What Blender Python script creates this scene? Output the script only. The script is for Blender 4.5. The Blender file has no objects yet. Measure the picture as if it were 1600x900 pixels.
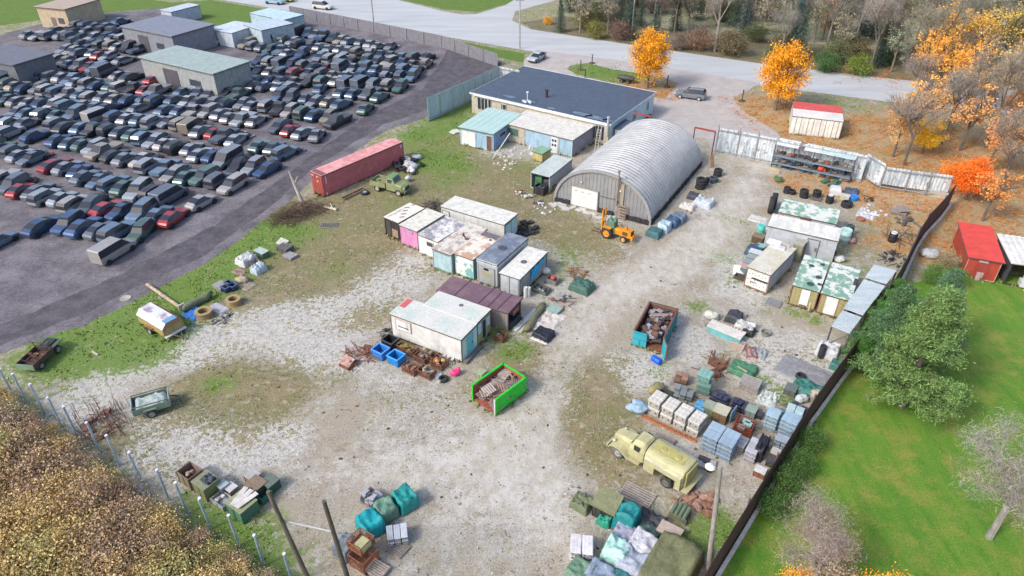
import bpy, math, random
import numpy as np
from mathutils import Vector, Matrix, noise
R = math.radians
rnd = random.Random(7)
sc = bpy.context.scene
# ------------------------------------------------------------ camera, light
FPX, PITCH, CH = 1110.0, R(34.5), 38.0
cd = bpy.data.cameras.new("camera"); cam = bpy.data.objects.new("camera", cd)
sc.collection.objects.link(cam); sc.camera = cam
cd.sensor_width = 36; cd.lens = FPX / 1600 * 36; cd.clip_end = 4000; cd.clip_start = .5
cam.location = (0, 0, CH); cam.rotation_euler = (math.pi / 2 - PITCH, 0, 0)
w = bpy.data.worlds.new("World"); sc.world = w; w.use_nodes = True
bg = w.node_tree.nodes["Background"]; sky = w.node_tree.nodes.new("ShaderNodeTexSky")
sky.sky_type = 'NISHITA'; sky.sun_disc = False; sky.air_density = 1.0; sky.dust_density = 3.0; sky.ozone_density = 1.0
w.node_tree.links.new(sky.outputs[0], bg.inputs[0]); bg.inputs[1].default_value = 0.15
SUN_EL, SUN_AZ = R(42), R(238)          # azimuth clockwise from +y (north): light from the lower left
sky.sun_elevation = SUN_EL; sky.sun_rotation = SUN_AZ
sd = bpy.data.lights.new("sun", 'SUN'); sun = bpy.data.objects.new("sun", sd); sc.collection.objects.link(sun)
sd.energy = 1.5; sd.angle = R(10); sd.color = (1.0, .955, .90)
tosun = Vector((math.sin(SUN_AZ) * math.cos(SUN_EL), math.cos(SUN_AZ) * math.cos(SUN_EL), math.sin(SUN_EL)))
sun.rotation_euler = tosun.to_track_quat('Z', 'Y').to_euler()
sc.view_settings.view_transform = 'Standard'; sc.view_settings.look = 'None'
sc.view_settings.exposure = 0.68; sc.view_settings.gamma = 1.0
sc.render.engine = 'CYCLES'; sc.cycles.max_bounces = 5; sc.cycles.diffuse_bounces = 3

# ------------------------------------------------------------ helpers
def G(x, y, z=0.0):
    """point of the place seen at photo position x, y on the level plane z"""
    u = (x - 800) / FPX; v = (450 - y) / FPX
    d = Vector((u, math.cos(PITCH) + v * math.sin(PITCH), -math.sin(PITCH) + v * math.cos(PITCH)))
    return Vector((0, 0, CH)) + d * ((z - CH) / d.z)
def head(a, b, z=0):
    p, q = G(*a, z), G(*b, z); return math.atan2(q.y - p.y, q.x - p.x)

class NT:
    def __init__(s, name):
        s.m = bpy.data.materials.new(name); s.m.use_nodes = True; s.t = s.m.node_tree
        s.b = s.t.nodes["Principled BSDF"]; s.L = s.t.links.new
        s.co = s.t.nodes.new("ShaderNodeTexCoord").outputs["Object"]
    def put(s, sock, v):
        if hasattr(v, 'is_output'): s.L(v, sock)
        elif v is not None:
            if isinstance(v, (tuple, list)) and len(v) == 3 and len(sock.default_value) == 4: v = (*v, 1)
            sock.default_value = v
    def noise(s, scale, detail=4, rough=.6, co=None, stretch=None, dist=0):
        n = s.t.nodes.new("ShaderNodeTexNoise"); co = co or s.co
        if stretch:
            mp = s.t.nodes.new("ShaderNodeMapping"); mp.inputs["Scale"].default_value = stretch; s.L(co, mp.inputs[0]); co = mp.outputs[0]
        s.L(co, n.inputs["Vector"]); n.inputs["Scale"].default_value = scale; n.inputs["Detail"].default_value = detail
        n.inputs["Roughness"].default_value = rough; n.inputs["Distortion"].default_value = dist
        return n.outputs[0]
    def voro(s, scale, feat='F1', out=0):
        n = s.t.nodes.new("ShaderNodeTexVoronoi"); n.feature = feat; n.inputs["Scale"].default_value = scale; s.L(s.co, n.inputs["Vector"]); return n.outputs[out]
    def math(s, op, a, b=0.0, clamp=False):
        n = s.t.nodes.new("ShaderNodeMath"); n.operation = op; n.use_clamp = clamp; s.put(n.inputs[0], a); s.put(n.inputs[1], b); return n.outputs[0]
    def ramp(s, v, lo, hi, a=0.0, b=1.0):
        n = s.t.nodes.new("ShaderNodeMapRange"); s.put(n.inputs[0], v); n.inputs[1].default_value = lo; n.inputs[2].default_value = hi
        n.inputs[3].default_value = a; n.inputs[4].default_value = b; return n.outputs[0]
    def mix(s, f, a, b, mode='MIX'):
        n = s.t.nodes.new("ShaderNodeMix"); n.data_type = 'RGBA'; n.blend_type = mode; s.put(n.inputs[0], f); s.put(n.inputs[6], a); s.put(n.inputs[7], b); return n.outputs[2]
    def mul(s, c, f):
        n = s.t.nodes.new("ShaderNodeVectorMath"); n.operation = 'SCALE'; s.put(n.inputs[0], c); s.put(n.inputs[3], f); return n.outputs[0]
    def attr(s, name, out="Color"):
        n = s.t.nodes.new("ShaderNodeAttribute"); n.attribute_name = name; return n
    def objinfo(s): return s.t.nodes.new("ShaderNodeObjectInfo")
    def island(s): return s.t.nodes.new("ShaderNodeNewGeometry").outputs["Random Per Island"]
    def done(s, col, rough=.8, metal=0, bump=None, bs=.3, bd=.02):
        s.put(s.b.inputs["Base Color"], col); s.put(s.b.inputs["Roughness"], rough); s.b.inputs["Metallic"].default_value = metal
        if bump is not None:
            n = s.t.nodes.new("ShaderNodeBump"); n.inputs["Strength"].default_value = bs; n.inputs["Distance"].default_value = bd
            s.L(bump, n.inputs["Height"]); s.L(n.outputs[0], s.b.inputs["Normal"])
        return s.m

MC = {}
def gen(kind):
    """weathered material kinds tinted by the object's own colour"""
    if kind in MC: return MC[kind]
    n = NT(kind); oi = n.objinfo(); c = oi.outputs["Color"]
    off = n.t.nodes.new("ShaderNodeVectorMath"); off.operation = 'ADD'; n.L(n.co, off.inputs[0])
    comb = n.mul((17., 31., 7.), oi.outputs["Random"]); n.L(comb, off.inputs[1]); n.co = off.outputs[0]
    if kind == 'paint':      # weathered paint with grime and rust streaks
        a = n.noise(1.3, 6, .65); st = n.noise(3, 5, .6, stretch=(1, 1, .12)); fine = n.noise(14, 3)
        col = n.mul(c, n.ramp(a, .3, .7, .78, 1.12)); col = n.mix(n.ramp(st, .55, .72, 0, .45), col, (.16, .13, .11))
        col = n.mix(n.ramp(n.noise(2.2, 8, .7), .64, .70, 0, .75), col, (.13, .065, .035)); m = n.done(col, .6, 0, fine, .15)
    elif kind == 'clean':
        col = n.mul(c, n.ramp(n.noise(2, 5), .3, .7, .88, 1.08)); m = n.done(col, .4)
    elif kind == 'carpaint':
        col = n.mul(c, n.ramp(n.noise(2, 5), .3, .7, .85, 1.05)); m = n.done(col, .25, .1)
    elif kind == 'rust':
        a = n.noise(4, 8, .7); col = n.mul(c, n.ramp(a, .3, .7, .45, 1.5)); col = n.mix(n.ramp(n.noise(9, 4), .6, .7, 0, .5), col, (.28, .14, .07)); m = n.done(col, .9, 0, a, .5)
    elif kind == 'wood':
        a = n.noise(3, 6, .6, stretch=(1, 8, 8)); col = n.mul(c, n.ramp(a, .3, .7, .6, 1.25)); m = n.done(col, .9, 0, a, .3)
    elif kind == 'cloth':    # tarpaulin with creases
        a = n.noise(3.5, 6, .6, dist=1.2); col = n.mul(c, n.ramp(a, .35, .7, .75, 1.2)); col = n.mix(n.ramp(n.noise(6, 6), .62, .72, 0, .4), col, (.3, .28, .22)); m = n.done(col, .55, 0, a, .9, .08)
    elif kind == 'rubber':
        a = n.noise(20, 3); col = n.mul(c, n.ramp(n.noise(5, 4), .3, .7, .7, 1.5)); m = n.done(col, .8, 0, a, .3)
    elif kind == 'glass': m = n.done(c, .08, 0)
    elif kind == 'metal':
        a = n.noise(2.5, 6, .65); col = n.mul(c, n.ramp(a, .3, .7, .8, 1.1)); col = n.mix(n.ramp(n.noise(3, 6, .7, stretch=(1, 1, .2)), .58, .72, 0, .5), col, (.2, .15, .11)); m = n.done(col, .45, .35, a, .15)
    elif kind == 'bark':
        a = n.noise(6, 6, .7, stretch=(1, 1, .25)); col = n.mul(c, n.ramp(a, .3, .7, .6, 1.4)); m = n.done(col, .95, 0, a, .6)
    elif kind == 'leaf':
        i = n.island(); col = n.mul(c, n.ramp(i, 0, 1, .75, 1.75)); k = n.noise(.8, 2)
        col = n.mix(n.ramp(k, .4, .65, 0, .5), col, n.mix(1.0, c, (.75, .55, .4), 'MULTIPLY')); m = n.done(col, .7)
        m.node_tree.nodes["Principled BSDF"].inputs["Subsurface Weight"].default_value = 0
    elif kind == 'concrete':
        a = n.noise(2, 8, .7); col = n.mul(c, n.ramp(a, .3, .7, .7, 1.2)); m = n.done(col, .95, 0, n.noise(18, 4), .3)
    MC[kind] = m; return m

def flake(name, c1, c2, scale=1.2, thr=.5, c3=None, w_=.04, streak=None, det=8, rust=.0):
    n = NT(name); a = n.noise(scale, det, .68, stretch=streak)
    col = n.mix(n.ramp(a, thr - w_, thr + w_), c1, c2)
    if c3: col = n.mix(n.ramp(n.noise(scale * .7, 7, .7, co=None, stretch=(1.3, .9, 1)), .56, .62), col, c3)
    if rust: col = n.mix(n.ramp(n.noise(2.6, 8, .75, stretch=(1, 1, .3)), .6, .68, 0, rust), col, (.18, .085, .045))
    col = n.mul(col, n.ramp(n.noise(7, 5), .3, .7, .82, 1.12)); return n.done(col, .75, 0, n.noise(20, 4), .2)

class MB:
    def __init__(s): s.v = []; s.f = []; s.s = []; s.M = None; s.k = 0
    def add(s, vs, fs, slot=None):
        o = len(s.v)
        s.v += [tuple(s.M @ Vector(p)) if s.M else tuple(p) for p in vs]
        s.f += [tuple(i + o for i in q) for q in fs]; s.s += [s.k if slot is None else slot] * len(fs); return s
    def bb(s, x0, x1, y0, y1, z0, z1, slot=None):
        vs = [(x, y, z) for z in (z0, z1) for y in (y0, y1) for x in (x0, x1)]
        return s.add(vs, [(0, 2, 3, 1), (4, 5, 7, 6), (0, 1, 5, 4), (2, 6, 7, 3), (0, 4, 6, 2), (1, 3, 7, 5)], slot)
    def box(s, c, sz, slot=None, rot=(0, 0, 0)):
        M = Matrix.Translation(c) @ (Matrix.Rotation(rot[2], 4, 'Z') @ Matrix.Rotation(rot[1], 4, 'Y') @ Matrix.Rotation(rot[0], 4, 'X'))
        o = s.M; s.M = (o @ M) if o else M; a, b, c2 = sz[0] / 2, sz[1] / 2, sz[2] / 2
        s.bb(-a, a, -b, b, -c2, c2, slot); s.M = o; return s
    def tube(s, p, q, r0, r1=None, n=8, slot=None, caps=True):
        p = Vector(p); q = Vector(q); r1 = r0 if r1 is None else r1; d = q - p
        if d.length < 1e-6: return s
        t = d.to_track_quat('Z', 'Y').to_matrix(); vs = []
        for c, r in ((p, r0), (q, r1)):
            for i in range(n):
                a = 2 * math.pi * i / n; vs.append(c + t @ Vector((r * math.cos(a), r * math.sin(a), 0)))
        fs = [(i, (i + 1) % n, n + (i + 1) % n, n + i) for i in range(n)]
        if caps: fs += [tuple(range(n))[::-1], tuple(range(n, 2 * n))]
        return s.add(vs, fs, slot)
    def bar(s, p, q, w_=.05, h=.05, slot=None):
        p = Vector(p); q = Vector(q); d = q - p; L = d.length
        M = Matrix.Translation((p + q) / 2) @ d.to_track_quat('X', 'Z').to_matrix().to_4x4()
        o = s.M; s.M = (o @ M) if o else M; s.bb(-L / 2, L / 2, -w_ / 2, w_ / 2, -h / 2, h / 2, slot); s.M = o; return s
    def lathe(s, prof, n=16, slot=None):
        vs = []; m = len(prof)
        for i in range(n):
            a = 2 * math.pi * i / n
            for r, z in prof: vs.append((r * math.cos(a), r * math.sin(a), z))
        fs = [(i * m + j, ((i + 1) % n) * m + j, ((i + 1) % n) * m + j + 1, i * m + j + 1) for i in range(n) for j in range(m - 1)]
        return s.add(vs, fs, slot)
    def prism(s, poly, z0, z1, slot=None):
        n = len(poly); vs = [(x, y, z0) for x, y in poly] + [(x, y, z1) for x, y in poly]
        return s.add(vs, [tuple(range(n))[::-1], tuple(range(n, 2 * n))] + [(i, (i + 1) % n, n + (i + 1) % n, n + i) for i in range(n)], slot)
    def loft(s, secs, slot=None, caps=True, close=True):
        n = len(secs[0]); vs = [p for q in secs for p in q]; fs = []
        for k in range(len(secs) - 1):
            for i in range(n if close else n - 1):
                j = (i + 1) % n; fs.append((k * n + i, k * n + j, (k + 1) * n + j, (k + 1) * n + i))
        if caps: fs += [tuple(range(n))[::-1], tuple(range((len(secs) - 1) * n, len(secs) * n))]
        return s.add(vs, fs, slot)
    def corr(s, p, q, z0, z1, pitch=.3, dep=.05, slot=None, nx=None):
        """ribbed sheet standing from p to q (2d), ribs proud to the right-hand side"""
        p = Vector(p); q = Vector(q); d = q - p; L = d.length; d = d / L; nr = Vector((d.y, -d.x)); k = max(2, int(L / pitch)); st = L / k
        pts = []
        for i in range(k):
            for t, o in ((0, 0), (.3, 0), (.45, dep), (.85, dep)): pts.append(p + d * (i + t) * st + nr * o)
        pts.append(q); m = len(pts)
        vs = [(a.x, a.y, z0) for a in pts] + [(a.x, a.y, z1) for a in pts]
        return s.add(vs, [(i, i + 1, m + i + 1, m + i) for i in range(m - 1)], slot)
    def corrtop(s, x0, x1, y0, y1, z, pitch=.3, dep=.03, slot=None, slope=0):
        k = max(2, int((x1 - x0) / pitch)); st = (x1 - x0) / k; vs = []
        for i in range(k):
            for t, o in ((0, 0), (.3, 0), (.42, dep), (.88, dep)):
                for y in (y0, y1): vs.append((x0 + (i + t) * st, y, z + o + (slope if y == y1 else 0)))
        for y in (y0, y1): vs.append((x1, y, z + (slope if y == y1 else 0)))
        m = len(vs) // 2
        return s.add(vs, [(2 * i, 2 * i + 2, 2 * i + 3, 2 * i + 1) for i in range(m - 1)], slot)
    def tarp(s, w_, d, h, seed=0, flat=.75, n=16, flare=.06, bump=.07, slot=None):
        """cloth thrown over a block: lumpy top, sides falling to the ground"""
        vs = []; idx = {}
        for j in range(n + 1):
            for i in range(n + 1):
                u = 2 * i / n - 1; v = 2 * j / n - 1; e = max(abs(u), abs(v))
                if e <= .75: z = h; k = e / .75 * (1 - .04)
                else: z = h * (1 - ((e - .75) / .25)) ** (1 / (1 + flat)); k = .96 + .04 * (e - .75) / .25 + flare * (e - .75) / .25 * 2
                sc_ = k / e if e > 0 else 0
                nz = noise.noise(Vector((u * 1.7 + seed * 3.1, v * 1.7, seed * 1.3)))
                nz2 = noise.noise(Vector((u * 4 + seed, v * 4, z * 3 + seed)))
                x = u * sc_ * w_ / 2 + nz2 * .05; y = v * sc_ * d / 2 + nz * .06
                vs.append((x, y, max(.01, z * (1 + .22 * nz) + bump * nz2 * (e < .8))))
        fs = [(j * (n + 1) + i, j * (n + 1) + i + 1, (j + 1) * (n + 1) + i + 1, (j + 1) * (n + 1) + i) for j in range(n) for i in range(n)]
        return s.add(vs, fs, slot)
    def blob(s, c, r, seed=0, amp=.25, n=8, slot=None):
        vs = []; c = Vector(c)
        for j in range(n + 1):
            for i in range(2 * n):
                th = math.pi * j / n; ph = math.pi * i / n
                d = Vector((math.sin(th) * math.cos(ph), math.sin(th) * math.sin(ph), math.cos(th)))
                k = 1 + amp * noise.noise(d * 1.8 + Vector((seed * 2.3, seed, 0)))
                vs.append((c.x + d.x * r[0] * k, c.y + d.y * r[1] * k, c.z + d.z * r[2] * k))
        m = 2 * n
        return s.add(vs, [(j * m + i, (j + 1) * m + i, (j + 1) * m + (i + 1) % m, j * m + (i + 1) % m) for j in range(n) for i in range(m)], slot)
    def mesh(s, name):
        me = bpy.data.meshes.new(name); me.from_pydata(s.v, [], s.f); me.polygons.foreach_set("material_index", s.s); me.update(); return me

def put(name, me, mats, parent=None, col=None, smooth=False):
    if isinstance(me, MB): me = me.mesh(name)
    if not isinstance(mats, (list, tuple)): mats = [mats]
    if not me.materials:
        for m in mats: me.materials.append(gen(m) if isinstance(m, str) else m)
    if smooth: me.polygons.foreach_set("use_smooth", [True] * len(me.polygons))
    o = bpy.data.objects.new(name, me); sc.collection.objects.link(o); o.parent = parent
    if col: o.color = (*col, 1)
    return o
def tag(o, label=None, cat=None, group=None, kind=None):
    if label: o["label"] = label
    if cat: o["category"] = cat
    if group: o["group"] = group
    if kind: o["kind"] = kind
    return o
def root(name, label, cat, loc=(0, 0, 0), rz=0, group=None):
    o = bpy.data.objects.new(name, None); sc.collection.objects.link(o); o.location = loc; o.rotation_euler = (0, 0, rz); o.empty_display_size = .3
    return tag(o, label, cat, group)
def one(name, label, cat, mb, mats, loc, rz=0, col=None, group=None, smooth=False, rot=None, scale=None):
    o = put(name, mb, mats, None, col, smooth); o.location = loc; o.rotation_euler = rot or (0, 0, rz)
    if scale: o.scale = scale
    return tag(o, label, cat, group)
def copy_tree(o, parent=None):
    c = o.copy(); sc.collection.objects.link(c); c.parent = parent
    for ch in [k for k in bpy.data.objects if k.parent == o]: copy_tree(ch, c)
    return c

WHITE = (.62, .62, .60); RUST = (.19, .085, .05); DARK = (.03, .03, .035); OLIVE = (.17, .18, .09); TEAL = (.02, .33, .32); GREY = (.3, .31, .32)
A0 = R(56)          # the yard's long direction

# ------------------------------------------------------------ ground cover field
def blobs(txt):
    out = []
    for t in txt.split():
        a = [float(k) for k in t.split(',')]; p = G(a[0], a[1]); out.append((p.x, p.y, a[2], a[3] if len(a) > 3 else 1.0))
    return np.array(out)
CH_ = dict(
 grass=blobs("120,540,4.5 165,510,5 210,475,5 200,520,4 255,455,4.5 300,420,4.5 350,395,4 400,370,4 330,440,3.5,.8 60,560,2.5,.4 640,215,3.5,.7 680,205,4,.7 690,245,4.5,.75 650,255,3,.7 720,265,3,.6 620,320,3,.4 690,290,3,.4 480,365,3,.5 240,540,3,.7 340,600,1.6,.7 420,340,3.5,.7 520,420,2.5,.4 890,400,2.2,.6 870,430,1.5,.5 805,545,1.8,.9 775,520,1.2,.9 1090,480,1.2,.6 1025,580,1.2,.5 1120,820,1.8,.9 1070,850,1.4,.9 1160,860,1.6,.8 340,815,2.2,.85 375,850,2.4,.85 430,885,2.5,.7 300,780,1.3,.7 1140,345,2,.6 1120,400,1.8,.7 1150,440,1.4,.5 1180,380,1.5,.4 1310,420,2.5,.5 1290,390,2,.4 1380,430,3,.3 990,85,4,.6 940,108,7,.9 985,118,5,.9 912,112,3,.9 1180,150,2.5,.6 1300,160,3,.5 1350,175,4,.5 1225,620,1.5,.7 1190,590,1.2,.5 725,385,1,.6 1265,690,1.2,.5 1195,490,1,.5 1240,485,1,.8 1275,500,1,.8 820,260,3,.4 910,270,2,.5 740,200,3,.5 950,650,1.2,.3 1010,790,1,.3 700,180,5,.8 750,155,5,.8"),
 dry=blobs("660,230,6,.8 720,220,6,.8 620,250,5,.7 700,280,6,.8 250,480,5,.45 350,430,4,.5 450,340,6 520,360,6 580,330,6 640,300,6 740,300,6 800,310,6 860,340,4.5 900,370,4 830,290,5 780,270,5 560,400,5 450,420,5 390,440,5 330,470,3 500,440,3.5,.7 350,600,4.5,.95 400,640,3.5,.9 300,620,2.5,.8 450,600,3,.8 560,500,3,.7 620,480,2.5,.6 680,420,2.5,.6 880,560,3,.6 930,600,3.5,.75 960,640,3,.8 900,650,3,.8 940,700,2.5,.7 960,740,2,.6 850,740,2,.3 840,570,3,.8 790,560,2.5,.7 540,590,1.5,.6 600,620,2,.5 660,625,2,.4 720,610,2,.5 980,560,2,.4 1060,380,2.5,.4 1020,400,3,.3 1090,300,2,.5 1130,290,2.5,.5 620,745,1.2,.45 530,700,1,.45 760,720,1,.55 1170,560,2.5,.4 1120,560,2,.5 1240,550,2,.4 1280,560,1.5,.6 1200,480,2,.4 100,590,3,.4 140,640,3,.4 220,690,2.5,.6 260,740,2,.6 160,690,2,.6 410,820,1.3,.4 1340,380,5,.6 1390,360,5,.5 1300,440,2.5,.5 1420,340,4,.5 1010,760,1.5,.5 1180,720,1.3,.5 1000,700,1,.4 880,860,1.3,.4 1200,230,3,.5 1170,270,3,.4 640,370,2.5,.6 710,370,2,.5 950,400,3,.5"),
 white=blobs("390,470,3.5 460,500,4 520,520,4 340,520,4 300,550,3 590,440,4.5 630,420,3.5 560,470,3.5 480,560,3,.9 180,570,3,.6 150,610,3.5,.7 100,650,2.5,.6 230,670,3,.7 310,680,4,.95 360,700,3,.8 420,700,2.5,.6 270,710,3,.6 560,570,2,.7 620,600,2.5,.6 690,610,2,.4 480,760,3,.35 620,700,5,.4 700,680,5,.35 820,770,4,.4 880,800,4,.4 730,800,4,.3 1060,520,2.5,.95 1090,550,2,.9 1000,580,3,.9 970,600,2,.7 960,570,2,.6 1200,440,2.5,.5 1150,450,2.5,.95 1140,410,2.5,.9 1170,470,2.5,.5 1230,560,4,.9 1200,600,3,.7 1260,540,2.5,.8 1180,540,2.5,.6 860,460,3,.5 740,480,1.5,.6 770,250,2.5,.7 830,225,3,.6 800,240,3,.6 760,235,2,.7 850,330,3,.7 900,340,3,.7 960,340,2,.6 1110,320,3,.5 1120,290,2,.5 1090,330,2,.7 1390,330,3,.4 1350,330,2.5,.6 1100,710,2,.5 1040,700,2,.5 480,410,2.5,.4 680,260,1.2,.5 670,305,1,.5 450,680,2,.6 120,660,1.5,.8 740,500,2,.4 905,440,2,.4 1330,570,2,.7"),
 leaf=blobs("1010,140,5.5 1035,142,4 1200,165,6 1180,175,5 1240,190,5 1280,225,6 1340,240,6 1390,240,7 1420,260,6 1330,210,5,.7 1370,200,6,.8 1440,200,7,.8 1450,230,7,.9 1240,285,2.8,1 1280,290,2.5 1320,300,3 1360,300,3,.9 1400,310,4 1440,320,4 1470,310,3 1400,340,3.5,.9 1430,350,3,.9 1370,340,2.5,.7 1405,380,2.5,.7 1260,295,2.5 1350,380,2,.4 1480,330,4 1520,300,8 1500,330,7 1560,320,8,.9 1550,250,9,.9 1500,380,4,.7 1460,400,4,.6 1290,470,.8,.4 1290,90,14,.5 1400,110,12,.5"),
 dirt=blobs("960,500,6,.55 920,550,5,.55 1000,430,5,.5 850,620,7,.5 780,690,6,.5 650,660,6,.55 500,720,6,.5 380,740,5,.45 1070,400,4,.5 1040,370,3,.6 450,790,4,.45 820,850,6,.4 1230,520,4,.7 1180,510,3,.6 1260,510,2.5,.7 1100,600,2.5,.6 1140,600,2,.8 1030,378,1,1 240,545,1.4,.8 230,560,1,.8 950,680,2,.6 930,720,2,.6 905,480,3,.4 1100,780,2,.5 770,220,2,.6 545,345,3,.6 1160,630,2,.6 1080,690,2,.5 550,650,2,.6"),
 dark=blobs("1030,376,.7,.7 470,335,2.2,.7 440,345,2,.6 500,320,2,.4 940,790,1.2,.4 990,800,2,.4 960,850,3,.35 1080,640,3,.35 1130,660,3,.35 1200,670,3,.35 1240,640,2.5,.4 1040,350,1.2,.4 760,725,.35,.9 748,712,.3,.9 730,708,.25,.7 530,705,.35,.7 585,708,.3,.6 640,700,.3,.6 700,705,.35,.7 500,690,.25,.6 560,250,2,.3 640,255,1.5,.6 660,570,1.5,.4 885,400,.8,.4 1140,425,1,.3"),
 drive=blobs("1185,262,2.6 1170,290,2.8 1150,320,3 1125,350,3.2 1095,380,3.2 1060,405,3.2 1020,430,3.2 975,450,3,.9 930,480,3,.8 900,520,3,.8 880,560,2.6,.7 860,610,2.6,.7 830,650,2.8,.8 790,690,2.8,.8 730,715,2.6,.8 660,720,2.4,.7 590,725,2.2,.6 520,735,2,.5 830,720,2.6,.8 850,780,2.4,.7 870,840,2.2,.7 780,780,2.4,.6 700,800,2.4,.6 1150,500,2,.5 1200,500,2,.5"))
def vfield(ch, X, Y):
    s = np.zeros_like(X)
    for (x, y, r, w_) in CH_[ch]:
        d2 = ((X - x) ** 2 + (Y - y) ** 2) / (r * r)
        s = np.maximum(s, w_ * np.exp(-d2 * .75)) if True else s
    return s
def vfield2(ch, X, Y):
    s = np.zeros_like(X)
    for (x, y, r, w_) in CH_[ch]:
        s += w_ * np.exp(-((X - x) ** 2 + (Y - y) ** 2) / (r * r) * 1.1)
    return np.clip(s, 0, 1.1)

def in_poly(X, Y, poly):
    c = np.zeros(X.shape, bool); n = len(poly); j = n - 1
    for i in range(n):
        xi, yi = poly[i]; xj, yj = poly[j]
        c ^= ((yi > Y) != (yj > Y)) & (X < (xj - xi) * (Y - yi) / (yj - yi + 1e-9) + xi); j = i
    return c
def PX(pts): return [tuple(G(*p)[:2]) for p in pts]

fence_px = [(1113, 905), (1206, 752), (1264, 659), (1333, 564), (1374, 493), (1402, 446), (1416, 416), (1428, 390), (1442, 368), (1468, 340), (1483, 319)]
lawn_poly = PX([(1100, 960)] + fence_px[:6]) + [tuple(G(*p)[:2]) for p in [(1440, 440), (1470, 425), (1600, 430), (1760, 440), (1900, 960)]]
scrub_poly = PX([(-260, 560), (0, 605), (60, 668), (150, 730), (260, 800), (330, 850), (400, 905), (440, 990), (-300, 990)])
scrap_poly = PX([(-420, 780), (-60, 575), (40, 540), (130, 508), (240, 455), (320, 412), (420, 340), (485, 285), (600, 205), (662, 185), (720, 140), (785, 96), (690, 68), (480, 22), (330, 40), (250, 12), (100, 28), (-60, 70), (-420, 120)])

def axis(lo, hi, step, far):
    c = np.arange(lo, hi + .01, step); o = np.array([2, 6, 14, 30, 70, 160, 400, 1000, far])
    return np.concatenate([(lo - o)[::-1], c, hi + o])
gx = axis(-62, 78, .5, 2500); gy = axis(18, 142, .5, 2500)
X, Y = np.meshgrid(gx, gy)
me = bpy.data.meshes.new("ground"); nx_, ny_ = len(gx), len(gy)
co = np.stack([X.ravel(), Y.ravel(), np.zeros(X.size)], 1)
ii = (np.arange(ny_ - 1)[:, None] * nx_ + np.arange(nx_ - 1)[None]).ravel()
fc = np.stack([ii, ii + 1, ii + nx_ + 1, ii + nx_], 1)
me.vertices.add(len(co)); me.vertices.foreach_set("co", co.ravel()); me.loops.add(fc.size); me.polygons.add(len(fc))
me.polygons.foreach_set("loop_start", np.arange(len(fc)) * 4); me.polygons.foreach_set("vertices", fc.ravel()); me.update(calc_edges=True)
FX, FY = X.ravel(), Y.ravel()
front = (FY > 98) | ((FX > 35) & (FY > 76))
F = {k: vfield2(k, FX, FY) for k in CH_}
inside = in_poly(FX, FY, PX([(0, 570), (330, 400), (500, 285), (660, 190), (780, 120), (1120, 215), (1480, 305), (1407, 412), (1318, 565), (1100, 900), (1080, 1000), (430, 1000), (400, 880), (200, 740)]))
outg = (~inside).astype(float)
F['grass'] = np.maximum(F['grass'], outg * (FY < 300) * .35); F['dry'] = np.maximum(F['dry'], outg * .6)
def ca(name, *ch):
    a = me.attributes.new(name, 'FLOAT_COLOR', 'POINT'); d = np.ones((len(FX), 4), np.float32)
    for i, c in enumerate(ch): d[:, i] = c
    a.data.foreach_set("color", d.ravel())
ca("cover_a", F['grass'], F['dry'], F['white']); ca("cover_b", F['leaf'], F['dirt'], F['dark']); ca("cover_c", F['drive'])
n = NT("yard_ground")
sc_ = n.t.nodes.new("ShaderNodeSeparateColor"); n.L(n.attr("cover_c").outputs["Color"], sc_.inputs[0])
a = n.attr("cover_a"); b = n.attr("cover_b")
sa = n.t.nodes.new("ShaderNodeSeparateColor"); n.L(a.outputs["Color"], sa.inputs[0]); sb = n.t.nodes.new("ShaderNodeSeparateColor"); n.L(b.outputs["Color"], sb.inputs[0])
big = n.noise(.35, 8, .68); mid = n.noise(1.3, 8, .72); fin = n.noise(7, 6, .7); grit = n.noise(22, 4, .7); vf = n.noise(55, 3, .8)
edge = n.math('ADD', n.math('MULTIPLY', n.math('SUBTRACT', mid, .5), 2.6), n.math('MULTIPLY', n.math('SUBTRACT', fin, .5), 2.0))
edge = n.math('ADD', edge, n.math('MULTIPLY', n.math('SUBTRACT', big, .5), 1.8))
md2 = n.noise(2.8, 8, .78, dist=.6); edge = n.math('ADD', edge, n.math('MULTIPLY', n.math('SUBTRACT', md2, .5), 2.4))
def cover(ch, lo, hi): return n.ramp(n.math('ADD', ch, edge), lo, hi)
base = n.mix(n.ramp(big, .4, .6), (.37, .32, .24), (.45, .41, .345)); base = n.mix(n.ramp(n.noise(.9, 9, .75, stretch=(1, .55, 1)), .5, .6, 0, .65), base, (.52, .51, .49))
base = n.mul(base, n.ramp(fin, .32, .68, .55, 1.32)); base = n.mul(base, n.ramp(grit, .38, .62, .66, 1.28))
base = n.mix(n.ramp(n.noise(1.7, 9, .8), .555, .60, 0, .55), base, (.19, .155, .10)); base = n.mix(n.ramp(n.noise(3.3, 6, .8, dist=1), .60, .64, 0, .6), base, (.11, .09, .06))
base = n.mix(n.ramp(vf, .64, .70, 0, .8), base, (.14, .12, .10))
base = n.mix(cover(sb.outputs[1], .3, .9), base, n.mul((.37, .315, .24), n.ramp(fin, .3, .7, .72, 1.2)))
wht = n.mix(n.ramp(grit, .38, .6), (.40, .375, .34), (.69, .675, .645))
wht = n.mix(n.ramp(md2, .47, .56), wht, n.mul((.40, .375, .335), n.ramp(grit, .35, .65, .6, 1.3))); wht = n.mix(n.ramp(fin, .56, .60, 0, .7), wht, (.17, .14, .10))
base = n.mix(n.ramp(n.math('ADD', sa.outputs[2], edge), .36, .52, 0, .92), base, wht)
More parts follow.
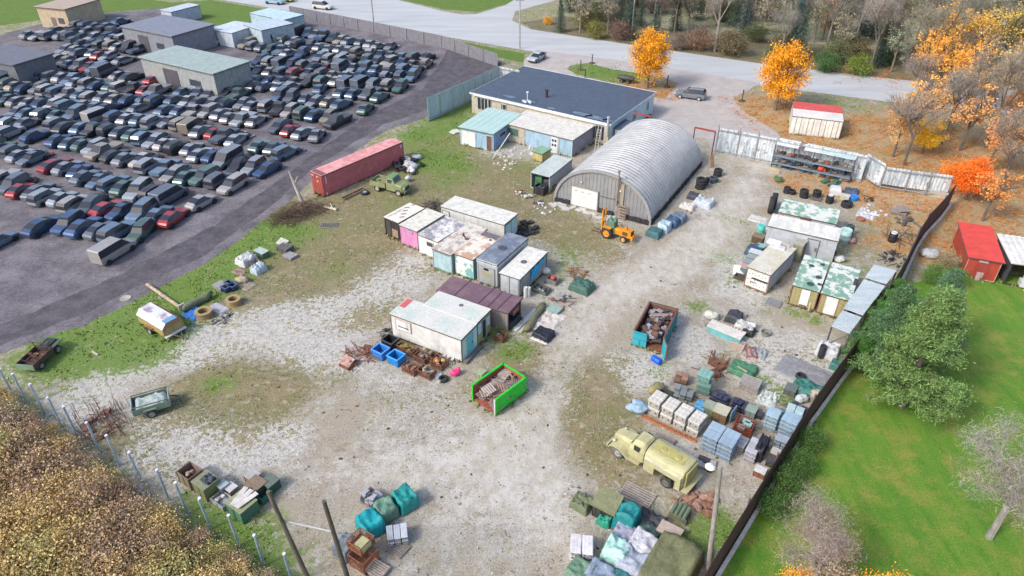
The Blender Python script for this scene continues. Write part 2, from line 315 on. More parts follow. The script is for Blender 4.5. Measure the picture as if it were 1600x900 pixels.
dry = n.mix(n.ramp(fin, .38, .62), (.085, .07, .025), (.32, .26, .13)); dry = n.mix(n.ramp(md2, .45, .58), dry, (.14, .155, .035)); dry = n.mix(n.ramp(big, .5, .58, 0, .7), dry, (.27, .19, .11)); dry = n.mix(n.ramp(mid, .56, .62, 0, .8), dry, (.40, .36, .29)); dry = n.mul(dry, n.ramp(grit, .3, .7, .6, 1.4))
base = n.mix(n.ramp(n.math('ADD', sa.outputs[1], edge), .42, .72, 0, .88), base, dry)
gr = n.mix(n.ramp(fin, .35, .65), (.055, .13, .012), (.16, .28, .035)); gr = n.mix(n.ramp(md2, .5, .62, 0, .7), gr, (.24, .22, .08)); gr = n.mul(gr, n.ramp(grit, .3, .7, .65, 1.35))
base = n.mix(n.ramp(n.math('ADD', sa.outputs[0], edge), .3, .62, 0, .95), base, gr)
lv = n.mix(n.ramp(grit, .42, .58), (.32, .13, .045), (.70, .33, .10)); lv = n.mix(n.ramp(fin, .44, .56), lv, (.42, .31, .20)); lv = n.mix(n.ramp(md2, .48, .56, 0, .8), lv, (.25, .25, .08)); lv = n.mix(n.ramp(mid, .52, .6, 0, .7), lv, (.46, .38, .29))
base = n.mix(n.ramp(n.math('ADD', sb.outputs[0], edge), .36, .6, 0, .8), base, lv)
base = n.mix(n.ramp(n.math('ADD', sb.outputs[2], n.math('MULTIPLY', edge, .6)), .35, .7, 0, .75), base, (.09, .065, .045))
drv = n.mul(n.mix(n.ramp(n.noise(1.1, 8, .7, stretch=(1, .6, 1)), .42, .58), (.46, .415, .34), (.59, .56, .515)), n.ramp(grit, .35, .65, .86, 1.12)); drv = n.mix(n.ramp(fin, .6, .64, 0, .5), drv, (.28, .25, .21))
drv = n.mix(n.ramp(md2, .56, .6, 0, .5), drv, (.31, .26, .19))
base = n.mix(n.ramp(n.math('ADD', sc_.outputs[0], n.math('MULTIPLY', edge, .6)), .38, .8, 0, .75), base, drv)
hh = n.math('ADD', n.math('MULTIPLY', fin, 1.0), n.math('MULTIPLY', grit, .5))
me.materials.append(n.done(base, .95, 0, hh, .7, .06))
ground = bpy.data.objects.new("ground", me); sc.collection.objects.link(ground); tag(ground, kind="structure")

def sheet(name, poly, z, mat, jitter=0, seed=0, th=None, kind='structure'):
    r = random.Random(seed); pts = []
    for i in range(len(poly)):
        p = Vector(poly[i]); q = Vector(poly[(i + 1) % len(poly)]); k = max(1, int((q - p).length / 1.2)) if jitter else 1
        for j in range(k):
            t = p.lerp(q, j / k); pts.append((t.x + r.uniform(-jitter, jitter), t.y + r.uniform(-jitter, jitter), z))
    m = MB(); m.add(pts, [tuple(range(len(pts)))]); o = put(name, m, mat); tag(o, kind=kind); return o
def soil(name, c1, c2, c3, s=.5, fs=8):
    n = NT(name); c = n.mix(n.ramp(n.noise(s, 8, .7), .4, .6), c1, c2); c = n.mix(n.ramp(n.noise(fs * .4, 8, .75), .55, .68), c, c3)
    c = n.mul(c, n.ramp(n.noise(fs, 6, .75), .3, .7, .7, 1.3)); return n.done(c, .95, 0, n.noise(fs * 2, 5), .5, .05)
M_scrap = soil("scrapyard_soil", (.11, .10, .115), (.20, .185, .20), (.07, .06, .07), .25, 4)
M_track = soil("dark_track", (.065, .06, .07), (.115, .105, .12), (.15, .14, .145), .6, 5)
sheet("scrapyard_ground", scrap_poly, .004, M_scrap, .25, 3)
# dark track running just outside the yard's left edge
sheet("scrapyard_track", PX([(-420, 800), (-60, 560), (60, 520), (135, 488), (250, 432), (330, 392), (430, 318), (490, 262), (600, 195), (665, 172), (785, 100), (700, 76), (690, 95), (660, 140), (570, 182), (462, 262), (335, 352), (190, 428), (30, 496), (-420, 670)]), .008, M_track, .2, 5)
# mown lawn with faint stripes
n = NT("lawn_grass"); st = n.noise(.8, 4, .6, stretch=(1, .12, 1), dist=.5); c = n.mix(n.ramp(st, .35, .65), (.075, .20, .014), (.13, .25, .022))
c = n.mix(n.ramp(n.noise(.35, 8, .78), .47, .62, 0, .75), c, (.26, .25, .05)); c = n.mix(n.ramp(n.noise(1.5, 8, .8), .55, .65, 0, .5), c, (.05, .12, .015)); c = n.mul(c, n.ramp(n.noise(9, 6, .8), .32, .68, .6, 1.4)); M_lawn = n.done(c, .95, 0, n.noise(14, 5), .8, .06)
sheet("lawn", lawn_poly, .004, M_lawn, .08, 9)
M_scrub = soil("scrub_soil", (.26, .20, .09), (.20, .16, .07), (.13, .10, .05), .5)
sheet("scrub_ground", scrub_poly, .004, M_scrub, .3, 11)
# roads
n = NT("road_asphalt"); c = n.mix(n.ramp(n.noise(.5, 6, .6, stretch=(.15, 1, 1)), .35, .65), (.40, .42, .44), (.48, .50, .51)); c = n.mul(c, n.ramp(n.noise(12, 5), .3, .7, .9, 1.1)); M_road = n.done(c, .85, 0, n.noise(30, 3), .2)
roadL = [(-120, -60), (330, -3), (470, 20), (560, 33), (700, 58), (830, 80), (1000, 106), (1200, 135), (1420, 163), (1700, 190), (2000, 215)]
roadN = [(-120, -100), (420, -34), (590, -8), (690, 17), (800, 37), (830, 46), (1000, 72), (1200, 101), (1400, 124), (1700, 152), (2000, 178)]
sheet("road", PX(roadL + roadN[::-1]), .006, M_road)
sheet("side_road", PX([(740, 33), (800, 41), (838, 50), (800, 32), (805, 18), (870, 0), (1010, -40), (900, -60), (790, 8), (745, 22), (700, 24), (720, 30)]), .016, M_road)
M_shoulder = soil("road_shoulder", (.20, .17, .12), (.14, .13, .06), (.11, .12, .03), .6)
sheet("verge", PX([(1060, 82), (1200, 101), (1400, 124), (1700, 152), (2000, 178), (2000, 120), (1600, 92), (1400, 82), (1200, 62), (1000, 40), (880, 25), (815, 35), (830, 46), (1000, 72)]), .005, M_shoulder, .3, 4)
M_vg = soil("verge_grass", (.09, .17, .02), (.12, .19, .03), (.16, .15, .04), .5)
sheet("verge", PX([(330, 0), (470, 24), (560, 37), (700, 62), (820, 84), (818, 98), (700, 72), (560, 46), (480, 24), (330, 40), (240, 6)]), .011, M_vg, .15, 6)
sheet("verge", PX([(560, -16), (690, 14), (745, 19), (800, 4), (880, -30), (700, -70)]), .013, M_vg, .2, 7)
sheet("verge", PX([(-300, -40), (120, -15), (300, 8), (230, 14), (100, 26), (0, 40), (-300, 60)]), .014, M_vg, .2, 8)
# gravel forecourt between the road and the yard
M_fore = soil("forecourt_gravel", (.40, .36, .34), (.46, .43, .41), (.30, .27, .25), .5, 10)
sheet("forecourt", PX([(818, 94), (838, 78), (920, 88), (985, 97), (1050, 107), (1190, 130), (1170, 140), (1146, 152), (1158, 172), (1200, 196), (1225, 218), (1215, 236), (1120, 240), (1100, 215), (1020, 215), (1015, 150), (1040, 155), (1060, 130), (1030, 119), (960, 109), (920, 99), (892, 102), (886, 108), (900, 116), (960, 132), (900, 128), (818, 108)]), .019, M_fore, .15, 2)

# ------------------------------------------------------------ scattered small cover (nobody could count it)
def scatter(name, chan, N, size, cols, box=(-60, 60, 20, 125), zoff=.0, upright=True, seed=1, thr=.35, kind='leaf', excl=None, h=None, pw=1.5):
    rg = np.random.default_rng(seed); x = rg.uniform(box[0], box[1], N * 6); y = rg.uniform(box[2], box[3], N * 6)
    f = np.zeros_like(x)
    for c in chan: f = np.maximum(f, vfield2(c, x, y))
    f = f * (.62 + .75 * np.sin(x * .9 + 1.3 * np.sin(y * .7 + seed)) * np.sin(y * 1.1 + 1.7 * np.sin(x * .5 + seed)) + .45 * np.sin(x * 2.7 + 2 * np.sin(y * 1.9)) * np.sin(y * 3.1 + seed))
    keep = (f > thr) & (rg.random(len(x)) < np.clip(f, 0, 1) ** pw)
    if excl: 
        for pl in excl: keep &= ~in_poly(x, y, pl)
    x, y = x[keep][:N], y[keep][:N]; k = len(x); s = size * rg.uniform(.5, 1.3, k); an = rg.uniform(0, 6.28, k)
    dx, dy = np.cos(an) * s, np.sin(an) * s
    if upright:
        hh = s * (h or 1.4) * rg.uniform(.6, 1.3, k); lx, ly = rg.normal(0, .35, k) * s, rg.normal(0, .35, k) * s; z = np.zeros(k)
        P = np.stack([np.stack([x - dx * .5, y - dy * .5, z], 1), np.stack([x + dx * .5, y + dy * .5, z], 1), np.stack([x + lx, y + ly, hh], 1)], 1)
        m = 3
    else:
        t = rg.uniform(-.5, .5, (2, k)) * s; z = np.full(k, .02)
        P = np.stack([np.stack([x - dx * .5, y - dy * .5, z + abs(t[0])], 1), np.stack([x + dy * .35, y - dx * .35, z], 1), np.stack([x + dx * .5, y + dy * .5, z + abs(t[1])], 1), np.stack([x - dy * .35, y + dx * .35, z], 1)], 1); m = 4
    me = bpy.data.meshes.new(name); me.vertices.add(k * m); me.vertices.foreach_set("co", P.reshape(-1)); me.loops.add(k * m); me.polygons.add(k)
    me.polygons.foreach_set("loop_start", np.arange(k) * m); me.polygons.foreach_set("vertices", np.arange(k * m)); me.update(calc_edges=True)
    o = put(name, me, kind, None, cols); tag(o, kind='stuff'); return o
tag(scatter("grass", ['grass'], 26000, .13, (.12, .22, .035), seed=1, thr=.3, excl=[scrap_poly]), "short green grass growing along the edges of the gravel yard", "grass")
tag(scatter("weeds", ['dry'], 20000, .12, (.27, .23, .10), seed=2, thr=.35, h=1.0, excl=[scrap_poly]), "dry olive brown weeds spread in patches over the yard", "weeds")
tag(scatter("fallen_leaves", ['leaf'], 26000, .2, (.48, .19, .04), upright=False, seed=3, thr=.25, box=(0, 75, 50, 125)), "orange fallen leaves littering the ground by the back fence", "leaves")
tag(scatter("gravel_stones", ['white', 'dirt'], 30000, .10, (.42, .41, .40), upright=False, seed=4, thr=.25, kind='concrete'), "loose pale stones lying over the bare parts of the yard", "stones")

# ------------------------------------------------------------ sheds and containers
def hgt(t, b):
    rt = G(*t).xy.length; rb = G(*b).xy.length; return CH * (1 - rb / rt)
SHEDS = []
class Shed:
    """box building from its four roof corners (near-left, near-right, far-right, far-left in the photo) at height h"""
    def __init__(s, name, label, cat, quad, h, group=None):
        P = [G(*p, h) for p in quad]; ex = ((P[1] - P[0]) + (P[2] - P[3])).normalized(); ey = Vector((-ex.y, ex.x, 0))
        s.Lx = ((P[1] - P[0]).length + (P[2] - P[3]).length) / 2; s.Ly = (abs((P[3] - P[0]).dot(ey)) + abs((P[2] - P[1]).dot(ey))) / 2
        c = sum(P, Vector()) / 4; c.z = 0; s.h = h; s.rz = math.atan2(ex.y, ex.x)
        s.r = root(name, label, cat, c, s.rz, group); SHEDS.append(s)
        s.F = {'F': (Vector((-s.Lx / 2, -s.Ly / 2, 0)), Vector((1, 0, 0)), Vector((0, -1, 0))), 'R': (Vector((s.Lx / 2, -s.Ly / 2, 0)), Vector((0, 1, 0)), Vector((1, 0, 0))),
               'L': (Vector((-s.Lx / 2, s.Ly / 2, 0)), Vector((0, -1, 0)), Vector((-1, 0, 0))), 'B': (Vector((s.Lx / 2, s.Ly / 2, 0)), Vector((-1, 0, 0)), Vector((0, 1, 0)))}
    def part(s, name, mb, mat, col=None, parent=None, label=None, smooth=False): 
        o = put(name, mb, mat, parent or s.r, col, smooth)
        if label: o["label"] = label
        return o
    def fb(s, mb, face, u0, u1, z0, z1, t=.04, off=.003):
        """box standing proud of a wall; u as a share of the wall's length"""
        o, d, nr = s.F[face]; L = s.Lx if face in 'FB' else s.Ly
        a = o + d * (u0 * L) + nr * off; b = o + d * (u1 * L) + nr * (off + t)
        mb.bb(min(a.x, b.x), max(a.x, b.x), min(a.y, b.y), max(a.y, b.y), z0, z1); return mb
    def feat(s, name, face, u0, u1, z0, z1, col, mat='paint', t=.04, label=None, parent=None, frame=None):
        o = s.part(name, s.fb(MB(), face, u0, u1, z0, z1, t), mat, col, parent, label)
        if frame:
            L = s.Lx if face in 'FB' else s.Ly; k = .06 / L; m = MB()
            for (a, b, c, d) in ((u0 - k, u0, z0 - .06, z1 + .06), (u1, u1 + k, z0 - .06, z1 + .06), (u0, u1, z1, z1 + .06), (u0, u1, z0 - .06, z0)): s.fb(m, face, a, b, c, d, t + .03)
            put('frame', m, 'paint', o, frame)
        return o
    def body(s, cols, ribs=.28, z0=.12, mat='paint', frame=(.1, .1, .1), dep=.035, labels=None, mats=None, fr=.07):
        """four wall parts (F, R, B, L) and a frame of corner posts and rails"""
        X2, Y2 = s.Lx / 2 - .04, s.Ly / 2 - .04; cor = {'F': ((-X2, -Y2), (X2, -Y2)), 'R': ((X2, -Y2), (X2, Y2)), 'B': ((X2, Y2), (-X2, Y2)), 'L': ((-X2, Y2), (-X2, -Y2))}
        for i, k in enumerate('FRBL'):
            m = MB(); c = cols[i] if isinstance(cols, list) else cols
            if c is None: continue
            if ribs: m.corr(*cor[k], z0, s.h - .06, ribs, dep)
            else:
                p, q = cor[k]; m.bb(min(p[0], q[0]) - (.02 if k in 'RL' else -.02), max(p[0], q[0]) + (.02 if k in 'RL' else -.02), min(p[1], q[1]) - .02, max(p[1], q[1]) + .02, z0, s.h - .06)
            s.part('wall', m, (mats or {}).get(k, mat), c, label=(labels or {}).get(k))
        if frame:
            m = MB(); a, b = s.Lx / 2, s.Ly / 2; t = fr
            for x in (-1, 1):
                for y in (-1, 1): m.bb(min(x * a, x * (a - t)), max(x * a, x * (a - t)), min(y * b, y * (b - t)), max(y * b, y * (b - t)), .02, s.h - .03)
            for z in (.06, s.h - .12):
                for y in (-1, 1): m.bb(-a + t, a - t, min(y * b, y * (b - t)), max(y * b, y * (b - t)), z, z + .1)
                for x in (-1, 1): m.bb(min(x * a, x * (a - t)), max(x * a, x * (a - t)), -b + t, b - t, z, z + .1)
            s.part('frame', m, mat, frame)
    def roof(s, mat, col=None, over=.03, t=.06, ribs=None, label=None, dz=0):
        m = MB(); a, b = s.Lx / 2 + over, s.Ly / 2 + over
        m.bb(-a, a, -b, b, s.h - t, s.h)
        if ribs: m.corrtop(-a, a, -b, b, s.h + .004, ribs, .03)
        e = MB(); o1 = over + .035; X, Y = s.Lx / 2 + o1, s.Ly / 2 + o1; xi, yi = s.Lx / 2 - .02, s.Ly / 2 - .02; z0, z1 = s.h - t - .075, s.h - t - .003
        e.bb(-X, X, -Y, -yi, z0, z1); e.bb(-X, X, yi, Y, z0, z1); e.bb(-X, -xi, -yi, yi, z0, z1); e.bb(xi, X, -yi, yi, z0, z1); s.part('eave_trim', e, 'rust', (.09, .08, .075))
        return s.part('roof', m, mat, col, label=label)
    def at(s, u, v, z=0): 
        p = Matrix.Rotation(s.rz, 4, 'Z') @ Vector(((u - .5) * s.Lx, (v - .5) * s.Ly, z)); return s.r.location + p

# --- long red shipping container by the scrapyard track
REDC = (.50, .15, .17)
s = Shed('shipping_container', 'long red corrugated shipping container beside the dark track, tyres heaped at its side', 'container', [(493, 272), (514, 279), (618, 218), (603, 211)], 2.7)
s.body([(.48, .11, .09), REDC, REDC, REDC], .28, frame=(.33, .06, .07), dep=.05)
s.roof(flake('faded_red_roof', (.72, .34, .33), (.60, .25, .25), .8, .5, (.72, .40, .38)), over=0)
m = MB(); s.fb(m, 'F', .06, .49, .2, 2.5, .05); m2 = MB(); s.fb(m2, 'F', .51, .94, .2, 2.5, .05)
for q in (m, m2):
    d = s.part('door', q, 'paint', (.40, .085, .07)); u = .15 if q is m else .6
    for k in (.04, .2): put('lock_rod', s.fb(MB(), 'F', u + k, u + k + .025, .2, 2.5, .03, .055), 'metal', d, (.3, .1, .09))
m = MB()
for z in (2.3, 2.12, 1.94, 1.76, 1.6): s.fb(m, 'R', .03, .042, z, z + .13, .012, .06)
for z in (2.3, 2.1): s.fb(m, 'R', .955, .972, z, z + .15, .012, .06)
s.fb(m, 'F', .1, .3, 2.32, 2.42, .01, .06); s.fb(m, 'F', .55, .72, 2.32, 2.42, .01, .06); s.fb(m, 'R', .02, .035, .25, .5, .012, .06)
s.part('marking', m, 'clean', (.75, .70, .72)); s.part('marking', s.fb(MB(), 'F', .55, .68, 1.7, 1.9, .01, .06), 'clean', (.72, .60, .30))
s.part('patch_panel', MB().bb(.2 * 0 - s.Lx / 2 + .1, s.Lx / 2 - .1, -s.Ly / 2 + .05, -s.Ly / 2 + .75, s.h + .004, s.h + .03), 'paint', (.26, .10, .11))

# --- the row of old truck boxes
H1 = 2.25
s = Shed('truck_box', 'burnt black fronted storage box with rust holed white roof at the left of the row', 'storage box', [(601, 338), (624, 349), (661, 324), (639, 317)], H1)
s.body([(.04, .035, .035), (.2, .12, .1), GREY, (.1, .07, .06)], .3, frame=(.05, .03, .03)); s.roof(flake('rusty_white_roof', (.72, .69, .62), (.22, .15, .08), .9, .60, streak=(1.2, .5, 1)))
s.feat('door', 'F', .12, .45, .3, 1.9, (.05, .05, .05)); s.feat('panel', 'F', .5, .9, .3, 1.2, (.32, .22, .15), 'wood')
m = MB()
for i in range(4): m.box((-.5 + i * .35, 0.9 - i * .6, s.h + .02), (.5, .14, .03), rot=(0, 0, .9))
s.part('roof_patch', m, 'rust', (.2, .12, .06))
s = Shed('truck_box', 'pink fronted storage box with clean white roof', 'storage box', [(624.5, 351), (652, 361), (693, 335), (667, 325)], H1)
s.body([(.62, .25, .46), (.72, .72, .7), WHITE, WHITE], None, frame=(.5, .25, .4)); s.roof('concrete', (.66, .64, .56), .04)
s.feat('vent', 'F', .3, .75, 1.65, 1.95, (.42, .3, .5)); s.feat('trim', 'R', 0, 1, 2.08, 2.18, (.12, .09, .08))
s = Shed('truck_box', 'white storage box with small dark window and grey peeling roof', 'storage box', [(652.5, 361.6), (681, 380), (730, 347), (699, 342)], H1 - .05)
s.body([(.74, .74, .70)] + [WHITE] * 3, None, frame=(.6, .6, .58)); s.roof(flake('peeling_grey_roof', (.70, .68, .64), (.30, .29, .33), .8, .5, (.62, .6, .5)))
s.feat('window', 'F', .45, .75, 1.3, 1.75, (.06, .06, .07), 'glass', frame=(.5, .5, .48))
s = Shed('truck_box', 'pale blue storage box with torn pinkish roof', 'storage box', [(674, 388), (706, 397), (759.5, 358), (733, 347)], 2.3)
s.body([(.36, .52, .56), (.30, .42, .45), GREY, (.35, .45, .48)], .5, frame=(.25, .38, .4), dep=.015); s.roof(flake('torn_pink_roof', (.66, .62, .55), (.42, .33, .29), 1.4, .53, (.42, .47, .40)))
m = MB(); m.box((.3, .4, s.h + .01), (1.1, .16, .02), rot=(0, 0, -.5)); m.box((-.1, .75, s.h + .012), (.7, .12, .02), rot=(0, 0, -.8)); m.box((.7, .2, s.h + .014), (.4, .3, .02), rot=(0, 0, .3))
s.part('tear', m, 'rust', (.07, .03, .03)); s.feat('rail', 'F', .1, .9, 2.0, 2.06, (.2, .22, .24))
s = Shed('truck_box', 'storage box with white and teal peeling front and pink stained roof', 'storage box', [(708, 395), (738.6, 405), (785, 370), (758.5, 361)], 2.35)
s.body([(1, 1, 1), (.22, .42, .42), GREY, WHITE], None, frame=(.25, .45, .45), mats={'F': flake('teal_peel', (.72, .72, .68), (.18, .42, .42), 1.1, .53, w_=.02)}); s.roof(flake('pink_stained_roof', (.72, .68, .60), (.52, .33, .23), .6, .47, w_=.03))
s.part('roof_patch', MB().bb(-s.Lx / 2 + .1, s.Lx / 2 - .1, s.Ly / 2 - .9, s.Ly / 2 - .05, s.h + .004, s.h + .02), 'rust', (.15, .14, .16)); s.part('vent', MB().tube((.5, 1.3, s.h), (.5, 1.3, s.h + .06), .13, n=12), 'paint', (.06, .03, .03))
s = Shed('truck_box', 'grey storage box with dark blue grey roof and a dark square vent over its door', 'storage box', [(742, 403), (774, 413), (827.5, 373), (796.6, 363.4)], 2.6)
s.body([(.42, .45, .46), (.62, .66, .66), GREY, GREY], None, frame=(.4, .42, .44)); s.roof(flake('slate_roof', (.15, .18, .24), (.24, .27, .32), .6, .5, (.10, .11, .15)))
s.feat('door', 'F', .1, .85, .15, 1.95, (.36, .38, .38), frame=(.3, .3, .32)); s.feat('panel', 'F', .25, .75, 1.0, 1.5, (.36, .34, .22), t=.06); s.feat('vent', 'F', .35, .58, 1.62, 1.86, (.02, .02, .02), t=.07)
s.part('roof_patch', MB().lathe([(0, s.h + .012), (.45, s.h + .012), (.45, s.h)], 18), 'rust', (.07, .07, .1)); 
m = MB(); m.bb(-s.Lx / 2 - .02, s.Lx / 2 + .02, -s.Ly / 2 - .05, -s.Ly / 2 + .0, s.h - .28, s.h + .02); s.part('fascia', m, 'paint', (.55, .58, .6))
s = Shed('truck_box', 'dark cornered storage box with a bright blue tarp hung on its side', 'storage box', [(776.7, 425), (808.4, 434), (859, 395), (827.5, 385)], 2.1)
s.body([(.46, .50, .51), (.36, .36, .36), GREY, GREY], .45, frame=(.06, .04, .035), dep=.02); s.roof('concrete', (.68, .67, .62))
s.part('roof_patch', MB().lathe([(0, s.h + .012), (.32, s.h + .012), (.32, s.h)], 16), 'rust', (.12, .11, .12)); s.feat('door', 'F', .08, .48, .15, 1.95, (.50, .54, .56)); s.feat('door', 'F', .52, .92, .15, 1.95, (.47, .51, .53))
bt = MB(); o, d, nr = s.F['R']; N_ = 12
vs = []
for j in range(7):
    for i in range(N_ + 1):
        u = .38 + .5 * i / N_; zt = 1.95 - .1 * abs(math.sin(i * .8)); zb = .85 + .8 * (i / N_) * (i > 7) - .15 * math.sin(i * .7); z = zt + (zb - zt) * j / 6
        p = o + d * (u * s.Ly) + nr * (.07 + .04 * math.sin(i * 1.3 + j)); vs.append((p.x, p.y, z))
bt.add(vs, [(j * (N_ + 1) + i, j * (N_ + 1) + i + 1, (j + 1) * (N_ + 1) + i + 1, (j + 1) * (N_ + 1) + i) for j in range(6) for i in range(N_)])
to = put('tarp', bt, 'clean', None, (.0, .42, .78)); to.location = s.r.location; to.rotation_euler = (0, 0, s.rz); tag(to, 'bright blue torn tarp hanging on the side of a dark cornered storage box', 'tarp')
one('box', 'white bundle resting against the wall under the bright blue tarp', 'bundle', MB().blob((0, 0, .35), (.5, .35, .36), 3), 'cloth', G(853, 428), s.rz, (.7, .7, .68), smooth=True)
s = Shed('truck_box', 'long white storage box standing crosswise behind the row', 'storage box', [(689.7, 322.6), (788.5, 350), (807.5, 334), (710.5, 305)], 2.4)
s.body([(.64, .65, .62), (.44, .60, .60), WHITE, WHITE], None, frame=(.66, .68, .66)); s.roof('concrete', (.66, .65, .60), .04)
s.feat('door', 'F', .03, .13, .3, 1.95, (.70, .72, .70), frame=(.3, .28, .25)); s.feat('door', 'R', .1, .5, .2, 2.1, (.45, .68, .70), frame=(.3, .4, .4)); s.feat('door', 'R', .54, .92, .2, 2.1, (.48, .70, .72))

# --- white office boxes and the rusty purple roofed carport
ROOFW = flake('stained_white_roof', (.62, .62, .575), (.50, .57, .52), .5, .52, (.46, .55, .51), w_=.07)
s = Shed('portable_office', 'long white portable office with teal door end and a red patch on the roof', 'portable office', [(609, 490), (720.5, 529), (746, 505), (637, 465)], 2.5)
s.body([(.66, .66, .64), (.60, .62, .60), WHITE, WHITE], None, frame=(.10, .09, .08), fr=.06); s.roof(ROOFW, over=.05)
s.part('roof_patch', MB().bb(-s.Lx / 2 + .05, -s.Lx / 2 + .62, s.Ly / 2 - 1.3, s.Ly / 2 - .05, s.h + .004, s.h + .016), 'paint', (.62, .12, .12))
f = s.feat('shutter', 'F', .08, .29, 1.15, 2.15, (.74, .76, .74), frame=(.55, .42, .35)); put('slot', s.fb(MB(), 'F', .11, .26, 1.45, 1.53, .02, .05), 'clean', f, (.03, .03, .03))
f = s.feat('door', 'R', .28, .66, .25, 2.25, (.18, .55, .66), frame=(.5, .6, .6)); put('handle', s.fb(MB(), 'R', .6, .63, 1.1, 1.25, .05, .045), 'metal', f, (.1, .1, .1))
s.feat('door', 'R', .06, .26, .25, 2.25, (.55, .70, .70)); s.feat('door', 'R', .68, .92, .25, 2.25, (.52, .72, .74))
s.part('doorstep', MB().bb(s.Lx / 2 + .06, s.Lx / 2 + .45, -s.Ly / 2, s.Ly / 2, .02, .25), 'wood', (.16, .15, .14))
s = Shed('portable_office', 'white portable office between the long one and the carport, mustard panelled end', 'portable office', [(663, 476), (746, 505), (765, 482.5), (685, 454.4)], 2.55)
s.body([(.7, .7, .68), (.45, .38, .14), WHITE, WHITE], None, frame=(.10, .09, .08), fr=.06); s.roof(ROOFW, over=.04)
s.part('vent', MB().tube((.2, .3, s.h), (.2, .3, s.h + .06), .18, n=14), 'paint', (.14, .16, .18)); s.feat('door', 'R', .35, .6, .3, 2.2, (.03, .03, .03), frame=(.4, .5, .5)); s.feat('panel', 'R', .08, .3, 1.2, 2.2, (.5, .66, .70)); s.feat('window', 'R', .66, .9, 1.2, 2.1, (.5, .62, .72), 'glass')
s = Shed('carport', 'open ended lean-to with purple brown sheet roof and weathered board wall', 'carport', [(684, 452.6), (795, 490), (814, 463.5), (706, 432)], 2.1)
m = MB(); a, b = s.Lx / 2 - .03, s.Ly / 2 - .03
for i in range(22):
    x = -a + (2 * a) * i / 22; m.bb(x, x + 2 * a / 22 - .015, -b, -b + .03, 0.02, s.h - .08 - (i % 3) * .02)
s.part('wall', m, 'wood', (.27, .24, .22)); m = MB(); 
for i in range(22):
    x = -a + (2 * a) * i / 22; m.bb(x, x + 2 * a / 22 - .015, b - .03, b, .02, s.h - .08)
s.part('wall', m, 'wood', (.24, .22, .2))
m = MB(); 
for y in (-b + .1, b - .1): s.part('post', MB().bb(a - .1, a, y - .05, y + .05, 0, s.h - .21), 'wood', (.2, .12, .09))
s.part('header', MB().bb(a - .1, a, -b, b, s.h - .2, s.h - .09), 'wood', (.2, .12, .09)); s.part('end_wall', MB().bb(-a, -a + .1, -b + .2, b - .2, 0.02, s.h - .1), 'wood', (.2, .14, .11))
s.roof(flake('purple_brown_roof', (.17, .10, .13), (.21, .13, .15), .6, .5, (.15, .08, .10)), over=.06, t=.05)
m = MB()
for u in (-.35 + .1, .1, .23, .36): m.box((u * s.Lx, 0, s.h + .012), (.13, s.Ly, .02), rot=(0, 0, rnd.uniform(-.03, .03)))
s.part('seam', m, 'rust', (.09, .06, .08)); s.part('panel', MB().bb(a - .6, a - .12, 0, b - .1, .9, 1.4), 'rust', (.4, .16, .15))
put_ = one('scrap_heap', 'black plastic heap under the open end of the purple roofed carport', 'heap', MB().tarp(1.2, 1.8, .6, 5), 'cloth', s.at(.93, .5), s.rz, (.03, .03, .04), smooth=True)

# --- boxes on the right side of the drive
GRW = flake('green_white_roof', (.66, .68, .62), (.20, .37, .27), .75, .5, w_=.02, streak=(1, 1, 1))
s = Shed('truck_box', 'low storage box with green and white flaking roof nearest the tyre stacks', 'storage box', [(1217, 331), (1308, 349), (1312, 329), (1225, 310)], 2.2)
s.body([(.50, .50, .50), GREY, GREY, GREY], .4, frame=(.4, .4, .4), dep=.02); s.roof(GRW); s.feat('door', 'F', .4, .56, .5, 2.0, (.34, .12, .08), frame=(.2, .06, .05)); s.feat('panel', 'F', .0, .1, 1.2, 2.0, (.55, .28, .24))
s = Shed('truck_box', 'tall pale grey insulated box with a door outlined in its long side', 'storage box', [(1198.6, 350.5), (1307, 376), (1317.6, 357), (1210, 335)], 2.6)
s.body([(.47, .50, .54), (.55, .58, .60), GREY, GREY], None, frame=(.5, .53, .56)); s.roof(flake('streaky_white_roof', (.74, .73, .67), (.60, .60, .56), .9, .52, streak=(1.5, .4, 1)), over=.05)
f = s.feat('door', 'F', .6, .76, .15, 2.1, (.46, .49, .54), frame=(.12, .12, .12)); put('handle', s.fb(MB(), 'F', .72, .75, .9, 1.3, .05, .045), 'metal', f, (.3, .25, .2))
s = Shed('truck_box', 'cream roofed truck box with rusty punched white shutter on its end', 'storage box', [(1174, 419), (1212, 431), (1237, 387), (1204, 374)], 2.2)
s.body([(.70, .66, .62), (.42, .46, .50), GREY, GREY], .35, frame=(.28, .12, .11), dep=.02); s.roof(flake('cream_roof', (.56, .52, .40), (.62, .60, .52), .8, .5, (.5, .45, .33)))
f = s.feat('shutter', 'F', .06, .94, .25, 1.9, (.74, .70, .66)); m = MB()
s.fb(m, 'F', .3, .95, 1.12, 1.3, .03, .05); s.fb(m, 'F', .25, .5, .75, .82, .03, .05)
for i in range(6):
    for z in (.45, .95, 1.5): s.fb(m, 'F', .12 + i * .14, .145 + i * .14, z + (i % 2) * .12, z + .12 + (i % 2) * .12, .02, .05)
put('hole', m, 'clean', f, (.04, .025, .02))
s = Shed('truck_box', 'green roofed box with dark round tyre marks and board end panels', 'storage box', [(1234, 442.6), (1277, 455), (1300.5, 408), (1262.6, 399.6)], 2.2)
s.body([(.36, .31, .15), (.06, .07, .08), GREY, GREY], .35, frame=(.14, .05, .05), dep=.02, mats={'F': 'wood'}); s.roof(GRW)
s.feat('door', 'F', .38, .7, .3, 2.0, (.76, .76, .74)); s.feat('slot', 'F', .4, .68, .32, .4, (.05, .03, .02), t=.06)
m = MB()
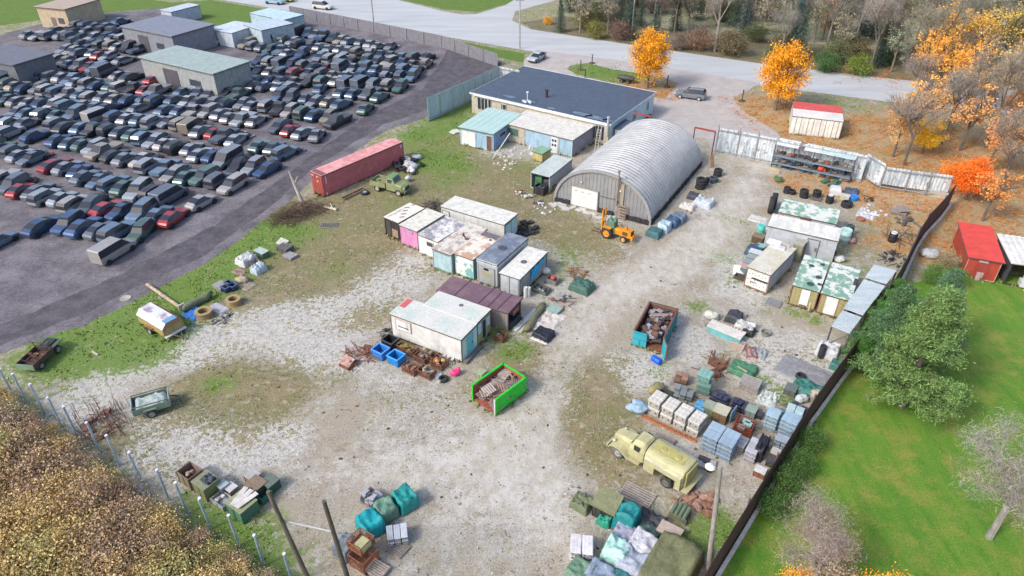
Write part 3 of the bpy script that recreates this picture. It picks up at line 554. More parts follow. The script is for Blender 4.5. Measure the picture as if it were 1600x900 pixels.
for (u, v, r_) in ((.3, -.1, .3), (.42, -.3, .22), (.78 - .5, .32, .22), (-.1, .2, .26), (.1, -.36, .34)): m = MB(); m.M = Matrix.Translation((u * s.Lx, v * s.Ly, s.h + .004 + r_ * .02)); m.lathe([(0, .01), (r_, .01), (r_, 0)], 14); s.part('tyre_mark', m, 'rust', (.05, .06, .08))
s = Shed('truck_box', 'white speckled green roofed box with a white panel in its board end', 'storage box', [(1282.8, 456), (1328, 470), (1346, 420.7), (1302, 411)], 2.2)
s.body([(.34, .29, .14), (.3, .28, .2), GREY, GREY], .35, frame=(.22, .08, .08), dep=.02, mats={'F': 'wood'}); s.roof(flake('green_speckled_roof', (.66, .68, .64), (.20, .36, .27), 1.5, .5, w_=.02))
s.feat('door', 'F', .22, .62, .2, 2.0, (.72, .73, .72)); s.part('tyre_mark', MB().bb(s.Lx / 2 - .25, s.Lx / 2 + .03, -.2, 1.0, s.h + .004, s.h + .02), 'rust', (.05, .05, .07))
# roof clutter on the cream roofed box
sr = head((1174, 419), (1212, 431), 2.2)
for i, (px, py, c, l) in enumerate([(1210, 379, (.78, .78, .76), 'topmost white foam slab on the cream roofed truck box'), (1217, 385, (.6, .62, .64), 'grey foam slab on the cream roofed truck box'), (1224, 382, (.5, .46, .4), 'beige flat box on the far corner of the cream roof')]):
    p = G(px, py, 2.3); one('foam_slab', l, 'slab', MB().bb(-.65, .65, -.35, .35, 0, .14 + .1 * (i == 0)), 'concrete', (p.x, p.y, 2.203), sr, c)

# trailer box between the workshop and the arched hut
s = Shed('truck_box', 'corrugated metal truck box with pale roof, open at the front beside the arched hut', 'storage box', [(829.5, 269), (856, 275), (897, 249), (866, 241)], 2.1)
s.body([None, (.40, .43, .47), GREY, GREY], .18, frame=(.5, .53, .55), dep=.03); s.roof(flake('pale_green_roof', (.52, .56, .54), (.44, .50, .47), .8, .5), over=.03)
one('tarp_stack', 'green tarped stack standing inside the open truck box', 'tarp', MB().tarp(.9, .8, 1.5, 4), 'cloth', s.at(.3, .15), s.rz, (.05, .16, .07), smooth=True)
one('tarp_stack', 'black wrapped stack standing inside the open truck box', 'tarp', MB().tarp(.9, .8, 1.3, 6), 'cloth', s.at(.75, .16), s.rz, (.04, .04, .05), smooth=True)
s = Shed('utility_box', 'small yellow plywood hutch with green lid beside the blue workshop wall', 'hutch', [(833, 235), (847, 240), (861, 232), (845, 228)], 1.3)
s.body((.46, .40, .16), None, frame=(.4, .34, .14)); s.roof('paint', (.24, .42, .28), .08)

# white container with red roof strip on the leaf covered lot
s = Shed('shipping_container', 'white container with a red roof strip standing on orange leaves behind the fence', 'container', [(1234, 180), (1315, 189), (1318, 167), (1244, 159)], 2.6)
s.body([(.78, .76, .70), (.70, .69, .66), WHITE, WHITE], None, frame=(.7, .68, .64)); s.roof('paint', (.74, .72, .68)); 
s.part('roof_strip', MB().bb(-s.Lx / 2 - .02, s.Lx / 2 + .02, 0, s.Ly / 2 + .04, s.h + .004, s.h + .03), 'paint', (.62, .10, .09))
for i in range(4):
    f = s.feat('door', 'F', .02 + i * .245, .255 + i * .245, .2, 2.42, (.79, .77, .71)); 
    for k in (.07, .17): put('lock_rod', s.fb(MB(), 'F', .02 + i * .245 + k, .028 + i * .245 + k, .2, 2.42, .04, .045), 'paint', f, (.2, .17, .15))

# ------------------------------------------------------------ main flat roofed workshop
s = Shed('workshop_building', 'long flat roofed workshop with dark blue roof and beige block walls', 'workshop', [(740.5, 147.5), (957, 194), (1020, 146), (815, 103)], 3.0)
BL = soil("beige_block", (.46, .42, .34), (.42, .38, .30), (.36, .33, .28), .7, 4); LBL = soil("pale_blue_wall", (.50, .66, .74), (.46, .62, .70), (.40, .55, .62), .7, 4)
s.body([(1, 1, 1)] * 4, None, frame=None, z0=0, mats={'F': BL, 'R': LBL, 'B': BL, 'L': BL})
n = NT('tar_roof'); a = n.noise(.28, 5, .6); c = n.mix(n.ramp(n.noise(1.2, 6, .65), .35, .65), (.062, .085, .125), (.085, .11, .155)); c = n.mul(c, n.ramp(n.noise(9, 5, stretch=(.3, 1, 1)), .3, .7, .85, 1.15)); TAR = n.done(c, .6, 0, n.noise(8, 4), .3)
s.part('roof', MB().bb(-s.Lx / 2 - .15, s.Lx / 2 + .15, -s.Ly / 2 - .15, s.Ly / 2 + .15, 2.92, 3.1), TAR)
m = MB(); a, b = s.Lx / 2 + .15, s.Ly / 2 + .15
m.bb(-a - .05, a + .05, -b - .05, -b, 2.9, 3.16); m.bb(-a - .05, a + .05, b, b + .05, 2.9, 3.16); m.bb(-a - .05, -a, -b, b, 2.9, 3.16); m.bb(a, a + .05, -b, b, 2.9, 3.16); s.part('roof_edge', m, 'paint', (.62, .66, .70))
pm = NT('dried_puddle'); v = pm.noise(1.0, 6, .6); PUD = pm.done(pm.mix(pm.ramp(v, .4, .6), (.20, .25, .33), (.10, .13, .18)), .35)
PR = NT('puddle_rim'); PRM = PR.done((.03, .038, .055), .3)
for (px, py, rx, ry) in ((909, 178, 1.9, .7), (932, 184, 2.2, .8), (826, 158, 1.5, .6), (861, 169, .9, .45), (797, 151, 1.3, .45), (950, 188, 1.0, .5)):
    p = s.r.matrix_world; q = Matrix.Rotation(-s.rz, 4, 'Z') @ (G(px, py, 3.1) - s.r.location); q.z = 0
    for k, (mm, nm, zz) in enumerate(((PRM, 'puddle_rim', 3.104), (PUD, 'puddle', 3.108))):
        m = MB(); pts = []
        for i in range(40):
            a_ = i * math.pi / 20; kk = (1 + .28 * noise.noise(Vector((math.cos(a_) * 1.5 + px, math.sin(a_) * 1.5, py)))) * (1 if k == 0 else .78)
            pts.append((q.x + rx * kk * math.cos(a_), q.y + ry * kk * math.sin(a_), zz))
        m.add(pts, [tuple(range(40))]); s.part(nm, m, mm)
def floc(sh, px, py, z=0):
    q = Matrix.Rotation(-sh.rz, 4, 'Z') @ (G(px, py, z) - sh.r.location); return q.x / sh.Lx + .5, q.y / sh.Ly + .5
def uF(sh, px, py):       # share along the front wall under a photo position
    a = G(px, py, 1.5); q = Matrix.Rotation(-sh.rz, 4, 'Z') @ (a - sh.r.location); return q.x / sh.Lx + .5
for (u0, u1, z0, z1) in ((.05, .155, .9, 2.6), (.235, .27, 1.7, 2.4), (.885, .965, .6, 2.5)):
    f = s.feat('window', 'F', u0, u1, z0, z1, (.035, .04, .05), 'glass', frame=(.6, .6, .58))
    m = MB()
    for k in range(1, 4 if u1 - u0 > .05 else 2): uu = u0 + (u1 - u0) * k / 4; s.fb(m, 'F', uu, uu + .003, z0, z1, .03, .045)
    put('mullion', m, 'paint', f, (.6, .6, .6))
s.part('pilaster', s.fb(MB(), 'F', .97, 1.0, .05, 2.9, .25), BL)
for u in (.3, .52, .82): s.feat('window', 'R', u, u + .05, 1.2, 2.3, (.12, .14, .17), 'glass', frame=(.6, .68, .72))
ux, vy = floc(s, 854, 152, 3.1); q = ((ux - .5) * s.Lx, (vy - .5) * s.Ly)
s.part('chimney', MB().tube((*q, 3.1), (*q, 4.1), .2, n=12).tube((*q, 4.1), (*q, 4.2), .27, n=12), 'rust', (.05, .04, .04))
ux, vy = floc(s, 824, 160, 3.1); q = ((ux - .5) * s.Lx, (vy - .5) * s.Ly)
v_ = s.part('roof_vent', MB().tube((*q, 3.1), (*q, 4.5), .05, n=8).tube((*q, 4.5), (*q, 4.62), .17, n=10), 'clean', (.7, .7, .7))
m = MB()
for dx, dy in ((-.5, -.1), (-.1, -.3), (.3, .1), (.1, .25), (.55, -.1)): m.blob((q[0] + dx, q[1] + dy, 3.22), (.25, .2, .16), dx)
s.part('sandbag', m, 'cloth', (.62, .64, .66), smooth=True)
ux, vy = floc(s, 946, 197, 3.1); q = ((ux - .5) * s.Lx, -s.Ly / 2 - .35)
s.part('flue', MB().tube((*q, 1.6), (*q, 4.0), .13, n=10).tube((*q, 4.0), (*q, 4.12), .2, n=10).bb(q[0] - .1, q[0] + .1, q[1], q[1] + .3, 1.7, 1.9), 'metal', (.55, .56, .58))
m = MB(); m.bar((-s.Lx / 2 + .5, -s.Ly / 2 - .26, 2.88), (s.Lx / 2, -s.Ly / 2 - .26, 2.86), .12, .1); m.tube((-s.Lx / 2 + 3.1, -s.Ly / 2 - .24, .1), (-s.Lx / 2 + 3.1, -s.Ly / 2 - .24, 2.86), .05)
s.part('gutter', m, 'paint', (.66, .66, .64))
WB = s
# dark low porch roof at the workshop's right end
s = Shed('porch', 'small lean-to with flat dark roof and white wall at the right end of the workshop', 'porch', [(961, 199), (982.5, 204), (998, 191), (977, 187)], 2.3)
s.body([(.62, .70, .72)] * 4, None, frame=None, z0=0); s.roof(TAR, over=.08, t=.1); s.feat('door', 'F', .3, .6, .1, 1.9, (.5, .6, .62))
# left blue annex
s = Shed('blue_shed', 'pale blue lean-to shed with teal roof and a white garage door', 'shed', [(717.5, 197), (772, 208.5), (812, 178), (764, 169)], 2.5)
s.body([(.32, .50, .64), (.22, .36, .58), (.3, .45, .55), (.3, .45, .6)], .22, frame=(.5, .6, .66), dep=.02, fr=.05); s.roof(flake('teal_sheet_roof', (.38, .56, .52), (.44, .60, .57), .5, .5, w_=.15), over=.18, ribs=.9, t=.08)
f = s.feat('garage_door', 'F', .06, .46, .1, 2.0, (.78, .78, .76), frame=(.7, .7, .7)); s.feat('door', 'F', .8, .96, .08, 2.0, (.14, .09, .08), frame=(.6, .6, .6)); s.feat('window', 'R', .2, .42, 1.3, 1.8, (.05, .06, .08), 'glass', frame=(.5, .55, .6))
# right annex with white roof
s = Shed('workshop_annex', 'annex with plain white roof and blue sheet wall joined to the workshop front', 'shed', [(797, 193), (901, 220), (923, 193), (820, 170)], 2.45)
s.body([(.34, .50, .62), (.30, .31, .38), GREY, (.46, .42, .36)], .22, frame=(.55, .62, .66), dep=.02, fr=.05); s.roof('concrete', (.64, .62, .56), .15)
f = s.feat('panel', 'F', .0, .3, .05, 2.3, (1, 1, 1), BL, t=.05); put('window', s.fb(MB(), 'F', .04, .2, 1.0, 2.0, .04, .055), 'glass', f, (.09, .15, .12)); put('window_frame', s.fb(s.fb(MB(), 'F', .03, .21, 1.95, 2.08, .07, .056), 'F', .03, .21, .92, 1.0, .07, .056), 'paint', f, (.3, .4, .3))
f = s.feat('door', 'F', .7, .785, .08, 2.1, (.78, .79, .78), frame=(.7, .72, .72)); 
for i in range(2):
    for j in (0.9, 1.5): put('pane', s.fb(MB(), 'F', .707 + i * .038, .735 + i * .038, j, j + .35, .02, .045), 'glass', f, (.06, .06, .07))
s.part('downpipe', s.fb(MB(), 'F', .8, .806, .1, 2.4, .06, .03), 'paint', (.7, .7, .7))
def ladder(name, label, foot, lean, rz, L, w_=.42, col=(.6, .58, .52), rungs=9, tilt=R(72)):
    o = root(name, label, 'ladder', foot, rz); d = Vector((0, math.cos(tilt), math.sin(tilt)))
    for x in (-w_ / 2, w_ / 2): put('rail', MB().bar(Vector((x, 0, 0)), d * L + Vector((x, 0, 0)), .05, .08), 'metal', o, col)
    m = MB()
    for i in range(rungs): p = d * L * (i + .6) / rungs; m.bar(p + Vector((-w_ / 2, 0, 0)), p + Vector((w_ / 2, 0, 0)), .04, .04)
    put('rung', m, 'metal', o, col); return o
ladder('ladder', 'pale ladder leaning against the white roofed annex end', G(931, 239), 0, s.rz + .25, 3.1)
p0 = G(770, 249); p1 = G(797, 208, 2.4)
one('plank', 'long pale plank leaning on the gutter at the blue shed corner', 'plank', MB().bar((0, 0, 0.06), p1 - p0, .12, .1), 'wood', p0, 0, (.5, .5, .5))
for (px, py, w_, d, l, c) in ((843, 241 + 2, 2.3, 1.6, 'white sheets lying on the ground before the annex', (.68, .68, .66)), (960, 246, 2.6, 1.1, 'pale green sheet lying by the annex corner', (.5, .6, .56)), (725, 208, 1.6, 1.2, 'heap of pale slabs beside the garage door of the blue shed', (.55, .55, .52)), (711, 207, 1.3, 1.3, 'round white cover lying in grass by the blue shed', (.6, .6, .56))):
    p = G(px, py); m = MB()
    for i in range(4): m.box((rnd.uniform(-.3, .3) * w_ * .5, rnd.uniform(-.3, .3) * d * .5, .05 + i * .05), (w_ * rnd.uniform(.5, .9), d * rnd.uniform(.5, .9), .04), rot=(rnd.uniform(-.04, .04), rnd.uniform(-.04, .04), rnd.uniform(-.4, .4)))
    one('sheet_pile', l, 'sheets', m, 'concrete', p, WB.rz, c)

# ------------------------------------------------------------ arched metal hut
pA, pB, pC = G(866, 313), G(1015, 352), G(1115, 262)
ex = (pB - pA).normalized(); hw = (pB - pA).length / 2; ey = Vector((-ex.y, ex.x, 0)); HL = (pC - pB).dot(ey)
hut = root('arched_hut', 'large ribbed steel arch hut with grey front wall and white garage door', 'hut', (pA + pB) / 2, math.atan2(ex.y, ex.x)); QH = 4.85
def arc(t, y, k=1.0, dz=0): a = math.pi * t; return (-hw * k * math.cos(a), y, max(0, QH * k * math.sin(a) ** .92) + dz)
m = MB(); NA = 40; NR = int(HL / .58); st = HL / NR; ys = []
for i in range(NR):
    for t, o in ((0, -.13), (.16, 0.0), (.35, .07), (.65, .07), (.84, 0.0)): ys.append((i * st + t * st, 1 + o / 5))
ys.append((HL, 1 - .012)); vs = []
for y, k in ys:
    for j in range(NA + 1): vs.append(arc(j / NA, y, k))
m.add(vs, [(i * (NA + 1) + j, i * (NA + 1) + j + 1, (i + 1) * (NA + 1) + j + 1, (i + 1) * (NA + 1) + j) for i in range(len(ys) - 1) for j in range(NA)])
n = NT('galvanised_arch'); a = n.noise(.6, 6, .6); c = n.mix(n.ramp(a, .35, .65), (.36, .365, .37), (.46, .465, .47)); c = n.mix(n.ramp(n.noise(2, 7, .7), .6, .72, 0, .35), c, (.30, .28, .25)); GALV = n.done(c, .5, .25, n.noise(10, 3), .1)
put('roof_shell', m, GALV, hut)
m = MB()
for ang_ in (.18, .34, .5, .66, .82):
    for i in range(0, NR): 
        p = arc(ang_ + .004 * math.sin(i * 7), (i + .5) * st, 1.013); m.box(p, (.07, .07, .07))
tag(put('bolts', m, 'rust', hut, (.10, .08, .08)), kind='stuff')
m = MB(); K = 26
for i in range(K):
    x0 = -hw * .985 + 2 * hw * .985 * i / K; x1 = x0 + 2 * hw * .985 / K
    def zz(x): return QH * .985 * max(0.0, 1 - (x / hw) ** 2) ** .46
    for (a_, b_, yo) in ((x0, x0 + (x1 - x0) * .25, .12), (x0 + (x1 - x0) * .25, x1, .155)):
        m.add([(a_, yo, 0), (b_, yo, 0), (b_, yo, zz(b_)), (a_, yo, zz(a_))], [(0, 1, 2, 3)]); m.add([(b_, yo, 0), (b_, .155 if yo == .12 else .12, 0), (b_, .155 if yo == .12 else .12, zz(b_)), (b_, yo, zz(b_))], [(0, 1, 2, 3)])
put('front_wall', m, 'paint', hut, (.27, .275, .28))
mb_ = MB(); mb_.add([arc(j / NA, HL - .1, .985) for j in range(NA + 1)], [tuple(range(NA + 1))]); put('back_wall', mb_, 'paint', hut, (.3, .3, .3))
m = MB(); vs = []
for j in range(NA + 1): vs += [arc(j / NA, -.03, 1.02), arc(j / NA, -.03, .965), arc(j / NA, .1, 1.02)]
m.add(vs, [q for j in range(NA) for q in ((3 * j, 3 * j + 1, 3 * j + 4, 3 * j + 3), (3 * j + 2, 3 * j, 3 * j + 3, 3 * j + 5))]); put('arch_rim', m, 'metal', hut, (.42, .42, .42))
def hutx(px, py): q = Matrix.Rotation(-hut.rotation_euler[2], 4, 'Z') @ (G(px, py) - hut.location); return q
gx0, gx1 = hutx(891, 321).x, hutx(930, 332).x
g = put('garage_door', MB().bb(gx0, gx1, -.02, .07, .1, 2.35), 'clean', hut, (.68, .68, .66)); m = MB()
for i in range(3): m.bb(gx0 + .35 + i * .8, gx0 + .75 + i * .8, -.035, -.023, 1.9, 1.97)
put('vent_slot', m, 'clean', g, (.25, .2, .18)); m = MB(); m.bb(gx0 - .1, gx0, -.05, .06, .02, 2.45); m.bb(gx1, gx1 + .1, -.05, .06, .02, 2.45); m.bb(gx0, gx1, -.05, .06, 2.36, 2.46); put('frame', m, 'paint', g, (.34, .31, .28))
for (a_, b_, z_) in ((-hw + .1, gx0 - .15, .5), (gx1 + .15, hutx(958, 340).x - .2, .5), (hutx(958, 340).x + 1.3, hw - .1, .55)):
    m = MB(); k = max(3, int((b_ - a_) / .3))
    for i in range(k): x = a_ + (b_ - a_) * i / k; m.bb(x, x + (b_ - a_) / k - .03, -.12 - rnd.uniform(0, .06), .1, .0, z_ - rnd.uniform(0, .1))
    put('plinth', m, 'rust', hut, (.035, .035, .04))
cx = hutx(960, 341).x
m = MB(); m.tube((cx, -.25, 1.5), (cx, -.25, 5.5), .11, n=10); m.tube((cx, -.25, 5.5), (cx, -.25, 5.62), .17, n=10); m.bar((cx, -.25, 1.8), (cx, .1, 1.8), .14, .14); put('stove_pipe', m, 'rust', hut, (.28, .22, .17))
put('pipe_backing', MB().bb(cx + .15, cx + .65, .0, .09, 1.5, 4.0), 'wood', hut, (.36, .33, .26))
put('conduit', MB().bar((gx1 + .1, .02, 2.0), (cx - .15, .02, 2.0), .05, .05), 'paint', hut, (.15, .12, .1))
put('light_fitting', MB().box((cx + .25, -.05, 3.2), (.2, .12, .2)), 'clean', hut, (.8, .75, .6)); put('light_fitting', MB().box((gx0 + 1.1, .02, 3.1), (.14, .1, .14)), 'clean', hut, (.75, .75, .7))
m = MB(); k = int(HL / .32)
for i in range(k): y = i * HL / k; m.bb(hw - .06, hw + .12 + rnd.uniform(0, .12), y, y + HL / k - .05, 0, .52 + rnd.uniform(-.08, .08))
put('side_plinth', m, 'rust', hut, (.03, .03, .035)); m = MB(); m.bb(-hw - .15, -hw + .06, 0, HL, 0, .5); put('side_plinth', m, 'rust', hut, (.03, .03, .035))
def hutw(x, y, z=0): return hut.location + Matrix.Rotation(hut.rotation_euler[2], 4, 'Z') @ Vector((x, y, z))
o = root('shelf_rack', 'small rust brown wooden shelf leaning on the hut front below the stove pipe', 'shelf', hutw(cx + .7, -.45), hut.rotation_euler[2])
for x in (-.5, .5): put('side_rail', MB().bar((x, 0, 0), (x, .2, 1.75), .07, .07), 'wood', o, (.28, .18, .12))
m = MB()
for i in range(5): z = .25 + i * .33; m.bb(-.46, .46, -.08 + z * .11, .05 + z * .11, z, z + .07)
put('shelf', m, 'wood', o, (.38, .25, .17))
m = MB()
for i in range(26):
    x = rnd.uniform(-hw + .2, hw - 4); y = rnd.uniform(-1.5, -.35); m.box((x, y, .04), (rnd.uniform(.4, 1.1), rnd.uniform(.3, .7), .06), rot=(rnd.uniform(-.05, .05), rnd.uniform(-.05, .05), rnd.uniform(-.4, .4)))
tag(one('paving_slabs', 'broken pale concrete slabs strewn before the hut door', 'paving', m, 'concrete', hut.location, hut.rotation_euler[2], (.5, .49, .47)), kind='stuff')
# red gate beams
for (a_, b_, z_, l) in (((990, 177), (1018, 182), 3.0, 'red steel beam on a post between the workshop and the hut'), ((1086, 199), (1118, 206), 3.2, 'red steel beam between the hut and the corrugated gate')):
    p = G(*a_, z_); q = G(*b_, z_); o = root('gate_beam', l, 'beam', (p.x, p.y, 0)); d = q - p; d.z = 0
    put('beam', MB().bar((0, 0, z_), Vector((d.x, d.y, z_)), .16, .2), 'paint', o, (.35, .07, .05)); put('post', MB().bb(-.06, .06, -.06, .06, 0, z_), 'paint', o, (.12, .06, .06))
    put('post', MB().bb(d.x - .06, d.x + .06, d.y - .06, d.y + .06, 0, z_), 'paint', o, (.12, .06, .06))

# ------------------------------------------------------------ fences
FNC = flake('streaked_white_sheet', (.62, .66, .69), (.36, .42, .46), 1.6, .52, (.26, .24, .22), streak=(1, 1, .22), w_=.05)
def sheet_fence(name, label, cat, pts, h, mat=FNC, col=None, pitch=.35, postcol=(.4, .42, .44), post_side=1, every=2.6, rail=True, group=None, jag=0, post_h=0, skirt=0):
    P = [G(*p) for p in pts]; o = root(name, label, cat, P[0], 0, group); base = P[0]; acc = 0
    for i in range(len(P) - 1):
        p = P[i] - base; q = P[i + 1] - base; L = (q - p).length; d = (q - p) / L; nr = Vector((d.y, -d.x, 0)); k = max(1, round(L / every))
        for j in range(k):
            a = p + d * (L * j / k); b = p + d * (L * (j + 1) / k - .03); hh = h + rnd.uniform(-jag, jag)
            m = MB(); m.corr((a.x, a.y), (b.x, b.y), skirt, hh, pitch, .04 * post_side); put('panel', m, mat, o, col)
            pp = a + nr * .12 * post_side; put('post', MB().bb(pp.x - .05, pp.x + .05, pp.y - .05, pp.y + .05, 0, hh + post_h), 'metal', o, postcol)
        if rail:
            for z in (.35, h - .25):
                m = MB(); m.bar(p + nr * .2 * post_side + Vector((0, 0, z)), q + nr * .2 * post_side + Vector((0, 0, z)), .06, .1); put('rail', m, 'metal', o, postcol)
    return o
sheet_fence('sheet_fence', 'pale blue sheet metal fence running from the workshop corner down to the grass', 'fence', [(669, 190), (742, 156), (780, 137)], 3.5, pitch=.4, mat=flake('pale_blue_sheet', (.46, .60, .64), (.38, .50, .55), 1.2, .5, streak=(1, 1, .2), w_=.1))
sheet_fence('sheet_fence', 'short return of pale blue sheet fence behind the left corner of the workshop', 'fence', [(780, 137), (812, 143)], 3.4)
gt = sheet_fence('sheet_gate', 'tall streaked white sheet metal gate at the head of the gravel drive', 'gate', [(1117, 238), (1150, 244), (1178, 250), (1207, 256)], 3.4, post_h=.5)
sheet_fence('sheet_fence', 'streaked white sheet fence standing behind the parts rack', 'fence', [(1209, 257), (1345, 284)], 3.4)
sheet_fence('sheet_fence', 'angled white sheet fence section right of the parts rack', 'fence', [(1345, 276), (1373, 294)], 3.1, skirt=.3)
sheet_fence('sheet_fence', 'sagging silver sheet fence in front of the woods with low block footing', 'fence', [(1374, 294), (1412, 300), (1478, 309)], 2.8, skirt=.6)
p, q = G(1345, 278), G(1476, 310); d = (q - p)
one('block_wall', 'low concrete footing wall under the sagging silver fence', 'wall', MB().bb(0, d.length, -.1, .12, 0, .75), 'concrete', p + Vector((.1, -.25, 0)), math.atan2(d.y, d.x), (.42, .38, .33))
fence_pts = [(1080, 960)] + fence_px
bf = sheet_fence('dark_fence', 'long dark brown sheet fence between the yard and the green lawn', 'fence', fence_pts, 2.7, mat='paint', col=(.085, .045, .05), pitch=.25, post_side=-1, postcol=(.2, .2, .2), every=5, rail=False, jag=.04)
P = [G(*p) for p in fence_pts]; m = MB()
for a, b in zip(P, P[1:]): m.bar(a - P[0] + Vector((.18, -.1, .18)), b - P[0] + Vector((.18, -.1, .18)), .22, .3)
put('kick_board', m, 'concrete', bf, (.62, .60, .56))
# canopy panels along the dark fence
cr = root('canopy', 'low corrugated sheet canopy on thin posts along the dark fence', 'canopy', G(1330, 500), 0); base = cr.location.copy()
L0, L1, R0, R1 = G(1299, 510, 2.4), G(1366, 413, 2.4), G(1328, 519, 2.4), G(1402, 421, 2.4)
for i in range(4):
    t0, t1 = i / 4, (i + 1) / 4 - .012; a = L0.lerp(L1, t0); b = L0.lerp(L1, t1); c = R0.lerp(R1, t1); e = R0.lerp(R1, t0); dz = (i % 2) * .1
    m = MB(); K = 20; vs = []
    for k in range(K + 1):
        for (u, v) in ((a, e), (b, c)): 
            p = u.lerp(v, 0); 
        pa = a.lerp(b, k / K); pb = e.lerp(c, k / K); off = .03 if k % 2 else 0
        vs += [(pa.x - base.x, pa.y - base.y, 2.4 + dz + off), (pb.x - base.x, pb.y - base.y, 2.25 + dz + off)]
    m.add(vs, [(2 * k, 2 * k + 1, 2 * k + 3, 2 * k + 2) for k in range(K)]); put('roof_sheet', m, flake('canopy_sheet_%d' % i, (.42, .50, .54), (.52, .58, .60), .9, .5, streak=(.4, 2, 1), w_=.1), cr)
for t in (0.02, .33, .66, .98):
    for (u, v) in ((L0, L1), (R0, R1)): p = u.lerp(v, t); put('post', MB().bb(p.x - base.x - .05, p.x - base.x + .05, p.y - base.y - .05, p.y - base.y + .05, 0, 2.22), 'metal', cr, (.14, .13, .12))
m = MB(); p = L0.lerp(L1, .03) - base; q = R0.lerp(R1, .02) - base; m.bar((p.x, p.y, .3), (q.x, q.y, 2.0), .05, .05); put('brace', m, 'metal', cr, (.14, .13, .12))

# thin galvanised posts along the lower left edge
tops = [(0, 577), (19.5, 585), (47, 601), (74, 622), (99, 636), (135, 661), (166, 681), (202, 707), (245, 735), (274, 755), (312, 779), (357, 806), (397, 837), (444, 866)]
for i, t in enumerate(tops):
    p = G(*t, 2.9); m = MB(); m.tube((0, 0, 0), (rnd.uniform(-.06, .06), rnd.uniform(-.06, .06), 2.9), .08, n=10)
    o = one('fence_post', 'bare galvanised fence post in the line along the lower left edge of the yard', 'fence post', m, 'metal', (p.x, p.y, 0), 0, (.42, .53, .64), 'bare posts along the scrub edge')
    c = MB(); c.tube((0, 0, 2.9), (0, 0, 2.98), .095, n=10); put('cap', c, 'clean', o, (.72, .76, .8))
# timber poles and the cross rail
def polefrom(name, label, cat, base_px, top_px, h, r0=.16, r1=.11, col=(.13, .11, .08)):
    b = G(*base_px); t = G(*top_px, h); return one(name, label, cat, MB().tube((0, 0, -.3), t - b, r0, r1, 12), 'bark', b, 0, col)
polefrom('timber_pole', 'weathered timber pole with mossy top, left one of the pair at the bottom', 'pole', (503, 950), (419, 768), 9.5)
polefrom('timber_pole', 'dark leaning timber pole beside the rusty crate tower', 'pole', (560, 955), (506, 783), 9.3, col=(.09, .08, .06))
a_ = G(436, 812, 7.2); b_ = G(536, 834, 6.5)
one('cross_rail', 'thin pale pole tied between the two timber poles', 'rail', MB().tube((0, 0, 0), b_ - a_, .045, .045, 8), 'wood', a_, 0, (.55, .55, .55))
lb = G(1107, 892); lt = G(1126, 728, 8.6)
o = root('lamp_post', 'tall grey wooden lamp post with white reflector lamp by the dark fence', 'lamp post', lb)
d = lt - lb; put('pole', MB().tube((0, 0, -.3), d, .17, .12, 12), 'bark', o, (.27, .25, .23)); q = Vector((d.x - .25, d.y + .05, d.z - .15))
e_ = G(1110, 729, 8.3) - lb; m = MB().tube(q, e_ + Vector((0, 0, .15)), .035, n=8); put('arm', m, 'metal', o, (.5, .52, .52))
m = MB(); m.M = Matrix.Translation(e_); m.lathe([(0, .16), (.1, .15), (.29, 0), (.29, -.03), (0, -.02)], 18); put('lamp_shade', m, 'clean', o, (.80, .82, .80), smooth=True)

# ------------------------------------------------------------ parts rack
a, b = G(1205, 260), G(1326, 286); d = b - a; L = d.length; rk = root('parts_rack', 'long three level dark steel rack with sheet roofs full of vehicle parts', 'rack', a, math.atan2(d.y, d.x))
D = 1.6; nb = 4
for i in range(nb + 1):
    for y in (0, D): put('post', MB().bb(i * L / nb - .06, i * L / nb + .06, y - .06, y + .06, 0, 3.0), 'paint', rk, (.05, .07, .13))
for z in (.55, 1.55):
    put('shelf', MB().bb(0, L, .06, D - .06, z, z + .05), 'wood', rk, (.20, .19, .18)); put('beam', MB().bb(0, L, -.09, -.062, z - .08, z + .1), 'paint', rk, (.16, .26, .36))
for i, c in enumerate([(.70, .71, .70), (.20, .13, .15), (.72, .72, .70), (.50, .62, .62)]):
    x0, x1 = [(0, 1.15), (1.16, 1.45), (1.46, 2.2), (2.2, 4.02)][i]; u = L / 4
    put('roof_sheet', MB().corrtop(x0 * u, x1 * u, -.1, D + .1, 2.95, .3, .03, slope=.25), 'paint', rk, c)
PC = [(.05, .05, .06), (.10, .07, .05), (.16, .15, .14), (.07, .09, .07), (.22, .2, .18), (.04, .05, .09), (.28, .1, .07)]
rr = random.Random(3)
def rk_at(x, y, z): return rk.location + Matrix.Rotation(rk.rotation_euler[2], 4, 'Z') @ Vector((x, y, z))
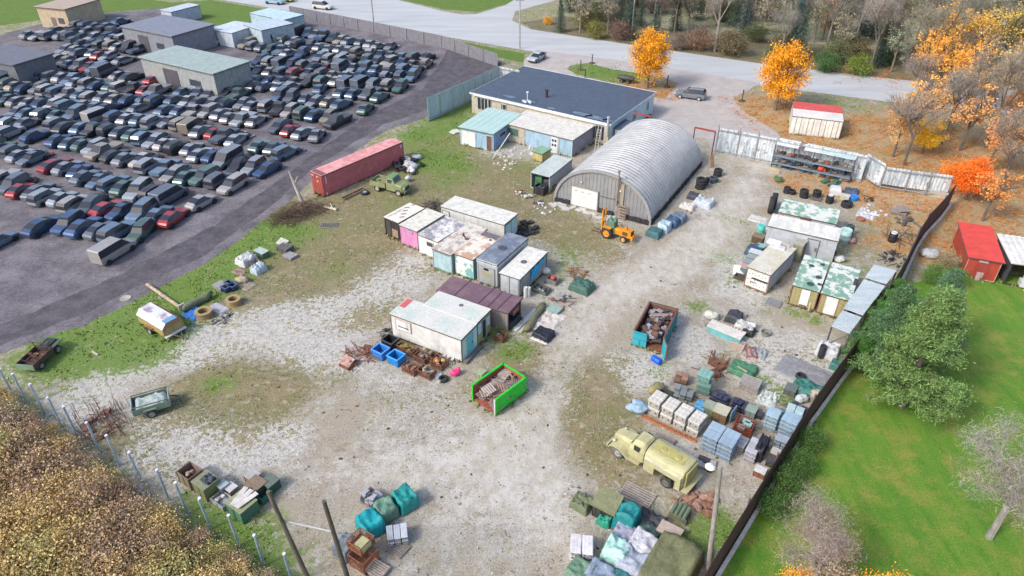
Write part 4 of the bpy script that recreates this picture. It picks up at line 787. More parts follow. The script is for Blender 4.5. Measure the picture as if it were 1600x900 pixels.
for z in (0.0, .61, 1.61):
    for i in range(17):
        x = .35 + i * (L - .7) / 16 + rr.uniform(-.1, .1); m = MB(); k = rr.random(); w_ = rr.uniform(.3, .5)
        if k < .4: m.blob((0, 0, .2), (w_ * .7, .4, .22), rr.random() * 9, .5, 6).tube((-.3, 0, .2), (.3, .1, .34), .06, n=6); nm, mt = 'axle_part', 'rust'
        elif k < .7: m.lathe([(0, .1), (.12, .1), (.16, .22), (.34, .24), (.38, .12), (.34, 0), (0, 0)], 12); nm, mt = 'spare_wheel', 'rubber'
        else: m.bb(-w_ / 2, w_ / 2, -.3, .3, .0, .32).bb(-w_ / 2 + .05, w_ / 2 - .05, -.25, .25, .321, .4); nm, mt = 'parts_box', 'paint'
        c = rr.choice(PC)
        if z == .61 and i == 10: m = MB().blob((0, 0, .3), (.42, .4, .32), 4); nm, mt, c = 'red_tank', 'clean', (.6, .06, .04)
        lbl = {'axle_part': 'dark greasy metal part', 'spare_wheel': 'small black wheel lying flat', 'parts_box': 'dark box of parts', 'red_tank': 'bright red tank'}[nm]
        lv = {0.0: 'on the ground under the parts rack', .61: 'on the lower shelf of the parts rack', 1.61: 'on the upper shelf of the parts rack'}[z]
        one(nm, lbl + ' ' + lv, {'axle_part': 'machine part', 'spare_wheel': 'wheel', 'parts_box': 'box', 'red_tank': 'tank'}[nm], m, mt, rk_at(x, rr.uniform(.4, D - .5) if z else rr.uniform(.1, .6), z), rr.uniform(0, 3), c, 'parts stored on the rack')

# ------------------------------------------------------------ wheels and vehicles
def wheel(parent, c, r=.4, w_=.26, rim=(.3, .3, .28), side=1, tyre=(.035, .035, .035), ax='Y'):
    """tyre with a rim; the axle runs along the local y axis, side = +1 shows its face to +y"""
    M = Matrix.Translation(c) @ Matrix.Rotation(-math.pi / 2 * side, 4, 'X'); m = MB(); m.M = M
    m.lathe([(r * .6, w_ / 2 - .02), (r * .68, w_ / 2), (r * .93, w_ / 2 - .01), (r, w_ / 2 - .05), (r, -w_ / 2 + .05), (r * .93, -w_ / 2 + .01), (r * .68, -w_ / 2), (r * .6, -w_ / 2 + .02)], 22)
    t = put('wheel', m, 'rubber', parent, tyre, smooth=True)
    m = MB(); m.M = M; m.lathe([(0, w_ / 2 - .01), (r * .2, w_ / 2 - .01), (r * .24, w_ / 2 - .05), (r * .5, w_ / 2 - .07), (r * .6, w_ / 2 - .01), (r * .61, -w_ / 2 + .02), (0, -w_ / 2 + .04)], 20); put('rim', m, 'paint', t, rim); return t
def vroot(name, label, cat, front, rear, half_track, ahead=None):
    """front / rear: photo positions where the near-side wheels touch the ground; local +x points to the front"""
    f, r_ = G(*front), G(*rear); h = (f - r_).normalized(); n_ = Vector((-h.y, h.x, 0)); 
    if n_.y < 0: n_ = -n_
    c = (f + r_) / 2 + n_ * half_track; o = root(name, label, cat, c, math.atan2(h.y, h.x)); near = -1 if n_.dot(Vector((-h.y, h.x, 0))) > 0 else 1
    return o, (f - r_).length, near
def sec(x, pts): return [(x, y, z) for y, z in pts]
def rbox(x, hw_, z0, z1, r=.15, tw=None):
    """rounded box cross-section at x"""
    tw = hw_ if tw is None else tw; return [(x, -hw_, z0), (x, hw_, z0), (x, hw_, z0 + (z1 - z0) * .55), (x, tw, z1 - r), (x, tw - r, z1), (x, -tw + r, z1), (x, -tw, z1 - r), (x, -hw_, z0 + (z1 - z0) * .55)]

# tanker truck
YEL = (.46, .44, .24)
o, wb, nr = vroot('tanker_truck', 'old pale yellow military tanker truck parked beside the stacked cases', 'tanker truck', (964, 714), (1042, 762), .95)
wb = max(wb, 3.6); xf, xr = wb / 2, -wb / 2
for y in (-.9, .9):
    wheel(o, (xf, y, .44), .44, .26, (.33, .33, .30), 1 if y > 0 else -1, (.12, .12, .115)); 
    for k in (0, -.0): wheel(o, (xr + .15, y, .44), .44, .34, (.33, .33, .30), 1 if y > 0 else -1, (.12, .12, .115))
put('chassis', MB().bb(-3.0, xf + .8, -.4, .4, .55, .75), 'paint', o, (.2, .19, .1))
m = MB(); m.loft([rbox(xf + .75, .32, .8, 1.35, .12), rbox(xf + .5, .44, .75, 1.52, .15), rbox(xf - .1, .52, .75, 1.62, .18), rbox(xf - .75, .60, .75, 1.70, .2)]); put('hood', m, 'paint', o, YEL, smooth=False)
m = MB()
for i in range(7): m.bb(xf + .755, xf + .80, -.27 + i * .085, -.24 + i * .085, .82, 1.28)
put('grille', m, 'paint', o, (.2, .18, .08))
for y in (-1, 1):
    m = MB(); pts = [(xf + .72, .78), (xf + .6, .98), (xf + .25, 1.12), (xf - .2, 1.08), (xf - .55, .85), (xf - .85, .6)]
    m.loft([[(x, y * .48, z), (x, y * 1.08, z - .06), (x, y * 1.1, z - .16), (x, y * .48, z - .1)] for x, z in pts]); put('fender', m, 'paint', o, YEL)
    m = MB(); m.M = Matrix.Translation((xf + .5, y * .72, 1.16)); m.blob((0, 0, 0), (.13, .12, .12), 1, 0); put('headlight', m, 'clean', o, (.55, .55, .45), smooth=True)
    put('running_board', MB().bb(xf - 1.75, xf - .86, min(y * .6, y * 1.08), max(y * .6, y * 1.08), .52, .58), 'paint', o, YEL)
put('bumper', MB().bb(xf + .82, xf + .94, -1.0, 1.0, .55, .75), 'paint', o, YEL)
m = MB(); x0 = xf - .76; m.loft([rbox(x0, .82, .75, 1.65, .2, .75), rbox(x0 - .25, .86, .75, 2.12, .2, .72), rbox(x0 - .5, .86, .75, 2.22, .25, .72), rbox(x0 - 1.05, .86, .75, 2.2, .25, .72), rbox(x0 - 1.2, .84, .75, 2.05, .25, .7)])
cab = put('cab', m, 'paint', o, YEL)
for y in (-1, 1): put('side_window', MB().bb(x0 - .85, x0 - .4, min(y * .8, y * .875), max(y * .8, y * .875), 1.52, 1.9), 'glass', cab, (.04, .04, .04))
for y in (-.36, .36): put('windscreen', MB().box((x0 - .1, y, 1.88), (.03, .6, .4), rot=(0, -.55, 0)), 'glass', cab, (.05, .055, .05))
xt0, xt1 = x0 - 1.3, x0 - 4.3; n_ = 14
def tsec(x, k=1): return [(x, 1.0 * k * math.copysign(abs(math.cos(a)) ** .62, math.cos(a)), 1.5 + .62 * k * math.copysign(abs(math.sin(a)) ** .7, math.sin(a))) for a in [2 * math.pi * (i + .5) / 20 for i in range(20)]]
m = MB(); m.loft([tsec(xt0, .9), tsec(xt0 - .06), tsec(xt1 + .06), tsec(xt1, .9)]); tk = put('tank', m, 'paint', o, YEL)
put('top_panel', MB().bb(xt1 + .5, xt0 - .3, -.42, .42, 2.115, 2.15), 'paint', tk, (.46, .42, .14)); 
for x in (xt0 - .9, xt1 + 1.0): m = MB(); m.M = Matrix.Translation((x, 0, 2.15)); m.lathe([(0, .06), (.2, .06), (.24, 0)], 14); put('hatch', m, 'paint', tk, (.42, .36, .14))
for y in (-1, 1):
    put('side_box', MB().bb(xt1 + .1, xt0 - .1, min(y * 1.0, y * 1.12), max(y * 1.0, y * 1.12), 1.22, 1.62), 'paint', o, YEL)
    put('catwalk', MB().bb(xt1 + .1, xt0 - .1, min(y * .92, y * 1.14), max(y * .92, y * 1.14), 1.63, 1.68), 'paint', o, (.66, .63, .52))
    put('skirt', MB().bb(xt0 - .9, xt0 - .1, min(y * .9, y * 1.1), max(y * .9, y * 1.1), .55, 1.21), 'paint', o, YEL); put('skirt', MB().bb(xt1 + .1, xt1 + .5, min(y * .9, y * 1.1), max(y * .9, y * 1.1), .5, 1.21), 'paint', o, YEL)
put('rear_step', MB().bb(xt1 - .45, xt1 - .02, -1.05, 1.05, .55, .63), 'paint', o, YEL); put('rear_cabinet', MB().bb(xt1 - .12, xt1 - .005, -.7, .7, .7, 1.9), 'paint', o, (.44, .40, .15))

# green army pickup by the red container
GRN = (.25, .29, .14)
o, wb, nr = vroot('army_pickup', 'small olive green army pickup truck parked by the red container', 'pickup truck', (623, 306.5), (590, 299), .8)
xf, xr = wb / 2, -wb / 2
for x in (xf, xr):
    for y in (-.78, .78): wheel(o, (x, y, .42), .42, .24, (.42, .42, .38), 1 if y > 0 else -1)
m = MB(); m.loft([rbox(xf + .75, .55, .6, 1.15, .15), rbox(xf + .4, .82, .5, 1.32, .15), rbox(xf - .4, .85, .5, 1.42, .15)]); put('hood', m, 'paint', o, GRN)
m = MB(); m.loft([rbox(xf - .41, .85, .5, 1.42, .1), rbox(xf - .75, .85, .5, 2.0, .1, .72), rbox(xf - 1.5, .85, .5, 2.02, .1, .72), rbox(xf - 1.6, .85, .5, 1.5, .1, .8)]); cab = put('cab', m, 'paint', o, GRN)
put('cab_roof', MB().bb(xf - 1.55, xf - .72, -.74, .74, 2.025, 2.08), 'paint', cab, (.16, .30, .14)); put('windscreen', MB().box((xf - .60, 0, 1.72), (.03, 1.3, .5), rot=(0, -.52, 0)), 'glass', cab, (.05, .07, .07))
for y in (-1, 1): put('side_window', MB().bb(xf - 1.4, xf - .85, min(y * .76, y * .84), max(y * .76, y * .84), 1.45, 1.85), 'glass', cab, (.06, .08, .08))
m = MB(); x1 = xf - 1.7; x2 = xr - .85
m.bb(x2, x1, -.9, .9, .75, .82); m.bb(x2, x1, -.92, -.86, .7, 1.3); m.bb(x2, x1, .86, .92, .7, 1.3); m.bb(x2, x2 + .06, -.86, .86, .7, 1.3); m.bb(x1 - .06, x1, -.86, .86, .7, 1.35); put('cargo_bed', m, 'paint', o, GRN)
m = MB()
for i in range(7): m.box((x2 + .3 + i * .26, rnd.uniform(-.3, .3), 1.0 + .05 * i % .2), (1.3, .12, .08), rot=(0, rnd.uniform(-.1, .1), rnd.uniform(-.5, .5)))
put('slat_seat', m, 'wood', o, (.3, .28, .18)); put('bumper', MB().bb(xf + .8, xf + .92, -.85, .85, .5, .72), 'paint', o, (.2, .2, .16))
m = MB(); [m.bb(xf + .76, xf + .79, -.4 + i * .12, -.36 + i * .12, .75, 1.12) for i in range(7)]; put('grille', m, 'paint', o, (.08, .09, .05))
for y in (-.62, .62): m = MB(); m.blob((xf + .7, y, 1.0), (.1, .11, .11), 0, 0, 6); put('headlight', m, 'clean', o, (.6, .6, .55))

# yellow tractor forklift
YO = (.72, .28, .01)
o, wb, nr = vroot('forklift', 'orange yellow rough terrain tractor forklift parked before the arched hut', 'forklift', (947, 372), (971, 380), .75)
xb, xs = wb / 2, -wb / 2
for y in (-.72, .72): wheel(o, (xb, y, .62), .62, .4, YO, 1 if y > 0 else -1); wheel(o, (xs - .05, y * .75, .36), .36, .24, (.7, .4, .1), 1 if y > 0 else -1)
m = MB(); m.loft([rbox(xb + .35, .38, .6, 1.15, .1), rbox(xs + .5, .36, .6, 1.25, .1)]); m.bb(xs - .75, xs + .5, -.36, .36, .55, 1.35); put('body', m, 'paint', o, YO); 
m = MB(); [m.bb(xs - .79, xs - .76, -.3 + i * .1, -.26 + i * .1, .7, 1.25) for i in range(7)]; put('grille', m, 'paint', o, (.1, .06, .02)); put('weight', MB().bb(xs - 1.0, xs - .8, -.4, .4, .4, .85), 'paint', o, YO)
for y in (-1, 1): put('fender', MB().bb(xb - .5, xb + .45, min(y * .5, y * .95), max(y * .5, y * .95), 1.27, 1.33), 'paint', o, YO); put('vent', MB().bb(xs - .4, xs + .2, min(y * .355, y * .375), max(y * .355, y * .375), .75, 1.15), 'paint', o, (.12, .07, .03))
put('seat', MB().bb(xb - .3, xb + .1, -.22, .22, 1.26, 1.4).bb(xb - .4, xb - .3, -.22, .22, 1.26, 1.75), 'rubber', o, (.05, .05, .05)); put('cloth', MB().tarp(.9, .8, 1.55, 3), 'cloth', o, (.10, .20, .14)).location = (xb - .2, 0, .4)
m = MB(); xm = xb + .75
for y in (-.35, .35): m.bb(xm, xm + .12, y - .06, y + .06, .12, 2.9)
for z in (.4, 1.3, 2.1, 2.8): m.bb(xm + .02, xm + .1, -.3, .3, z, z + .1)
put('mast', m, 'paint', o, YO); put('chain', MB().bb(xm + .03, xm + .09, -.04, .04, .5, 2.8), 'rust', o, (.1, .06, .03)); put('carriage', MB().bb(xm + .13, xm + .2, -.5, .5, .2, .6), 'paint', o, (.3, .14, .03))
for y in (-.3, .3): put('fork', MB().bb(xm + .21, xm + 1.3, y - .06, y + .06, .12, .17), 'rust', o, (.12, .08, .06))
m = MB(); m.bar((xs + .3, 0, 1.36), (xs + .62, 0, 1.72), .04, .04); m.M = Matrix.Translation((xs + .65, 0, 1.74)) @ Matrix.Rotation(-.6, 4, 'Y'); m.lathe([(.17, .0), (.2, .02), (.2, -.02), (.17, 0)], 14); put('steering_wheel', m, 'rubber', o, DARK)
put('exhaust', MB().tube((xs - .2, .15, 1.35), (xs - .2, .15, 1.75), .04), 'rust', o, (.1, .07, .05))

# modern cars on the forecourt
def car_body(L_, W_, kind='suv'):
    hw_ = W_ / 2; f = L_ / 2
    if kind == 'suv': st_ = [(-f, .45, .85, .85, .8, .8), (-f + .08, .35, .95, 1.3, .86, .7), (-f + .35, .3, 1.0, 1.62, .9, .66), (-f + 1.2, .3, 1.0, 1.68, .92, .67), (-f + 2.5, .3, .98, 1.64, .92, .66), (f - 1.75, .3, .96, 1.45, .92, .68), (f - 1.2, .3, .98, 1.0, .9, .78), (f - .3, .32, .9, .92, .86, .74), (f, .42, .72, .74, .7, .6)]
    else: st_ = [(-f, .42, .75, .76, .75, .7), (-f + .15, .35, .88, .95, .84, .72), (-f + .55, .28, .9, 1.15, .88, .66), (-f + 1.35, .28, .9, 1.42, .9, .62), (-f + 2.3, .28, .88, 1.43, .9, .62), (f - 1.95, .28, .86, 1.3, .9, .64), (f - 1.15, .28, .86, .9, .88, .76), (f - .25, .3, .74, .78, .84, .7), (f, .4, .6, .62, .66, .55)]
    return [(x, zb, zl, zt, a * hw_, b * hw_) for x, zb, zl, zt, a, b in st_]
def car_mesh(st_, rec=.62):
    """slot 0 paint, 1 glass, 2 dark"""
    m = MB(); n = len(st_); vs = []
    for x, zb, zl, zt, a, b in st_: vs += [(x, -a * .94, zb), (x, -a, (zb + zl) / 2), (x, -a, zl), (x, -b, zt), (x, b, zt), (x, a, zl), (x, a, (zb + zl) / 2), (x, a * .94, zb)]
    fs = []; sl = []
    for k in range(n - 1):
        h0 = st_[k][3] - st_[k][2]; h1 = st_[k + 1][3] - st_[k + 1][2]
        for i in range(8):
            j = (i + 1) % 8; fs.append((k * 8 + i, (k + 1) * 8 + i, (k + 1) * 8 + j, k * 8 + j)); dz = abs(st_[k + 1][3] - st_[k][3])
            g = 0
            if i in (2, 4) and max(h0, h1) > .25: g = 1
            if i == 3 and dz > .18 and max(h0, h1) > .25: g = 1
            if i == 7: g = 2
            sl.append(g)
    fs += [tuple(range(8)), tuple(range((n - 1) * 8, n * 8))[::-1]]; sl += [0, 0]
    for f_, s_ in zip(fs, sl): m.add([], [], 0); m.f.append(f_); m.s.append(s_)
    m.v = vs; return m
def hero_car(name, label, front, rear, col, kind, L_, W_):
    o, wb, nr = vroot(name, label, 'car', front, rear, W_ / 2 - .1); st_ = car_body(L_, W_, kind); m = car_mesh(st_); full = m
    for nm, sl, mt, c in (('body', (0, 2), 'carpaint', col), ('window_band', (1,), 'glass', (.03, .035, .045))):
        q = MB(); q.v = full.v; q.f = [f for f, s_ in zip(full.f, full.s) if s_ in sl]; q.s = [0] * len(q.f); put(nm, q, mt, o, c)
    for x in (L_ / 2 - .85, -L_ / 2 + .85):
        for y in (-1, 1): wheel(o, (x, y * (W_ / 2 - .1), .34), .34, .22, (.5, .5, .52), y)
    for y in (-1, 1):
        m = MB(); m.box((L_ / 2 - .12, y * W_ * .34, .74), (.25, .32, .12), rot=(0, .25, y * -.35)); put('headlight', m, 'clean', o, (.7, .72, .75)); put('tail_light', MB().box((-L_ / 2 + .1, y * W_ * .37, .98), (.14, .22, .14)), 'clean', o, (.4, .03, .03))
        put('mirror', MB().box((L_ / 2 - 1.55, y * (W_ / 2 + .04), 1.02), (.12, .16, .12)), 'carpaint', o, col)
        if kind == 'suv': put('roof_rail', MB().bar((-L_ / 2 + .5, y * W_ * .31, 1.70), (L_ / 2 - 2.0, y * W_ * .31, 1.66), .04, .04), 'metal', o, (.6, .6, .6))
    put('bumper', MB().bb(L_ / 2 - .02, L_ / 2 + .05, -W_ * .3, W_ * .3, .35, .5), 'rubber', o, DARK); put('number_plate', MB().box((-L_ / 2 - .02, 0, .75), (.03, .45, .12)), 'clean', o, (.6, .62, .6)); return o
hero_car('parked_car', 'grey family SUV parked on the gravel forecourt', (1062, 154), (1091, 158), (.20, .23, .26), 'suv', 4.6, 1.85)
hero_car('parked_car', 'silver car parked at the road edge behind the workshop', (838, 99.5), (852, 92), (.42, .46, .50), 'sedan', 4.4, 1.8)

# burnt out jeep
o, wb, nr = vroot('burnt_jeep', 'stripped rusty jeep wreck without roof at the far left of the yard', 'jeep wreck', (93, 551), (67, 576), .72)
xf, xr = wb / 2, -wb / 2; JG = (.09, .12, .09)
for x in (xf, xr):
    for y in (-.7, .7): wheel(o, (x, y, .37), .37, .22, (.3, .3, .28), 1 if y > 0 else -1)
m = MB(); m.bb(xr - .7, xf - .5, -.7, .7, .48, .54); m.bb(xr - .7, xf - .5, -.78, -.72, .45, .95); m.bb(xr - .7, xf - .5, .72, .78, .45, .95); put('tub', m, 'rust', o, (.09, .055, .045)); put('tailgate', MB().bb(xr - .78, xr - .71, -.78, .78, .45, .95), 'paint', o, (.20, .30, .20))
m = MB()
for y in (-1, 1): m.bb(xf - .5, xf + .65, min(y * .5, y * .82), max(y * .5, y * .82), .82, .9)
m.bb(xf + .6, xf + .68, -.5, .5, .5, .95); put('fender', m, 'paint', o, JG); put('grille', MB().bb(xf + .69, xf + .73, -.4, .4, .55, .92), 'rust', o, (.08, .08, .07))
put('hood_panel', MB().bb(xf - .45, xf + .6, -.34, .34, .93, .97), 'paint', o, (.03, .045, .045)); put('dashboard', MB().bb(xf - .56, xf - .48, -.75, .75, .6, 1.0), 'rust', o, (.07, .05, .045)); put('bonnet_side', MB().bb(xf - .5, xf + .6, -.38, -.35, .55, .93).bb(xf - .5, xf + .6, .35, .38, .55, .93), 'paint', o, (.06, .09, .07)); put('engine', MB().bb(xf - .4, xf + .4, -.25, .25, .5, .85).blob((xf, 0, .9), (.3, .2, .15), 2), 'rust', o, (.10, .08, .07))
m = MB(); m.bar((xf - .5, -.7, .9), (xf - .7, -.7, 1.5), .05, .05); m.bar((xf - .5, .7, .9), (xf - .7, .7, 1.5), .05, .05); m.bar((xf - .7, -.7, 1.5), (xf - .7, .7, 1.5), .05, .05); put('windscreen_frame', m, 'rust', o, (.1, .06, .05))
for y in (-.32, .32):
    m = MB(); m.bb(xf - 1.45, xf - 1.0, y - .22, y + .22, .62, .7); m.bar((xf - 1.45, y - .2, .7), (xf - 1.6, y - .2, 1.15), .04, .04); m.bar((xf - 1.45, y + .2, .7), (xf - 1.6, y + .2, 1.15), .04, .04); m.bar((xf - 1.6, y - .2, 1.15), (xf - 1.6, y + .2, 1.15), .04, .04); put('seat_frame', m, 'rust', o, (.2, .1, .07))
m = MB()
for i in range(7): m.bar((xr + rnd.uniform(-.5, .6), rnd.uniform(-.6, .6), .6), (xr + rnd.uniform(-.6, .7), rnd.uniform(-.6, .6), 1.1 + rnd.random() * .4), .035, .035)
put('loose_rods', m, 'rust', o, (.2, .12, .1)); m = MB(); m.M = Matrix.Translation((xf - .8, -.32, 1.05)) @ Matrix.Rotation(-.6, 4, 'Y'); m.lathe([(.17, 0), (.2, .02), (.2, -.02), (.17, 0)], 12); put('steering_wheel', m, 'rust', o, (.06, .05, .05))

# open green trailer
tc = G(240, 640); hd = head((215, 650), (277, 632)); o = root('open_trailer', 'small open green army trailer loaded with a crumpled sheet', 'trailer', tc, hd); TG = (.17, .25, .19)
m = MB(); l, w_ = 1.25, .75
m.bb(-l, l, -w_, w_, .55, .6); put('floor', m, 'paint', o, TG)
for y in (-1, 1): put('side_panel', MB().bb(-l, l, min(y * w_, y * (w_ + .05)), max(y * w_, y * (w_ + .05)), .5, 1.05), 'paint', o, TG); put('top_rail', MB().bar((-l, y * w_, 1.22), (l, y * w_, 1.22), .06, .06).bb(-l, -l + .05, y * w_ - .03, y * w_ + .03, 1.05, 1.22).bb(l - .05, l, y * w_ - .03, y * w_ + .03, 1.05, 1.22), 'paint', o, (.10, .15, .12))
put('tailgate', MB().bb(-l - .05, -l, -w_, w_, .5, 1.15), 'paint', o, (.42, .50, .48)); put('headboard', MB().bb(l, l + .05, -w_, w_, .5, 1.15), 'paint', o, (.42, .50, .48))
for y in (-1, 1): wheel(o, (-.1, y * .86, .37), .37, .22, (.3, .34, .3), y); put('mudguard', MB().bb(-.55, .35, min(y * .78, y * .98), max(y * .78, y * .98), .78, .82), 'paint', o, TG)
m = MB(); m.bar((l, -.5, .5), (l + 1.0, 0, .5), .08, .08); m.bar((l, .5, .5), (l + 1.0, 0, .5), .08, .08); m.tube((l + .7, 0, 0), (l + .7, 0, .55), .04); put('drawbar', m, 'rust', o, (.1, .12, .1))
one('crumpled_sheet', 'crumpled pale plastic sheet lying in the open green trailer', 'sheet', MB().tarp(2.0, 1.3, .35, 12, bump=.2), 'cloth', (tc.x, tc.y, .61), hd, (.42, .48, .46), smooth=True)

# closed patchwork trailer
s = Shed('closed_trailer', 'old closed yellow wooden trailer with patched red white and blue metal top', 'trailer', [(212.5, 487), (254, 511), (280, 491), (241, 467.5)], 1.65)
X2, Y2 = s.Lx / 2, s.Ly / 2; PT = flake('patch_top', (.66, .66, .68), (.36, .28, .36), .8, .52)
m = MB(); m.bb(-X2, X2, -Y2, Y2, .5, 1.2); bd = s.part('body', m, 'wood', (.34, .27, .10))
m = MB(); m.loft([[(-X2, -Y2, 1.2), (-X2, -Y2 + .45, 1.65), (-X2, Y2 - .45, 1.65), (-X2, Y2, 1.2)], [(X2, -Y2, 1.2), (X2, -Y2 + .45, 1.65), (X2, Y2 - .45, 1.65), (X2, Y2, 1.2)]]); s.part('upper_body', m, 'wood', (.32, .2, .12))
m = MB(); m.bb(-X2 - .03, X2 + .03, -Y2 + .43, Y2 - .43, 1.655, 1.68); s.part('roof', m, PT); 
m = MB(); m.loft([[(-X2 - .03, Y2 - .43, 1.68), (-X2 - .03, Y2 + .02, 1.2), (-X2 - .03, Y2 + .02, 1.17), (-X2 - .03, Y2 - .43, 1.65)], [(X2 + .03, Y2 - .43, 1.68), (X2 + .03, Y2 + .02, 1.2), (X2 + .03, Y2 + .02, 1.17), (X2 + .03, Y2 - .43, 1.65)]]); s.part('roof_side', m, 'paint', (.36, .13, .08))
m = MB(); m.loft([[(-X2 - .03, -Y2 + .43, 1.68), (-X2 - .03, -Y2 - .02, 1.22), (-X2 - .03, -Y2 - .02, 1.19), (-X2 - .03, -Y2 + .43, 1.65)], [(X2 + .03, -Y2 + .43, 1.68), (X2 + .03, -Y2 - .02, 1.22), (X2 + .03, -Y2 - .02, 1.19), (X2 + .03, -Y2 + .43, 1.65)]]); s.part('roof_side', m, 'paint', (.6, .62, .62))
s.part('roof_panel', MB().bb(X2 - .55, X2 + .035, -Y2 + .4, Y2 - .4, 1.684, 1.70), 'paint', (.16, .34, .55))
s.feat('door', 'R', .12, .48, .6, 1.15, (.36, .28, .12), 'wood'); s.feat('door', 'R', .52, .88, .6, 1.15, (.38, .3, .14), 'wood'); s.part('bumper', MB().bb(X2 + .02, X2 + .3, -Y2, Y2, .42, .52), 'paint', (.6, .6, .6))
for y in (-1, 1): wheel(s.r, (-.1, y * (Y2 + .12), .33), .33, .2, (.4, .42, .42), y); s.part('mudguard', MB().bb(-.55, .4, min(y * Y2, y * (Y2 + .22)), max(y * Y2, y * (Y2 + .22)), .72, .77), 'rust', (.3, .12, .08))
m = MB(); m.bar((X2 + .3, -.35, .45), (X2 + 1.2, 0, .42), .07, .07); m.bar((X2 + .3, .35, .45), (X2 + 1.2, 0, .42), .07, .07); m.tube((X2 + 1.1, 0, 0), (X2 + 1.1, 0, .5), .04); s.part('drawbar', m, 'rust', (.14, .1, .07))

# ------------------------------------------------------------ dumpsters
def skip_bin(name, label, quad, h, col, inner, rimc, ribs=True):
    s = Shed(name, label, 'dumpster', quad, h); X2, Y2 = s.Lx / 2, s.Ly / 2; t = .06
    s.part('floor', MB().bb(-X2, X2, -Y2, Y2, .15, .22), 'rust', inner)
    s.part('skid', MB().bb(-X2 + .3, -X2 + .45, -Y2, Y2, 0, .14), 'paint', rimc); s.part('skid', MB().bb(X2 - .45, X2 - .3, -Y2, Y2, 0, .14), 'paint', rimc)
    for k, b_ in (('L', (-X2, -X2 + t, -Y2, Y2)), ('R', (X2 - t, X2, -Y2, Y2)), ('B', (-X2 + t, X2 - t, Y2 - t, Y2))):
        w_ = s.part('side_wall', MB().bb(b_[0], b_[1], b_[2], b_[3], .15, h), 'paint', col)
        q = {'L': (b_[1], b_[1] + .01, b_[2] + .02, b_[3] - .02), 'R': (b_[0] - .01, b_[0], b_[2] + .02, b_[3] - .02), 'B': (b_[0], b_[1], b_[2] - .01, b_[2])}[k]
        put('inner_lining', MB().bb(*q, .23, h - .08), 'rust', w_, inner)
        m = MB()
        if k in 'LR' and ribs:
            n_ = 7
            for i in range(n_):
                y = -Y2 + .1 + (2 * Y2 - .2) * i / (n_ - 1); xo = b_[0] - .06 if k == 'L' else b_[1]; m.bb(xo, xo + .06, y - .05, y + .05, .15, h - .1)
            put('rib', m, 'paint', w_, tuple(c * .8 for c in col))
        m = MB(); e = .05; m.bb(b_[0] - e, b_[1] + e, b_[2] - e * (k == 'B'), b_[3], h, h + .08); put('rim', m, 'paint', w_, rimc)
    return s
def plankpile(s, n_, z0, z1, cols, kind='wood', yb=(-.9, .9), seed=1, sz=(.3, 1.2)):
    r = random.Random(seed); X2, Y2 = s.Lx / 2 - .25, s.Ly / 2 - .2
    for i in range(n_):
        m = MB(); L_ = r.uniform(*sz); k = r.random()
        if kind == 'wood':
            if k < .3:
                for j in range(5): m.box((0, -.36 + j * .18, .09), (.9, .12, .03))
                for y in (-.3, .3): m.box((y, 0, .04), (.08, .84, .06))
                nm, lb, ct = 'pallet', 'broken grey pallet thrown into the green dumpster', 'pallet'
            else: m.box((0, 0, 0), (L_, .14, .04)); nm, lb, ct = 'plank', 'grey brown board thrown into the green dumpster', 'board'
        else:
            m.box((0, 0, 0), (r.uniform(.25, .55), r.uniform(.2, .45), r.uniform(.06, .28))); nm, lb, ct = 'scrap_piece', {0: 'dark', 1: 'rusty', 2: 'pale'}[i % 3] + ' scrap piece heaped in the blue dumpster', 'scrap'
        x, y = r.uniform(-X2, X2) * .85, r.uniform(yb[0], yb[1]) * Y2; zz = z0 + (z1 - z0) * (1 - abs(x) / X2 * .5) * r.random()
        p = s.r.location + Matrix.Rotation(s.rz, 4, 'Z') @ Vector((x, y, zz)); c = cols[i % 3] if kind != 'wood' else r.choice(cols)
        one(nm, lb, ct, m, 'wood' if kind == 'wood' else 'paint', p, col=c, group='load of the %s dumpster' % ('green' if kind == 'wood' else 'blue'), rot=(r.uniform(-.25, .25), r.uniform(-.25, .25), r.uniform(0, 3.1)))
LG = (.015, .56, .03)
s = skip_bin('dumpster', 'bright green dumpster with open end full of broken pallets', [(738, 602), (775, 627), (822, 589), (786, 568)], 1.6, LG, (.33, .10, .07), LG, False)
X2, Y2 = s.Lx / 2, s.Ly / 2
plankpile(s, 95, .55, 1.55, [(.33, .27, .24), (.26, .21, .19), (.42, .36, .32), (.36, .22, .17)], seed=4)
s.part('door_post', MB().bb(-X2 - .02, -X2 + .12, -Y2 - .08, -Y2 - .005, .1, 1.66), 'paint', LG); s.part('door_post', MB().bb(X2 - .12, X2 + .02, -Y2 - .08, -Y2 - .005, .1, 1.66), 'paint', (.5, .55, .52))
BD = (.03, .36, .44)
s = skip_bin('dumpster', 'turquoise blue dumpster with swung open doors full of dark scrap', [(984, 516), (1036, 527), (1061, 485), (1022, 472)], 1.6, BD, (.20, .075, .045), (.16, .07, .05))
X2, Y2 = s.Lx / 2, s.Ly / 2
plankpile(s, 170, .6, 1.6, [(.06, .06, .075), (.17, .09, .06), (.34, .34, .36)], kind='scrap', seed=5)
d = s.part('door', MB().bb(-X2, -X2 + 1.15, -Y2 - .1, -Y2 - .02, .2, 1.6), 'paint', BD); m = MB(); m.bb(-X2 + .05, -X2 + 1.1, -Y2 - .15, -Y2 - .101, .85, .95); m.bb(-X2 + .5, -X2 + .6, -Y2 - .15, -Y2 - .101, .25, .84); m.bb(-X2 + .05, -X2 + 1.1, -Y2 - .15, -Y2 - .101, 1.45, 1.58); put('door_rib', m, 'paint', d, (.03, .28, .34))
